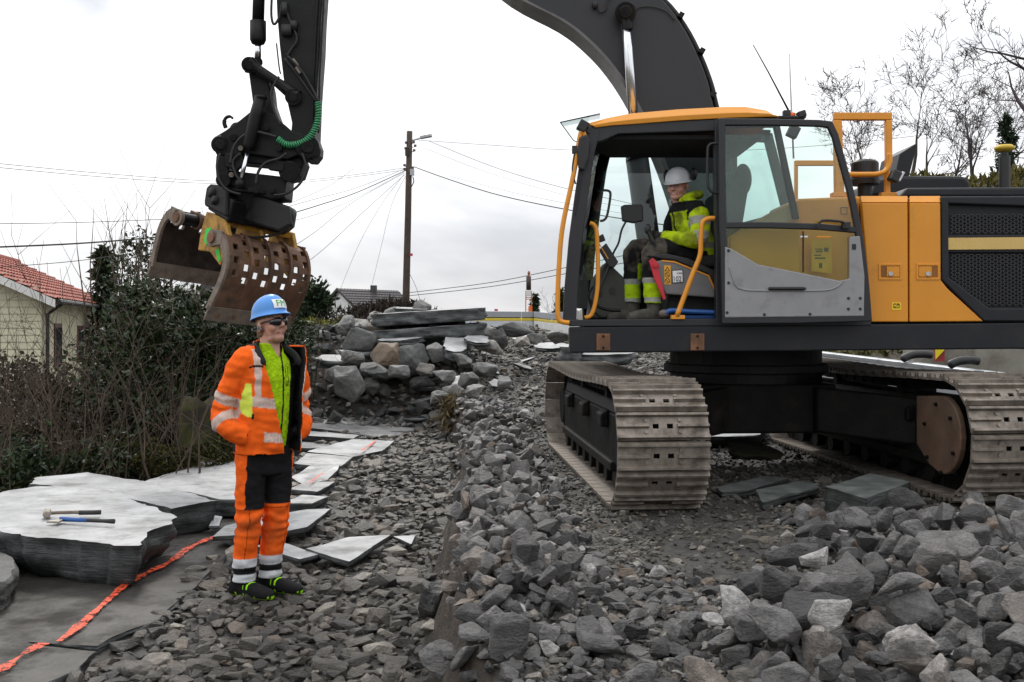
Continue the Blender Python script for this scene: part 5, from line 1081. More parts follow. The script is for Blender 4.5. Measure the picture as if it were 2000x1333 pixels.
def jaw(px_prof, px_piv, lab):
    """jaw shell swept along the axis from its profile (pivot side first, cutting edge last)"""
    piv = gpx(*px_piv); P2 = resample([gpx(u, v) for u, v in px_prof], 15); m_ = len(P2); na = 16
    NRM = []
    for j in range(m_):
        a_ = P2[max(j-1, 0)]; c_ = P2[min(j+1, m_-1)]; t_ = (c_[0]-a_[0], c_[1]-a_[1]); l_ = math.hypot(*t_); n_ = (t_[1]/l_, -t_[0]/l_)
        mid = P2[m_//2]; ch = ((P2[0][0]+P2[-1][0])/2, (P2[0][1]+P2[-1][1])/2)
        if n_[0]*(mid[0]-ch[0])+n_[1]*(mid[1]-ch[1]) < 0: n_ = (-n_[0], -n_[1])
        NRM.append(n_)
    off = lambda j, d: (P2[j][0]+NRM[j][0]*d, P2[j][1]+NRM[j][1]*d)
    holes = set()
    for g_ in range(4):
        for r0 in ((3, 5, 7) if px_piv[0] > 400 else (2, 4)): holes.add((g_*4+1, r0))
        for r0 in ((2, 4, 6, 8) if px_piv[0] > 400 else (3, 5)): holes.add((g_*4+3, r0))
    shell = B()
    for r0 in range(m_-1):
        for c0 in range(na):
            if (c0, r0) in holes: continue
            a0 = c0/na*GW; a1 = (c0+1)/na*GW
            o8 = [gq(a0, *off(r0, 0)), gq(a1, *off(r0, 0)), gq(a1, *off(r0+1, 0)), gq(a0, *off(r0+1, 0))]; i8 = [gq(a0, *off(r0, -.02)), gq(a1, *off(r0, -.02)), gq(a1, *off(r0+1, -.02)), gq(a0, *off(r0+1, -.02))]
            fs = [(0, 1, 2, 3), (7, 6, 5, 4)]
            for k, (dc, dr) in enumerate(((0, -1), (1, 0), (0, 1), (-1, 0))):
                nb = (c0+dc, r0+dr)
                if nb in holes or not (0 <= nb[0] < na and 0 <= nb[1] < m_-1): fs.append((k, (k+1) % 4, (k+1) % 4+4, k+4))
            shell.add(o8+i8, fs)
    def weld(o_):
        bm = bmesh.new(); bm.from_mesh(o_.data); bmesh.ops.remove_doubles(bm, verts=bm.verts, dist=.0005); bmesh.ops.recalc_face_normals(bm, faces=bm.faces); bm.to_mesh(o_.data); bm.free(); return o_
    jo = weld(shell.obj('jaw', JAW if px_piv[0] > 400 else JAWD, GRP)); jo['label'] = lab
    for a_, side_ in ((-.03, True), (GW*.25, False), (GW*.5, False), (GW*.75, False), (GW, True)):
        rb = B(); last = m_ if side_ else m_-3; th = .03 if side_ else .022; vs = []; fs = []
        for j in range(last):
            ow = .012 if side_ else .028; iw = -.055-.05*max(0, 1-j/5) if side_ else -.002
            x0 = off(j, ow); x1 = off(j, iw); vs += [gq(a_, *x0), gq(a_, *x1), gq(a_+th, *x1), gq(a_+th, *x0)]
        for j in range(last-1):
            for k in range(4): fs.append((j*4+k, j*4+(k+1) % 4, j*4+4+(k+1) % 4, j*4+4+k))
        fs += [(0, 1, 2, 3), (last*4-4, last*4-1, last*4-2, last*4-3)]
        to_obj('side_plate' if side_ else 'rib', vs, fs, JEDGE if side_ and a_ < 0 else JAW, GRP)
    for a_ in (-.035, GW*.2, GW):
        hq = B(); e_ = off(0, -.03); hq.cyl(gq(a_, *piv), gq(a_+.04, *piv), .085, 24)
        e1 = off(2, -.02); d = Vector((e1[0]-piv[0], e1[1]-piv[1])); n_ = Vector((-d.y, d.x)).normalized()*.08
        hq.prism([gq(a_, piv[0]+n_.x, piv[1]+n_.y), gq(a_, piv[0]-n_.x, piv[1]-n_.y), gq(a_, e1[0]-n_.x*.8, e1[1]-n_.y*.8), gq(a_, e1[0]+n_.x*.8, e1[1]+n_.y*.8)], A*.028)
        hq.obj('pivot_plate', JEDGE if a_ < 0 else JAW, GRP, False, .004)
    hq = B(); hq.cyl(gq(-.05, *piv), gq(-.02, *piv), .05, 18); hq.obj('pivot_pin', RUST, GRP, False, .004)
    hq = B(); hq.cyl(gq(0, *piv), gq(GW, *piv), .06, 20); hq.obj('pivot_shaft', GRIME, GRP)
    t_ = (P2[-1][0]-P2[-2][0], P2[-1][1]-P2[-2][1]); l_ = math.hypot(*t_); d = (t_[0]/l_, t_[1]/l_); n_ = NRM[-1]; e1 = P2[-1]
    b0 = (e1[0]-d[0]*.05+n_[0]*.012, e1[1]-d[1]*.05+n_[1]*.012); b1_ = (e1[0]+d[0]*.11+n_[0]*.004, e1[1]+d[1]*.11+n_[1]*.004)
    ce = B(); ce.prism([gq(-.03, *b0), gq(-.03, *b1_), gq(-.03, b1_[0]-n_[0]*.01, b1_[1]-n_[1]*.01), gq(-.03, b0[0]-n_[0]*.045, b0[1]-n_[1]*.045)], A*(GW+.06)); ce.obj('cutting_edge', JEDGE, GRP, False, .006)
    for k in range(5):
        a_ = .09+k*.19; c_ = (b0[0]+d[0]*.09, b0[1]+d[1]*.09); bl = B(); bl.cyl(gq(a_, c_[0]-n_[0]*.004, c_[1]-n_[1]*.004), gq(a_, c_[0]+n_[0]*.004, c_[1]+n_[1]*.004), .022, 12); bl.obj('edge_bolt', RUST, GRP)
jaw([(427, 452), (440, 462), (446, 485), (447, 508), (443, 532), (434, 558), (420, 588), (411, 607)], (419, 466), 'right jaw of the grapple, its ribbed rusty back towards the viewer')
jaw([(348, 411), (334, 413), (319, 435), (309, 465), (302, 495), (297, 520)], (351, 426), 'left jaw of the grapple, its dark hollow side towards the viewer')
# ================================================================= people
def xf(b, M):
    c = B(); c.v = [M @ v for v in b.v]; c.f = list(b.f); c.m = list(b.m); return c
def merge(a, b): a.add(b.v, b.f); return a
def loft(b, rings, n=22, p=2.0):
    """rings: (centre, U, V) with U, V half-axis vectors"""
    vs = []; k = len(rings)
    for c, U, V in rings:
        c, U, V = Vector(c), Vector(U), Vector(V)
        for j in range(n):
            a = 2*math.pi*j/n; ca, sa = math.cos(a), math.sin(a); r = (abs(ca)**p+abs(sa)**p)**(-1/p)
            vs.append(c+U*ca*r+V*sa*r)
    fs = [(i*n+j, i*n+(j+1) % n, (i+1)*n+(j+1) % n, (i+1)*n+j) for i in range(k-1) for j in range(n)]
    fs += [tuple(range(n))[::-1], tuple((k-1)*n+j for j in range(n))]
    return b.add(vs, fs)
def skin(name, b, voxel, M, m, parent, col=None, smooth=4, disp=None, cut=None, solid=0, push=None):
    me = bpy.data.meshes.new('tmp'); me.from_pydata([tuple(v) for v in b.v], [], b.f)
    bm = bmesh.new(); bm.from_mesh(me); bmesh.ops.remove_doubles(bm, verts=bm.verts, dist=1e-5); bmesh.ops.recalc_face_normals(bm, faces=bm.faces); bm.to_mesh(me); bm.free()
    t_ = bpy.data.objects.new('tmp', me); COL.objects.link(t_)
    r_ = t_.modifiers.new('r', 'REMESH'); r_.mode = 'VOXEL'; r_.voxel_size = voxel
    s_ = t_.modifiers.new('s', 'SMOOTH'); s_.factor = .5; s_.iterations = smooth
    dg = bpy.context.evaluated_depsgraph_get(); out_ = bpy.data.meshes.new_from_object(t_.evaluated_get(dg))
    bpy.data.objects.remove(t_); bpy.data.meshes.remove(me)
    bm = bmesh.new(); bm.from_mesh(out_); bm.normal_update()
    if disp:
        mv = [(v, v.normal*disp(v.co, v.normal)) for v in bm.verts]
        for v, d in mv: v.co += d
    if cut:
        kill = [v for v in bm.verts if cut(v.co, v.normal)]
        bmesh.ops.delete(bm, geom=kill, context='VERTS')
        iso = [v for v in bm.verts if not v.link_faces]
        bmesh.ops.delete(bm, geom=iso, context='VERTS')
        for _ in range(3):
            bd = [v for v in bm.verts if v.is_boundary]; bmesh.ops.smooth_vert(bm, verts=bd, factor=.5, use_axis_x=True, use_axis_y=True, use_axis_z=True)
    if push:
        for v in bm.verts: v.co = push(v.co)
    bm.normal_update(); bm.to_mesh(out_)
    if col:
        at = out_.attributes.new('col', 'FLOAT_COLOR', 'POINT')
        arr = np.ones((len(bm.verts), 4), np.float32)
        for i, v in enumerate(bm.verts): arr[i, :3] = col(v.co, v.normal)
        at.data.foreach_set('color', arr.ravel())
    bm.free(); out_.name = name; out_.transform(M)
    for mm in (m if isinstance(m, (list, tuple)) else [m]): out_.materials.append(mm)
    out_.polygons.foreach_set('use_smooth', [True]*len(out_.polygons)); out_.update()
    o = link(name, out_, parent)
    if solid:
        sm = o.modifiers.new('solid', 'SOLIDIFY'); sm.thickness = solid; sm.offset = -1; sm.material_offset = 1; sm.material_offset_rim = 0
    return o
SKINM = vcol_mat('skin', .5, .06, 200, .05, .4); CLOTH = vcol_mat('work_cloth', .85, .25, 160, .10, .15); LINING = mat('black_lining', (.008, .008, .009), .9)
KNIT = vcol_mat('knit_fleece', .95, .5, 260, .22, .1)
oc = {'orange': (.90, .13, .012), 'lime': (.42, .68, .012), 'black': (.010, .010, .011), 'refl': (.60, .46, .40), 'white': (.62, .64, .66), 'yel': (.68, .80, .10), 'dirt': (.10, .085, .06)}
def head_blobs(fat=1.0, open_mouth=False):
    b = B()
    b.ell((0, .012, .135), (.077*fat, .098, .098), n=24, k=16); b.ell((0, -.028, .068), (.064*fat, .070, .088), n=20, k=14)
    b.ell((0, -.062, .002), (.036*fat, .036, .026)); b.ell((0, -.030, .010), (.056*fat, .058, .030))              # chin, jaw
    for s in (-1, 1):
        b.ell((s*.040, -.066, .066), (.028*fat, .026, .030)); b.ell((s*.030, -.082, .112), (.030, .016, .010))       # cheek, brow
        b.ell((s*.080*fat, .016, .088), (.009, .022, .034), rot=Matrix.Rotation(s*.25, 3, 'Z'))                      # ear
        b.ell((s*.013, -.104, .066), (.010, .013, .009))                                                             # nostril wing
    b.tube([(0, -.092, .112), (0, -.106, .088), (0, -.120, .070)], [.009, .012, .014], 10); b.ell((0, -.117, .069), (.013, .012, .011))   # nose
    b.ell((0, -.088, .037), (.024, .010, .006)); b.ell((0, -.085, .026), (.020, .011, .006)); b.ell((0, -.082, .040), (.034, .014, .022))  # lips
    b.tube([(0, .02, .06), (0, .03, -.05), (0, .035, -.14)], [.060*fat, .060*fat, .070*fat], 18)                    # neck
    return b
def face_col(base, beard=(.9, .9, .9), hairc=(.09, .06, .04), eyes=True):
    def f(p):
        c = Vector(base); x, y, z = p
        if y < -.05 and abs(x) < .055 and z < .055: c = Vector((c[0]*beard[0], c[1]*beard[1], c[2]*beard[2]))
        if y < -.06 and 0.022 < z < .040 and abs(x) < .026: c = Vector((base[0]*.84, base[1]*.64, base[2]*.64))
        if y < -.06 and .0305 < z < .0335 and abs(x) < .027: c = Vector((.12, .05, .045))
        if eyes and y < -.055:
            if .094 < z < .0995 and .019 < abs(x) < .043: c = Vector((.10, .06, .045))
            if .113 < z < .119 and .016 < abs(x) < .048: c = c*.45
        if abs(x) > .055 and y < -.0 and y > -.09 and .04 < z < .09: c = Vector((c[0]*1.0, c[1]*.9, c[2]*.88))
        if z > .125 and y > -.075: c = Vector(hairc)
        if y > .035 and z > .035: c = Vector(hairc)
        return c
    return f
def helmet(parent, M, m, mdark, name='helmet'):
    n = 40; vs = []; fs = []; rings = []
    for t in (.02, .12, .25, .4, .55, .7, .82, .92, 1.0):
        th = t*math.pi/2; rings.append((.106*math.sin(th)**.85, .128*math.sin(th)**.85, .112*math.cos(th)**.9, 0))
    rings += [(.110, .133, -.006, .35), (.115, .138, -.014, .8), (.117, .140, -.018, 1.0), (.114, .136, -.020, .9)]
    for (a, c, z, br) in rings:
        for j in range(n):
            an = 2*math.pi*j/n; fx = max(0, -math.sin(an))**2.2
            ridge = .006*math.exp(-(math.cos(an)*c/.05)**2)*(1 if br == 0 else 0)
            vs.append((a*math.cos(an), c*math.sin(an)-fx*.038*br, z+ridge*(.4 if z < .02 else 1)-fx*.006*br))
    k = len(rings)
    for i in range(k-1):
        for j in range(n): fs.append((i*n+j, i*n+(j+1) % n, (i+1)*n+(j+1) % n, (i+1)*n+j))
    fs.append(tuple(range(n)))
    o = to_obj(name, [M @ Vector(v) for v in vs], fs, [m, mdark], parent, True)
    so = o.modifiers.new('solid', 'SOLIDIFY'); so.thickness = .004; so.offset = -1; so.material_offset = 1
    return o
# ---------------------------------------------------------------- worker in orange
WY = 6.35; wx = (512-CX)/F*WY; TH = math.radians(40)
zg = H(wx, WY); MW = Matrix.Translation((wx, WY, .022)) @ Matrix.Rotation(TH, 4, 'Z') @ Matrix(((.87, 0, 0, 0), (0, .90, -.10, .045), (0, 0, 1, 0), (0, 0, 0, 1)))
WK = thing('person', (wx, WY, .022), 'person in orange high visibility jacket and blue helmet standing on the trench floor', 'person')
MHL = Matrix.Translation((0.005, -.015, 1.545)) @ Matrix.Rotation(math.radians(12), 4, 'Z') @ Matrix.Rotation(math.radians(-13), 4, 'X') @ Matrix.Scale(1.04, 4)
MHi = MHL.inverted()
body = xf(head_blobs(1.06), MHL)
loft(body, [((0, .02, .84), (.15, 0, 0), (0, .10, 0)), ((0, .01, 1.05), (.145, 0, 0), (0, .105, 0)), ((0, .01, 1.30), (.165, 0, 0), (0, .105, 0)), ((0, .02, 1.42), (.15, 0, 0), (0, .085, 0)), ((0, .03, 1.49), (.075, 0, 0), (0, .065, 0))])
ARM = {-1: [(-.17, .02, 1.42), (-.235, .045, 1.33), (-.285, .09, 1.13), (-.265, .0, 1.03), (-.17, -.075, .985)], 1: [(.17, .02, 1.42), (.24, .05, 1.33), (.30, .10, 1.13), (.28, .02, 1.03), (.19, -.03, .985)]}
for s in (-1, 1):
    body.tube(smooth_path(ARM[s], 4), [.055]*5+[.048]*5+[.042]*4+[.036]*3, 14)
    h0 = Vector(ARM[s][-1]); fd = Vector((-s*.75, .05, -.3)).normalized(); sd_ = Vector((-s*.2, .5, .5)).normalized()
    body.ell(h0+fd*.04, (.035, .035, .05), rot=Vector((0, 0, 1)).rotation_difference(fd).to_matrix())
    for k in range(4):
        r0 = h0+fd*.075+sd_*(k-1.5)*.02; l_ = (.065, .075, .07, .055)[k]
        body.tube([r0-fd*.03, r0+fd*l_*.5, r0+fd*l_*.95-sd_*.0+Vector((-s*.012, 0, 0))], [.009, .0085, .0075], 8)
    body.tube([h0+fd*.02+sd_*.02, h0+fd*.055+sd_*.052, h0+fd*.085+sd_*.06], [.011, .010, .008], 8)
LEG = {-1: [(-.095, .015, .88), (-.105, .0, .70), (-.105, -.01, .50), (-.105, .02, .28), (-.105, .035, .09)], 1: [(.095, .015, .88), (.10, .0, .70), (.10, -.012, .50), (.095, .015, .28), (.092, .03, .09)]}
for s in (-1, 1): body.tube(smooth_path(LEG[s], 4), [.085]*4+[.072]*4+[.056]*4+[.045]*5, 16)
fc = face_col((.52, .29, .215), (.80, .76, .74), (.20, .12, .07), False)
skin('body', body, .0055, MW, SKINM, WK, lambda p, n: tuple(fc(MHi @ p)) if (p-Vector((0, -.02, 1.6))).length < .2 and p.z > 1.43 else (.010, .010, .012), 3)
# trousers
tb = B()
loft(tb, [((0, .012, .75), (.165, 0, 0), (0, .125, 0)), ((0, .012, .86), (.175, 0, 0), (0, .13, 0)), ((0, .01, .97), (.165, 0, 0), (0, .12, 0))], p=2.4)
for s in (-1, 1):
    lp = smooth_path(LEG[s], 4); tb.tube([q_+Vector((0, 0, -.0)) for q_ in lp], [.112, .111, .108, .104, .100, .098, .096, .094, .092, .09, .087, .085, .083, .081, .080, .079, .078], 20)
def fold(p, amp=.006, f=7, sd=0): return noise.fractal(Vector((p.x*f, p.y*f, p.z*f*1.6+sd)), 1, 2, 3)*amp
def tr_disp(p, n):
    kn = math.exp(-((p.z-.47)/.09)**2)+.5*math.exp(-((p.z-.13)/.10)**2)
    return fold(p, .010, 7)+.004*noise.noise(Vector((p.x*12+p.z*14, p.y*12, p.z*22)))+.007*kn*math.sin(p.z*95+6*noise.noise(p*6))
def tr_col(p, n):
    x, y, z = p; s = -1 if x < 0 else 1; leg = .105*s
    z2 = z+.012*noise.noise(Vector((x*6, y*6, 1)))*0
    if z < .095: c = 'black'
    elif z < .145: c = 'white'
    elif z < .185: c = 'black'
    elif z < .24: c = 'white'
    elif z < .555+.008*s: c = 'orange'
    else:
        c = 'black'
        if abs(x) > .155-.02*(z < .7) and y > -.07: c = 'orange'
        pass
    col_ = Vector(oc[c])
    if c == 'orange':
        d = max(0, min(1, .9*noise.fractal(p*6+Vector((3, 0, 0)), 1, 2, 4)+.35*math.exp(-((z-.42)/.1)**2)-.18*1)); col_ = col_.lerp(Vector((.22, .075, .03)), d*.8)
        if abs(abs(x)-.145) < .003 and .24 < z: col_ = col_*.35
        if abs(z-.545) < .004: col_ = col_*.4
    if c == 'white' and abs(z-.12) < .0: col_ = col_*.5
    return tuple(col_)
skin('trousers', tb, .0065, MW, CLOTH, WK, tr_col, 3, tr_disp)
# fleece
fb = B(); loft(fb, [((0, .01, .90), (.17, 0, 0), (0, .135, 0)), ((0, .0, 1.0), (.178, 0, 0), (0, .148, 0)), ((0, -.003, 1.15), (.178, 0, 0), (0, .15, 0)), ((0, .0, 1.32), (.185, 0, 0), (0, .138, 0)), ((0, .01, 1.42), (.165, 0, 0), (0, .11, 0)), ((0, .015, 1.475), (.10, 0, 0), (0, .09, 0)), ((0, .016, 1.51), (.086, 0, 0), (0, .082, 0)), ((0, .018, 1.53), (.088, 0, 0), (0, .085, 0))])
def fl_col(p, n):
    x, y, z = p; zx = .035+.02*(z-1.0)
    if abs(x-zx) < .007 and y < 0: return oc['black']
    if x > .098+.12*(z-1.25)*(z > 1.25) and y < .05: return oc['black']
    if .062 < x < .085 and y < 0 and 1.28 < z < 1.40 and not (.067 < x < .080 and 1.285 < z < 1.395): return oc['black']
    if z > 1.52 and abs(x) < .03+.0: return (.02, .02, .03)
    k = .82+.45*noise.noise(Vector((x*50, y*50, z*300))); return tuple(v*k for v in oc['lime'])
skin('fleece', fb, .0065, MW, KNIT, WK, fl_col, 2, lambda p, n: fold(p, .007, 6, 3), lambda p, n: p.y < .01 and p.z > 1.455 and abs(p.x-.03) < (p.z-1.455)*.75)
# jacket
jb = B()
loft(jb, [((0, .012, .865), (.215, 0, 0), (0, .168, 0)), ((0, .008, 1.0), (.218, 0, 0), (0, .172, 0)), ((0, .005, 1.18), (.218, 0, 0), (0, .170, 0)), ((0, .008, 1.33), (.222, 0, 0), (0, .158, 0)), ((0, .015, 1.43), (.195, 0, 0), (0, .135, 0)), ((0, .022, 1.495), (.13, 0, 0), (0, .115, 0)), ((0, .024, 1.535), (.108, 0, 0), (0, .108, 0)), ((0, .025, 1.55), (.106, 0, 0), (0, .108, 0))], n=32, p=2.3)
for s in (-1, 1):
    ap = smooth_path([(s*.13, .02, 1.44)]+ARM[s], 4); jb.tube(ap, [.072, .08, .086, .09, .09, .089, .087, .085, .083, .081, .080, .079, .078, .076, .074, .072, .07, .068, .065, .063, .06][:len(ap)], 20)
# hood lying behind the neck
jb.tube(smooth_path([(-.115, -.02, 1.50), (-.12, .07, 1.50), (-.07, .125, 1.475), (0, .14, 1.465), (.07, .125, 1.475), (.12, .07, 1.50), (.115, -.02, 1.50)], 4), [.026]+[.034]*23+[.026], 12)
def arm_par(p):
    best = (9, 0, 0)
    for s in (-1, 1):
        q_ = [Vector(a) for a in ARM[s]]; L_ = 0
        for a, c in zip(q_[:-1], q_[1:]):
            d = c-a; t = max(0, min(1, (p-a).dot(d)/d.length_squared)); dist = (p-(a+d*t)).length
            if dist < best[0]: best = (dist, L_+t*d.length, s)
            L_ += d.length
    return best
def xl(z): return -.118+(1.50-z)*.30 if z < 1.5 else -.118
def xr(z): return .135+.01*math.sin(z*9)
def jk_cut(p, n): return (p.y < -.02 and xl(p.z) < p.x < xr(p.z)) or p.z < .872 or (p.z > 1.515 and p.y < .02 and abs(p.x) < .09) or (p.z > 1.54 and abs(p.x) < .085 and p.y < .09)
def jk_push(p):
    x, y, z = p; q_ = Vector(p)
    if y < .0:
        dr = x-xr(z)
        if 0 <= dr < .09:
            k = (1-dr/.09)**1.5; up = max(0, min(1, (z-.86)/.5)); q_.x += k*(.035+.045*max(0, (z-1.25)/.25)*(z < 1.52)); q_.y -= k*(.045+.02*up)
        dl = xl(z)-x
        if 0 <= dl < .09: k = (1-dl/.09)**1.5; q_.y -= k*.022; q_.x -= k*.012
    return q_
def jk_disp(p, n):
    d, s, sd_ = arm_par(p)
    el = math.exp(-((s-.33)/.12)**2)*(d < .13)
    return fold(p, .015, 5, 1)+.008*noise.noise(Vector((p.x*14, p.y*14, p.z*9)))+.005*noise.noise(Vector((p.x*9+p.z*20, p.y*9, p.z*26)))+el*.007*math.sin(s*85+4*noise.noise(p*8))
def jk_col(p, n):
    x, y, z = p; d, s, sd_ = arm_par(p); c = 'orange'
    sleeve = d < .112 and (abs(x) > .20 or s > .14) and not (abs(x) < .21 and z > 1.44)
    if sleeve and s > .06:
        if .215 < s < .275: c = 'refl'
        if .365 < s < .425: c = 'refl'
    else:
        if 1.155 < z+.12*(x+.1)*(y < 0) < 1.215: c = 'refl'
        if .955 < z+.10*(x+.1)*(y < 0) < 1.012: c = 'refl'
        if y < .06 and 1.2 < z < 1.50 and (-.158 < x < -.122): c = 'refl'
        if y < 0 and 1.215 < z < 1.42 and .16 < x < .198: c = 'refl'
        if x < -.172 and y < .03 and 1.10 < z < 1.30 : c = 'yel'
        if z < .975 and y > .02 and x < .0: c = 'black'
        if z > 1.475 and y < .045 and n.y < .3 and abs(x) < .135: c = 'black'
        if z < .882: c = 'orange'
        if y < -.02 and 0 < xl(z)-x < .016 and z < 1.5: c = 'black' if xl(z)-x < .007 else c
        if z > 1.44 and y > .09 : c = 'orange'
        pk = Vector((x+.165, 0, z-1.02))
        if y < 0 and abs((x+.168)-.0) < .006 and .92 < z < 1.12: c = 'black'
        if y < 0 and 1.395 < z+.4*(x+.14)**2*10 < 1.407 and -.185 < x < -.11: c = 'black'
    col_ = Vector(oc[c])
    if c == 'orange':
        dd = max(0, noise.fractal(p*7+Vector((9, 1, 0)), 1, 2, 4)-.35)*(1.2 if z < 1.1 else .4); col_ = col_.lerp(Vector((.25, .09, .03)), min(.7, dd))
    if c == 'refl': col_ = col_*(1+.15*math.sin((x+y)*900)*math.sin(z*900))
    return tuple(col_)
skin('jacket', jb, .0068, MW, [CLOTH, LINING], WK, jk_col, 4, jk_disp, jk_cut, .006, jk_push)
# standing collar flaps, black lining folded out
for s in (-1, 1):
    cb = B(); cb.tube(smooth_path([(s*.095, .055, 1.52), (s*.112, -.02, 1.50), (s*(.115 if s < 0 else .15), -.085, 1.455), (s*(.10 if s < 0 else .16), -.13, 1.40)], 5), [.014]+[.022]*13+[.012, .008], 12)
    skin('collar', cb, .006, MW, LINING, WK, None, 3)
# shoes
SHOEM = vcol_mat('shoe_mesh', .8, .4, 220, .2, .2)
def sh_col(p, n):
    x, y, z = p
    if z < .010: return (.30, .65, .01)
    if z < .026 and noise.noise(Vector((x*40, y*40, 3))) > .22: return (.35, .75, .01)
    if -.075 < y < -.03 and z > .05 and x < .02 and abs(math.sin(y*110+x*30)) > .9: return (.35, .85, .01)
    return (.009, .009, .010)
for s, rz in ((-1, 22), (1, 30)):
    sb_ = B(); loft(sb_, [((0, .085, .04), (.03, 0, 0), (0, 0, .04)), ((0, .06, .05), (.038, 0, 0), (0, 0, .052)), ((0, 0, .055), (.040, 0, 0), (0, 0, .056)), ((0, -.07, .042), (.045, 0, 0), (0, 0, .044)), ((0, -.14, .034), (.050, 0, 0), (0, 0, .035)), ((0, -.19, .028), (.043, 0, 0), (0, 0, .027)), ((0, -.215, .022), (.022, 0, 0), (0, 0, .018))], n=20, p=2.6)
    loft(sb_, [((0, .03, .04), (.044, 0, 0), (0, .05, 0)), ((0, .03, .12), (.048, 0, 0), (0, .055, 0))])
    M_ = MW @ Matrix.Translation((LEG[s][-1][0], LEG[s][-1][1]-.005, 0)) @ Matrix.Rotation(math.radians(rz), 4, 'Z') @ Matrix.Diagonal((1.2, 1.2, 1.08, 1))
    skin('shoe', sb_, .005, M_, SHOEM, WK, sh_col, 2)
# helmet with front badge, sunglasses, ear protection, hair
HBL = mat('blue_helmet', (.07, .27, .68), .32, 0, .05, 5); HBD = mat('blue_helmet_inside', (.012, .025, .10), .6)
MH2 = MW @ MHL @ Matrix.Translation((0, .010, .158)) @ Matrix.Rotation(math.radians(2), 4, 'X')
hl = helmet(WK, MH2, HBL, HBD)
def on_dome(x, z, lift=.002):
    # helmet dome, front half
    zz_ = max(0.0, min(.111, z)); th = math.acos((zz_/.112)**(1/.9)); rb_ = .128*math.sin(th)**.85; ra_ = .106*math.sin(th)**.85
    y = -rb_*math.sqrt(max(0, 1-(x/ra_)**2)); return MH2 @ Vector((x, y-lift-.003, z))
vs = []; fs = []
for i in range(9):
    for j in range(7): vs.append(on_dome(-.052+.104*i/8, .016+.055*j/6, .0035))
for i in range(8):
    for j in range(6): fs.append((i*7+j, (i+1)*7+j, (i+1)*7+j+1, i*7+j+1))
bd_ = to_obj('badge', vs, fs, WHITE, hl, True)
lt = text_obj('badge_letters', 'FM', .058, mat('badge_green', (.02, .36, .06), .5), hl, Matrix.Identity(4), 0)
bm = bmesh.new(); bm.from_mesh(lt.data); bmesh.ops.triangulate(bm, faces=bm.faces); bmesh.ops.subdivide_edges(bm, edges=bm.edges, cuts=2)
for v in bm.verts: v.co = on_dome(v.co.x*1.05, .043+v.co.y, .0065)
bm.to_mesh(lt.data); bm.free()
SG = mat('dark_lens', (.006, .006, .008), .12, 0, .05, 5, spec=.8)
MF = MW @ MHL
gb = B()
for s in (-1, 1):
    pts = []
    for j in range(7):
        t_ = j/6; x = s*(.006+.064*t_); y = -.112+.040*t_**2.2-.006*math.sin(t_*3.1); pts.append((x, y-.004, .096, .014+.013*math.sin(math.pi*min(1, t_*1.05+.05))**.6))
    vs = []; fs = []
    for (x, y, z, h_) in pts: vs += [(x, y, z+h_*.75), (x, y-.004, z), (x, y, z-h_), (x, y+.005, z-h_), (x, y+.005, z+h_*.75)]
    for i in range(6):
        for j in range(5): fs.append((i*5+j, i*5+(j+1) % 5, (i+1)*5+(j+1) % 5, (i+1)*5+j))
    fs += [(0, 1, 2, 3, 4), (34, 33, 32, 31, 30)]
    gb.add(vs, fs); gb.tube([(s*.070, -.075, .104), (s*.082, -.03, .106), (s*.086, .02, .104)], .0042, 6)
gb.tube([(-.01, -.113, .102), (.01, -.113, .102)], .004, 6)
xf(gb, MF).obj('sunglasses', SG, WK, True)
eb = B(); eb.ell((-.087, .012, .084), (.010, .015, .020)); eb.tube([(-.088, -.0, .075), (-.086, -.012, .064)], .006, 8)
xf(eb, MF).obj('earpiece', mat('earpiece_grey', (.10, .11, .13), .4), WK, True)
hr_ = B(); hr_.ell((0, .062, .06), (.062, .045, .055)); hr_.ell((-.066, .03, .07), (.016, .03, .04)); hr_.ell((.066, .03, .07), (.016, .03, .04))
skin('hair', xf(hr_, MHL), .006, MW, mat('brown_hair', (.16, .095, .055), .8, 0, .4, 60, bump=.6, bscale=150), WK, None, 2)
# ---------------------------------------------------------------- operator in the cab
OX, OY, OZ = 1.60, 9.05, 2.225; TH2 = math.radians(-78)
MO = Matrix.Translation((OX, OY, OZ)) @ Matrix.Rotation(TH2, 4, 'Z')
OP = thing('person', (OX, OY, OZ), 'smiling person in yellow high visibility jacket and white helmet sitting in the cab', 'person')
MHO = Matrix.Translation((-.0, -.17, .545)) @ Matrix.Rotation(math.radians(46), 4, 'Z') @ Matrix.Rotation(math.radians(6), 4, 'X'); MHOi = MHO.inverted()
bd = xf(head_blobs(1.05), MHO)
loft(bd, [((0, .02, -.07), (.15, 0, 0), (0, .11, 0)), ((0, -.02, .2), (.15, 0, 0), (0, .105, 0)), ((0, -.08, .38), (.16, 0, 0), (0, .10, 0)), ((0, -.11, .47), (.12, 0, 0), (0, .075, 0))])
OA = {1: [(.16, -.09, .43), (.24, -.08, .36), (.29, -.10, .17), (.22, -.22, .17), (.07, -.33, .195)], -1: [(-.16, -.11, .43), (-.23, -.12, .36), (-.26, -.16, .17), (-.17, -.27, .17), (-.04, -.35, .20)]}
OL = {1: [(.10, 0, .02), (.13, -.22, .055), (.14, -.44, .075), (.135, -.455, -.12), (.13, -.45, -.37)], -1: [(-.10, 0, .02), (-.13, -.22, .07), (-.14, -.50, .10), (-.14, -.53, -.10), (-.14, -.54, -.36)]}
for s in (-1, 1):
    bd.tube(smooth_path(OA[s], 4), [.055]*5+[.046]*6+[.036]*6, 14); bd.tube(smooth_path(OL[s], 4), [.08]*6+[.066]*4+[.05]*7, 14)
fo_ = face_col((.60, .32, .25), (1, .95, .92), (.10, .06, .035), True)
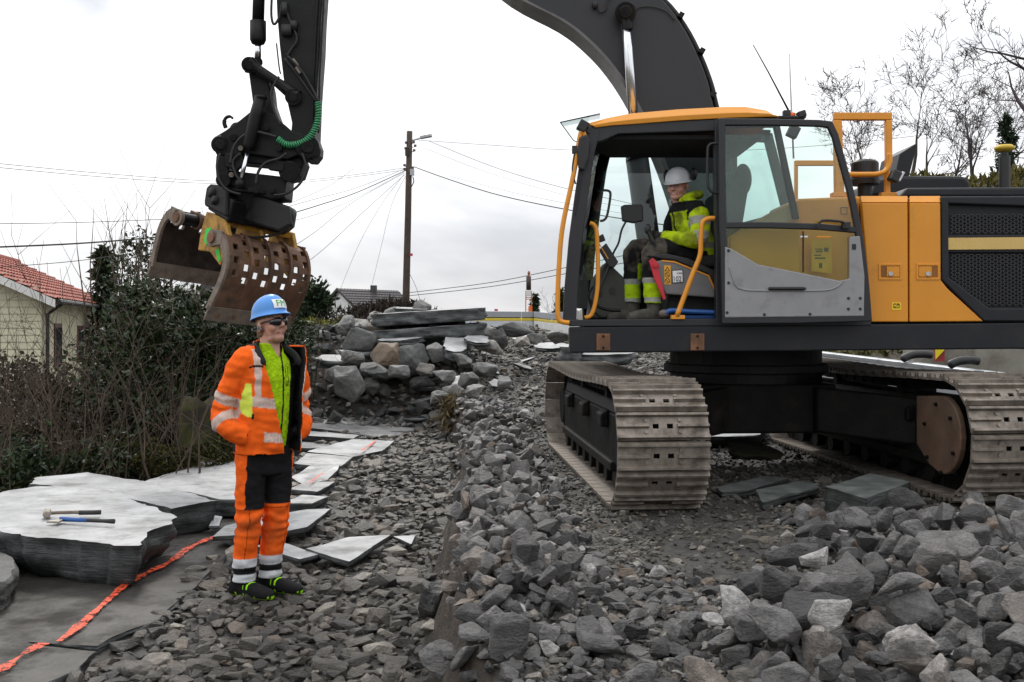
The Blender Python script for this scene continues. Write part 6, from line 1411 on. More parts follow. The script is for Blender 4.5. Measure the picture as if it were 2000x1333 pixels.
def op_col(p, n):
    q_ = MHOi @ p
    if q_.z > -.06 and p.z > .44:
        if q_.y < -.06 and .0300 < q_.z-4*q_.x**2 < .0345 and abs(q_.x) < .017: return (.75, .72, .66)
        return tuple(fo_(q_))
    return (.5, .27, .2)
skin('body', bd, .006, MO, SKINM, OP, op_col, 2)
GLV = mat('dark_work_glove', (.022, .020, .018), .9, 0, .4, 40)
for s, c0 in ((1, Vector((.045, -.355, .195))), (-1, Vector((-.02, -.385, .205)))):
    gv_ = B(); fd = Vector((-s*.75, -.55, -.1)).normalized(); up = Vector((0, 0, 1)); gv_.tube([c0-fd*.09, c0-fd*.03, c0+fd*.03], [.042, .044, .04], 12)
    for k in range(4):
        r0 = c0+fd*.04+up*(.027-.018*k); l_ = (.06, .07, .065, .05)[k]
        gv_.tube([r0-fd*.02, r0+fd*l_*.5+Vector((0, -.014, 0)), r0+fd*l_*.8+Vector((0, .004, -.008))], [.0125, .012, .010], 8)
    gv_.tube([c0+up*.03, c0+up*.05+fd*.03, c0+up*.045+fd*.06], [.014, .013, .010], 8)
    skin('glove', gv_, .006, MO, GLV, OP, None, 2)
tj = B(); loft(tj, [((0, .02, -.06), (.19, 0, 0), (0, .15, 0)), ((0, .0, .1), (.195, 0, 0), (0, .155, 0)), ((0, -.05, .28), (.205, 0, 0), (0, .15, 0)), ((0, -.09, .40), (.185, 0, 0), (0, .135, 0)), ((0, -.11, .475), (.12, 0, 0), (0, .11, 0)), ((0, -.12, .53), (.10, 0, 0), (0, .10, 0))], n=28, p=2.2)
for s in (-1, 1):
    ap = smooth_path([Vector(OA[s][0])*.85]+[Vector(q_) for q_ in OA[s]], 4); tj.tube(ap, [.08, .085, .09, .092, .092, .09, .088, .087, .086, .085, .083, .08, .078, .075, .072, .068, .064, .06, .057, .055, .053], 18)
tj.tube(smooth_path([(-.10, -.17, .50), (-.115, -.08, .55), (-.06, .0, .57), (0, .01, .575), (.06, .0, .57), (.115, -.08, .55), (.10, -.17, .50)], 4), [.026]+[.038]*23+[.026], 12)
def ojc(p, n):
    x, y, z = p; best = 9; sa = 0
    for s in (-1, 1):
        q_ = [Vector(a) for a in OA[s]]; L_ = 0
        for a, c in zip(q_[:-1], q_[1:]):
            d = c-a; t = max(0, min(1, (p-a).dot(d)/d.length_squared)); dd = (p-(a+d*t)).length
            if dd < best: best, sa = dd, L_+t*d.length
            L_ += d.length
    c = 'lime'
    sl_ = best < .105 and sa > .05
    if sl_:
        if .13 < sa < .20 or .26 < sa < .31: c = 'white'
        if sa < .095 and z > .34: c = 'black'
    else:
        if z > .415 and z < .50 and y < .0: c = 'black'
        if y < -.08 and abs(x+.0) < .012: c = 'black'
        if .10 < z < .155: c = 'white'
    if z > .51: c = 'lime'
    if y < -.14 and z > .20 and x < -.07: c = 'black'
    col_ = Vector(oc[c]); 
    if c == 'lime': col_ = Vector((.50, .66, .012)).lerp(Vector((.12, .12, .02)), max(0, min(.8, 1.2*noise.fractal(p*8, 1, 2, 3))))
    if c == 'white': col_ = Vector((.34, .35, .30))
    return tuple(col_)
skin('jacket', tj, .0075, MO, CLOTH, OP, ojc, 3, lambda p, n: fold(p, .011, 7, 5), lambda p, n: p.z > .50 and p.y < -.14 and abs(p.x) < .07)
tt_ = B(); loft(tt_, [((0, .03, -.08), (.17, 0, 0), (0, .13, 0)), ((0, .02, .06), (.175, 0, 0), (0, .14, 0))])
for s in (-1, 1): tt_.tube(smooth_path(OL[s], 4), [.105]*4+[.098]*4+[.09]*3+[.082]*3+[.075]*3, 18)
def otc(p, n):
    x, y, z = p
    if y < -.36:
        if -.20 < z < -.155 or -.36 < z < -.32: return (.33, .34, .31)
        if z < -.155: return (.42, .62, .012)
        if z < -.02 and n.y > .25: return (.42, .62, .012)
        d = max(0, min(1, .5+1.4*noise.fractal(p*9, 1, 2, 3))) if z > -.1 and n.y < .3 else 0
        return tuple(Vector(oc['black']).lerp(Vector((.16, .14, .11)), d*.55))
    return oc['black']
skin('trousers', tt_, .0075, MO, CLOTH, OP, otc, 3, lambda p, n: fold(p, .009, 8, 2))
for s in (-1, 1):
    sb_ = B(); loft(sb_, [((0, .085, .045), (.034, 0, 0), (0, 0, .045)), ((0, .05, .055), (.042, 0, 0), (0, 0, .056)), ((0, -.07, .05), (.047, 0, 0), (0, 0, .05)), ((0, -.14, .042), (.052, 0, 0), (0, 0, .043)), ((0, -.20, .034), (.042, 0, 0), (0, 0, .032))], n=18, p=2.6); loft(sb_, [((0, .03, .05), (.05, 0, 0), (0, .055, 0)), ((0, .03, .16), (.054, 0, 0), (0, .06, 0))])
    e_ = Vector(OL[s][-1]); M_ = MO @ Matrix.Translation((e_.x, e_.y-.02, 1.705-OZ)) @ Matrix.Rotation(math.radians(s*4), 4, 'Z')
    skin('boot', sb_, .006, M_, mat('dusty_boot', (.07, .066, .055), .8, 0, .4, 20), OP, None, 2)
WHH = mat('white_helmet', (.66, .68, .70), .35, 0, .05, 5); MH3 = MO @ MHO @ Matrix.Translation((0, .008, .145)) @ Matrix.Rotation(math.radians(4), 4, 'X')
helmet(OP, MH3, WHH, mat('helmet_inside', (.10, .10, .10), .7))
for s in (-1, 1):
    em = B(); em.ell((s*.125, .055, .045), (.028, .045, .055)); em.tube([(s*.118, .01, .01), (s*.128, .05, .03)], .012, 8)
    xf(em, MH3).obj('ear_defender', BLACK, OP, True)
# ================================================================= background
BARK = mat('grey_bark', (.055, .047, .040), .9, 0, .4, 12, bump=.4, bscale=30); TWIG = mat('brown_twig', (.075, .052, .036), .9, 0, .4, 8); TWIG2 = mat('birch_twig', (.06, .045, .045), .9, 0, .3, 8)
def leaf_mat(name, c, c2, rough=.45):
    m = bpy.data.materials.new(name); m.use_nodes = True; n = m.node_tree.nodes; l = m.node_tree.links; bs = n['Principled BSDF']
    a = n.new('ShaderNodeAttribute'); a.attribute_name = 'rnd'; r = n.new('ShaderNodeValToRGB'); e = r.color_ramp.elements
    e[0].color = (*c, 1); e[1].color = (*c2, 1); l.new(a.outputs['Fac'], r.inputs[0]); l.new(r.outputs[0], bs.inputs['Base Color']); bs.inputs['Roughness'].default_value = rough
    bs.inputs['Specular IOR Level'].default_value = .35
    return m
HOLLY = leaf_mat('evergreen_leaf', (.007, .014, .005), (.034, .056, .015), .42); CONIF = leaf_mat('conifer_needles', (.008, .018, .008), (.03, .055, .02), .7)
LITTER = leaf_mat('dry_undergrowth', (.014, .011, .007), (.055, .042, .022), .8); GRASSM = leaf_mat('moss_grass', (.07, .075, .010), (.24, .23, .03), .8); DRYG = leaf_mat('dry_grass_blade', (.05, .035, .015), (.16, .115, .05), .8); FERN = leaf_mat('low_green', (.006, .014, .004), (.025, .045, .009), .6)
def leaf_mesh(name, pts, size, m, parent=None, aspect=.5, up=0.0, seed=1):
    r_ = np.random.default_rng(seed); n = len(pts); d = r_.normal(size=(n, 3)); d[:, 2] += up; d /= np.linalg.norm(d, axis=1)[:, None]
    e = r_.normal(size=(n, 3)); w_ = np.cross(d, e); w_ /= np.linalg.norm(w_, axis=1)[:, None]; nn = np.cross(d, w_)
    s = (size*(.6+.8*r_.random(n)))[:, None]; p = np.asarray(pts)
    v = np.stack([p, p+d*s*.5+w_*s*aspect*.5+nn*s*.12, p+d*s, p+d*s*.5-w_*s*aspect*.5+nn*s*.12], 1).reshape(-1, 3)
    i = np.arange(n)[:, None]*4; f = np.concatenate([i+[[0, 1, 2]], i+[[0, 2, 3]]], 0)
    return link(name, np_mesh(name, v, f, [m], 'rnd', np.repeat(r_.random(n), 4)), parent)
class Fast:
    def __init__(s): s.v = []; s.f = []
    def seg(s, a, b, r0, r1, n):
        t = (b-a); 
        if t.length < 1e-6: return
        t = t.normalized(); u = t.orthogonal().normalized(); w_ = t.cross(u); o = len(s.v)
        for c, r in ((a, r0), (b, r1)):
            for j in range(n): an = 2*math.pi*j/n; s.v.append(c+(u*math.cos(an)+w_*math.sin(an))*r)
        for j in range(n): s.f.append((o+j, o+(j+1) % n, o+n+(j+1) % n, o+n+j))
    def obj(s, name, m, parent): 
        me = bpy.data.meshes.new(name); me.from_pydata([tuple(v) for v in s.v], [], s.f); me.materials.append(m); me.polygons.foreach_set('use_smooth', [True]*len(me.polygons)); me.update(); return link(name, me, parent)
def grow(T, C, rnd, p, d, L, r, lev, maxlev, tips=None, trop=.12, bend=.22, kids=(3, 5), minr=.008):
    n = max(3, int(6-lev)); sl = L/n; nodes = [(p.copy(), d.copy(), r)]
    for i in range(n):
        d = (d+Vector((rnd.gauss(0, bend), rnd.gauss(0, bend), rnd.gauss(0, bend)))*(.5 if lev == 0 else 1)+Vector((0, 0, trop))).normalized()
        q_ = p+d*sl; r2 = max(minr*.6, r*(1-(.75 if lev == 0 else .8)*(i+1)/n*.55 - .12/n)); (T if lev == 0 else C).seg(p, q_, r, r2, 7 if lev == 0 else (5 if lev == 1 else 3)); p = q_; r = r2; nodes.append((p.copy(), d.copy(), r))
    if tips is not None and lev >= maxlev-1: tips.append(p.copy())
    if lev < maxlev:
        k = rnd.randint(*kids)+(2 if lev == 0 else 0)
        for _ in range(k):
            i = rnd.randint(1 if lev else max(1, n//3), n); q_, dd, rr_ = nodes[i]; sd_ = dd.orthogonal().normalized(); sd_.rotate(Matrix.Rotation(rnd.uniform(0, 6.28), 3, dd)); an = rnd.uniform(.45, 1.0)
            nd = (dd*math.cos(an)+sd_*math.sin(an)).normalized()
            grow(T, C, rnd, q_, nd, L*rnd.uniform(.38, .68), max(minr, rr_*rnd.uniform(.45, .7)), lev+1, maxlev, tips, trop, bend, kids, minr)
def bare_tree(u, Y, vtop, r, label, seed, lean=(0, 0), lev=4, group='bare trees on the right bank', m=BARK, m2=TWIG2, x=None, kids=(3, 5), bend=.2):
    x = (u-CX)/F*Y if x is None else x; z0 = H(x, Y)-.1; top = CZ-(vtop-HZ)/F*Y; h_ = max(1.5, top-z0)
    t = thing('bare_tree', (x, Y, z0), label, 'tree', group); T = Fast(); C = Fast(); rnd = random.Random(seed)
    grow(T, C, rnd, Vector((x, Y, z0)), Vector((lean[0], lean[1], 1)).normalized(), h_*.68, r, 0, lev, None, .10, bend, kids)
    T.obj('trunk', m, t); C.obj('crown', m2, t); return t
for i, (u, Y, vt, r, lab, ln, lev, x) in enumerate([(1700, 27, 150, .05, 'slim bare birch rising behind the orange guard rail', (-.05, 0), 4, None), (1775, 30, 130, .07, 'bare birch leaning right of the guard rail', (.12, 0), 4, None), (1815, 26, 190, .05, 'thin bare tree behind the black fin on the hood', (-.1, .1), 4, None),
        (1845, 29, 210, .06, 'low gnarled bare tree left of the antenna mast', (.25, 0), 4, None), (1905, 31, 130, .07, 'bare tree just left of the yellow antenna', (.05, 0), 4, None), (1975, 28, 120, .10, 'bare birch at the right border behind the antenna', (-.05, 0), 4, None), (2060, 25, -60, .20, 'big bare tree reaching in from the right border', (-.20, 0), 5, None), (1665, 33, 215, .04, 'faint thin birch left of the guard rail post', (0, 0), 4, None)]):
    bare_tree(u, Y, vt, r, lab, 40+i, ln, lev, kids=(3, 5) if lev < 5 else (3, 4))
def conifer(u, Y, vtop, wpx, label, seed, zb=None, name='conifer', n=1700, sz=.16):
    x = (u-CX)/F*Y; z0 = H(x, Y) if zb is None else zb; top = CZ-(vtop-HZ)/F*Y; h_ = top-z0; W_ = wpx/F*Y/2; rnd = random.Random(seed)
    t = thing(name, (x, Y, z0), label, 'tree'); T = Fast(); T.seg(Vector((x, Y, z0-.2)), Vector((x, Y, top)), .05+.012*h_, .01, 7); T.obj('trunk', BARK, t); pts = []
    lay = 16
    for k in range(lay):
        f = .08+.92*k/lay; zz_ = z0+h_*f
        for j in range(7):
            an = rnd.uniform(0, 6.28); l_ = W_*(1-f)**.8*rnd.uniform(.6, 1.1)+.05
            for s in range(max(2, n//(lay*7))):
                q_ = rnd.random()**.7; pts.append((x+math.cos(an)*l_*q_+rnd.gauss(0, .03*h_*.3), Y+math.sin(an)*l_*q_+rnd.gauss(0, .03*h_*.3), zz_-l_*q_*.35+rnd.gauss(0, .02*h_)))
    leaf_mesh('crown', np.array(pts), sz, CONIF, t, .28, 0, seed); return t
conifer(1966, 27, 225, 70, 'small spruce between the bare trees at the right border', 3, n=1500)
conifer(1045, 60, 574, 34, 'small far spruce beside the brown mast', 4, zb=.9, n=900, sz=.28)
conifer(1096, 58, 566, 40, 'dark far spruce behind the cab rail', 5, zb=.9, n=1200, sz=.3)
conifer(205, 30, 480, 90, 'dark pine standing behind the red roofed house', 6, zb=-.5, n=2600, sz=.3)
bare_tree(1072, 60, 570, .05, 'pale bare tree between the far spruces', 77, lev=3, group='far trees', x=None)
# ---- evergreen shrubs and thicket on the left
def shrub(name, label, blobs, n, size, m, seed, group=None, stems=14):
    rnd = random.Random(seed); r_ = np.random.default_rng(seed); c0 = P(blobs[0][0], blobs[0][1], blobs[0][2]); zb = H(c0.x, c0.y)
    t = thing(name, (c0.x, c0.y, zb), label, 'shrub', group); pts = []; tot = sum(b[3]*b[4] for b in blobs); T = Fast()
    for (u, v, Y, wp, hp) in blobs:
        c = P(u, v, Y); a = wp/F*Y/2; b = hp/F*Y/2; k = int(n*wp*hp/tot); d = r_.normal(size=(k, 3)); d /= np.linalg.norm(d, axis=1)[:, None]
        rad = (.45+.6*r_.random(k)**.6)*(1+.28*np.sin(d[:, 0]*7+seed)*np.sin(d[:, 2]*6+2*seed)); pts.append(np.array(c)+d*rad[:, None]*np.array((a, min(a, 1.1), b)))
        for _ in range(stems):
            e = Vector((rnd.gauss(0, .5)*a, rnd.gauss(0, .5)*min(a, 1), rnd.uniform(.2, 1.0)*b))+c; q_ = Vector((c.x+rnd.gauss(0, .3)*a, c.y+rnd.gauss(0, .2), zb-.1)); mid = q_.lerp(e, .5)+Vector((rnd.gauss(0, .1), 0, .1)); T.seg(q_, mid, .016, .011, 5); T.seg(mid, e, .011, .005, 4)
    T.obj('stems', TWIG, t); pp = np.concatenate(pts)
    # clump: pull leaves towards random centres so gaps open up
    cc = pp[r_.integers(0, len(pp), max(8, len(pp)//110))]
    idx = r_.integers(0, len(cc), len(pp)); near = cc[idx]; sel = r_.random(len(pp)) < .72
    pp[sel] = near[sel]+r_.normal(size=(sel.sum(), 3))*.13
    leaf_mesh('foliage', pp, size, m, t, .55, .1, seed); return t
shrub('evergreen_shrub', 'dense glossy evergreen shrub behind the left shoulder of the worker', [(340, 730, 13.2, 290, 270), (430, 690, 13.6, 160, 200), (290, 610, 13.8, 90, 110), (470, 740, 13.8, 150, 230)], 15000, .085, HOLLY, 3)
shrub('evergreen_shrub', 'taller thin evergreen between house and grapple', [(262, 540, 15.5, 80, 150), (300, 600, 15, 120, 120)], 1500, .08, HOLLY, 4)
shrub('evergreen_shrub', 'evergreen shrub right behind the head of the worker', [(545, 660, 17.0, 110, 110), (520, 700, 16.5, 120, 150), (600, 655, 17.5, 40, 60)], 4600, .085, HOLLY, 5)
shrub('evergreen_shrub', 'dull undergrowth bush under the red roofed house', [(80, 820, 14.5, 330, 190), (180, 850, 13, 260, 140)], 6000, .09, LITTER, 6)
shrub('evergreen_shrub', 'brown bush in front of the gable wall at the left border', [(0, 770, 16, 240, 130), (150, 770, 16, 220, 130)], 3000, .09, LITTER, 7)
shrub('evergreen_shrub', 'dark bushes filling the gap behind the stump', [(400, 800, 14.6, 200, 170), (250, 850, 13.8, 220, 120)], 6000, .09, HOLLY, 8)
shrub('evergreen_shrub', 'low green ferns at the foot of the thicket', [(110, 925, 10.8, 190, 60), (30, 915, 11, 120, 60), (230, 915, 11.2, 120, 50)], 2600, .08, FERN, 9, stems=2)
shrub('evergreen_shrub', 'dark hedge far behind the grapple', [(430, 615, 22, 170, 60), (330, 640, 21, 200, 90), (480, 630, 21, 130, 90)], 4600, .13, HOLLY, 10)
shrub('conifer_bush', 'round dark conifer bush left of the white house', [(612, 592, 30, 66, 62), (590, 600, 30, 60, 50)], 4200, .16, CONIF, 11)
for gidx in range(9):
    u0 = [-10, 30, 75, 120, 165, 210, 260, 300, 345][gidx]; rnd = random.Random(100+gidx); c = P(u0, 900, 12); t = thing('bare_shrub', (c.x, 12.2, H(c.x, 12.2)), ['leafless brown shrub, %s from the left border in the thicket' % k for k in ('first', 'second', 'third', 'fourth', 'fifth', 'sixth', 'seventh', 'eighth', 'ninth')][gidx], 'shrub', 'leafless shrubs of the thicket')
    T = Fast(); C = Fast()
    for k in range(13):
        Y = rnd.uniform(10.4, 14.5); x = (u0+rnd.gauss(0, 26)-CX)/F*Y; z0 = H(x, Y)-.05
        hh = rnd.uniform(.9, 2.1) if gidx < 5 else rnd.uniform(1.0, 2.2)
        grow(C, C, rnd, Vector((x, Y, z0)), Vector((rnd.gauss(0, .22), rnd.gauss(0, .1), 1)).normalized(), hh, rnd.uniform(.008, .016), 1, 3, None, .10, .16, (2, 4), .0035)
    C.obj('stems', TWIG, t)
# shoots standing above the evergreen
t = thing('bare_shrub', P(290, 640, 14.8), 'cluster of tall bare upright shoots above the evergreen shrub', 'shrub'); C = Fast(); rnd = random.Random(9)
for k in range(26):
    Y = rnd.uniform(14, 15.6); u = rnd.gauss(270, 42); a = P(u, 640, Y); top = P(u+rnd.gauss(0, 14), rnd.uniform(385, 500), Y)
    d = (top-a); grow(C, C, rnd, a, d.normalized(), d.length, .014, 2, 3, None, .1, .07, (1, 3), .004)
C.obj('stems', TWIG, t)
# mossy stump
STUMP = mat('mossy_bark', (.030, .024, .014), .9, 0, .5, 6, bump=.9, bscale=16, dirt=(.055, .06, .010), dirt_lo=.48, dirt_hi=.62, dscale=4)
b_ = B(); c = P(388, 0, 12.0); zb = H(c.x, 12.0)-.15; zt = CZ-(783-HZ)/F*12; n = 28; vs = []; fs = []
for i, (f, r) in enumerate([(0, .40), (.1, .32), (.3, .25), (.6, .22), (.9, .215), (1.0, .21), (1.0, .15), (.97, .05)]):
    for j in range(n):
        an = 2*math.pi*j/n; rr_ = r*(1+.18*(1-f)*math.sin(an*5+1)+.07*noise.noise(Vector((math.cos(an)*2, math.sin(an)*2, f*3)))); vs.append((c.x+rr_*math.cos(an), 12+rr_*math.sin(an), zb+(zt-zb)*f+(.05*math.sin(an*3) if f == 1 else 0)))
for i in range(7):
    for j in range(n): fs.append((i*n+j, i*n+(j+1) % n, (i+1)*n+(j+1) % n, (i+1)*n+j))
fs.append(tuple(7*n+j for j in range(n))); tag(to_obj('tree_stump', vs, fs, STUMP, None, True), 'mossy tree stump behind the right arm of the worker', 'stump')
# moss cushions
MOSS = leaf_mat('moss_cushion', (.010, .011, .003), (.055, .055, .008), .9); r_ = np.random.default_rng(4); pts = []
for (u, v, Y, w_, h_) in [(255, 880, 11.6, 120, 50), (320, 900, 11.2, 110, 50), (400, 900, 11.5, 90, 60), (180, 905, 11.3, 100, 40), (440, 880, 11.9, 60, 60)]:
    c = P(u, v, Y); d = r_.normal(size=(1500, 3)); d /= np.linalg.norm(d, axis=1)[:, None]; pts.append(np.array(c)+d*np.array((w_/F*Y/2, .35, h_/F*Y/2)))
o = leaf_mesh('moss', np.concatenate(pts), .045, MOSS, None, .7, .4, 5); tag(o, 'yellow green moss cushions around the stump', 'moss', kind='stuff')
# grass on the upper left bank and mound
r_ = np.random.default_rng(6); X_ = r_.uniform(-4.6, -1.6, 16000); Y_ = r_.uniform(19.4, 25.5, 16000); keep = (X_ < -2.3-.25*(Y_ < 20.2)) | (Y_ > 21.5); keep &= vnoise(X_, Y_, .8, 3) > -.12
o = leaf_mesh('grass', np.stack([X_[keep], Y_[keep], hgt(X_[keep], Y_[keep])], 1), .13, GRASSM, None, .16, 1.3, 7); tag(o, 'short yellow green mossy grass on the bank above the trench', 'grass', kind='stuff')
X_ = r_.normal(-2.55, .62, 5200); Y_ = r_.normal(23.4, .7, 5200); o = leaf_mesh('brushwood', np.stack([X_, Y_, hgt(X_, Y_)+.05+.22*r_.random(5200)], 1), .22, leaf_mat('dark_brush', (.012, .009, .006), (.05, .036, .024), .9), None, .08, .3, 8); tag(o, 'dark torn heather and roots heaped on the mound', 'brushwood', kind='stuff')
X_ = r_.uniform(5, 13, 9000); Y_ = r_.uniform(19, 27, 9000); o = leaf_mesh('hill_heather', np.stack([X_, Y_, hgt(X_, Y_)], 1), .22, leaf_mat('hill_moss', (.03, .035, .008), (.16, .13, .03), .9), None, .25, .9, 9); tag(o, 'mossy heather covering the right bank', 'heather', kind='stuff')
c = P(880, 800, 15.2); r_ = np.random.default_rng(3); k = 500; o = leaf_mesh('grass_tuft', np.array((c.x, c.y, c.z-.05))+r_.normal(size=(k, 3))*np.array((.08, .10, .13)), .15, DRYG, None, .05, -.5, 4); tag(o, 'dry hanging grass tuft on the edge of the bank', 'grass tuft')
# roots hanging in the cut face behind the worker
C = Fast(); rnd = random.Random(21)
for k in range(26):
    p = P(rnd.uniform(600, 720), rnd.uniform(690, 760), 17.1); grow(C, C, rnd, p, Vector((rnd.gauss(0, .6), -.5, rnd.gauss(-.3, .5))).normalized(), rnd.uniform(.2, .6), .008, 2, 3, None, -.1, .3, (1, 2), .003)
t = thing('roots', P(650, 720, 17.2), 'thin torn roots hanging from the earth bank behind the worker', 'roots'); C.obj('root_strands', TWIG, t)
# ---------------------------------------------------------------- houses
def dirv(a): return Vector((math.sin(a), math.cos(a), 0))
CREAM = mat('cream_boards', (.60, .57, .42), .7, 0, .08, 5); WTRIM = mat('white_trim', (.68, .68, .66), .6); TILE = mat('red_tiles', (.28, .062, .036), .75, 0, .35, 4, dirt=(.10, .045, .03), dirt_lo=.5, dirt_hi=.75, dscale=2); GTILE = mat('dark_tiles', (.055, .05, .052), .7, 0, .3, 4); WINM = mat('window_glass', (.03, .035, .045), .08, spec=.8); WWALL = mat('white_boards', (.72, .73, .74), .7, 0, .05, 4); FRM = mat('dark_red_frame', (.09, .03, .03), .6)
def tile_roof(b, e0, e1, r0, r1, step=.3, amp=.035):
    """tiled slope: stepped courses with a wavy section; e0-e1 along the eave, r0-r1 along the ridge"""
    L_ = (e1-e0).length; S_ = (r0-e0).length; nc = max(2, int(L_/.16)); nr = max(2, int(S_/step)); nrm_ = (e1-e0).cross(r0-e0).normalized(); 
    if nrm_.z < 0: nrm_ = -nrm_
    vs = []; fs = []
    for r in range(nr):
        for k, (f, lift) in enumerate(((r/nr, .045), ((r+1)/nr, .0))):
            for c in range(nc+1):
                p = e0.lerp(e1, c/nc).lerp(r0.lerp(r1, c/nc), f); vs.append(p+nrm_*(lift+(amp if c % 2 else 0)))
    w_ = nc+1
    for r in range(nr*2-1):
        for c in range(nc): fs.append((r*w_+c, r*w_+c+1, (r+1)*w_+c+1, (r+1)*w_+c))
    b.add(vs, fs)
# red roofed house on the left
d = Vector((-.235, .972, 0)).normalized(); s = Vector((-d.y, d.x, 0)); s = -s if s.x > 0 else s
c0 = Vector(((82-CX)/F*24, 24, -.6)); ze = CZ+64/F*24; zr = 3.72; hw = 2.7; L_ = 10.6
hs = thing('house', (c0.x, 24, -.6), 'cream wooden house with red tiled roof behind the thicket', 'house')
def hp(a, b, z): q_ = c0+d*a+s*b; return Vector((q_.x, q_.y, z))
b_ = B(); b_.prism([hp(0, 0, -.6), hp(0, 2*hw, -.6), hp(0, 2*hw, ze), hp(0, hw, zr-.12), hp(0, 0, ze)], d*L_); wl_ = b_.obj('wall', CREAM, hs)
zz_ = -.6
while zz_ < zr-.35:                                         # horizontal boards on the gable
    h0 = 0 if zz_ < ze else (zz_-ze)/(zr-ze)*hw
    bb = B(); a0 = hp(-.03, h0+.02, zz_); a1 = hp(-.03, 2*hw-h0-.02, zz_); bb.prism([a0, a1, a1+Vector((0, 0, .15))+d*.02, a0+Vector((0, 0, .15))+d*.02], d*.03); bb.obj('board', CREAM, wl_); zz_ += .16
for k in range(44):                                         # upright boards on the long side
    bb = B(); a0 = hp(.12+k*.24, -.025, -.6); bb.prism([a0, a0+d*.19, a0+d*.19+s*.03, a0+s*.03], (0, 0, ze+.55)); bb.obj('board', CREAM, wl_)
b_ = B(); ov = .35
tile_roof(b_, hp(-.4, -ov, ze-.12), hp(L_, -ov, ze-.12), hp(-.4, hw, zr), hp(L_, hw, zr)); tile_roof(b_, hp(-.4, 2*hw+ov, ze-.12), hp(L_, 2*hw+ov, ze-.12), hp(-.4, hw, zr), hp(L_, hw, zr)); rf = b_.obj('roof', TILE, hs)
b_ = B(); b_.tube([hp(-.4, hw, zr+.03), hp(L_, hw, zr+.03)], .1, 8); b_.obj('ridge', TILE, rf)
b_ = B(); b_.prism([hp(-.42, -ov, ze-.30), hp(-.42, -ov, ze-.12), hp(-.42, hw, zr-.02), hp(-.42, hw, zr-.2)], d*.05); b_.prism([hp(-.42, 2*hw+ov, ze-.30), hp(-.42, 2*hw+ov, ze-.12), hp(-.42, hw, zr-.02), hp(-.42, hw, zr-.2)], d*.05); b_.obj('bargeboard', WTRIM, hs)
b_ = B(); b_.tube([hp(-.3, -ov-.06, ze-.16), hp(L_, -ov-.06, ze-.16)], .06, 8); b_.obj('gutter', BLACK, hs); b_ = B(); b_.tube([hp(.1, -ov-.06, ze-.2), hp(.1, -.1, ze-.45), hp(.1, -.1, -.6)], .045, 8); b_.obj('downpipe', BLACK, hs)
for a_, z0, z1, w_ in ((1.3, .7, 1.75, .9), (4.6, .7, 1.7, .9), (6.6, -.4, 1.6, .95)):
    b_ = B(); b_.prism([hp(a_, -.06, z0), hp(a_+w_, -.06, z0), hp(a_+w_, -.06, z1), hp(a_, -.06, z1)], s*.08); wn = b_.obj('window' if z0 > 0 else 'door', FRM, hs); b_ = B(); b_.prism([hp(a_+.1, -.075, z0+.1), hp(a_+w_-.1, -.075, z0+.1), hp(a_+w_-.1, -.075, z1-.1), hp(a_+.1, -.075, z1-.1)], s*.02); b_.obj('pane', WINM, wn)
def simple_house(label, c, ang, w_, L_, zb, ze, zr, wallm, roofm, win=True):
    d = dirv(ang); s = Vector((d.y, -d.x, 0)); t = thing('house', (c.x, c.y, zb), label, 'house')
    q = lambda a, b, z: Vector((c.x, c.y, 0))+d*a+s*b+Vector((0, 0, z))
    b_ = B(); b_.prism([q(0, -w_/2, zb), q(0, w_/2, zb), q(0, w_/2, ze), q(0, 0, zr-.1), q(0, -w_/2, ze)], d*L_); b_.obj('wall', wallm, t)
    b_ = B(); ov = .4
    for sg in (-1, 1): tile_roof(b_, q(-.3, sg*(w_/2+ov), ze-ov*(zr-ze)/(w_/2)), q(L_+.3, sg*(w_/2+ov), ze-ov*(zr-ze)/(w_/2)), q(-.3, 0, zr), q(L_+.3, 0, zr), .35)
    b_.obj('roof', roofm, t)
    b_ = B()
    for sg in (-1, 1): b_.prism([q(-.34, sg*(w_/2+ov), ze-ov*(zr-ze)/(w_/2)-.2), q(-.34, sg*(w_/2+ov), ze-ov*(zr-ze)/(w_/2)+.04), q(-.34, 0, zr+.06), q(-.34, 0, zr-.16)], d*.05)
    b_.obj('bargeboard', GTILE, t)
    if win:
        b_ = B(); b_.prism([q(-.03, w_*.22, ze-1.5), q(-.03, w_*.42, ze-1.5), q(-.03, w_*.42, ze-.55), q(-.03, w_*.22, ze-.55)], d*.05); wn = b_.obj('window', WTRIM, t); b_ = B(); b_.prism([q(-.05, w_*.24, ze-1.4), q(-.05, w_*.40, ze-1.4), q(-.05, w_*.40, ze-.65), q(-.05, w_*.24, ze-.65)], d*.02); b_.obj('pane', WINM, wn)
    b_ = B(); m = q(L_*.55, .3, zr); b_.box(m, (.5, .5, .7)); b_.obj('chimney', GTILE, t)
    return t
Yh = 85; simple_house('white house with dark tiled roof on the skyline left of the pole', P(664, 600, Yh), math.radians(40), 4.0, 6.2, .8, CZ+42/F*Yh, CZ+76/F*Yh, WWALL, GTILE)
Yh = 40; simple_house('grey roofed house partly hidden behind grapple and hedge', P(345, 600, Yh), math.radians(75), 4, 2.2, -.5, CZ+30/F*Yh, CZ+76/F*Yh, WWALL, mat('light_grey_tiles', (.13, .12, .115), .7, 0, .2, 4), False)
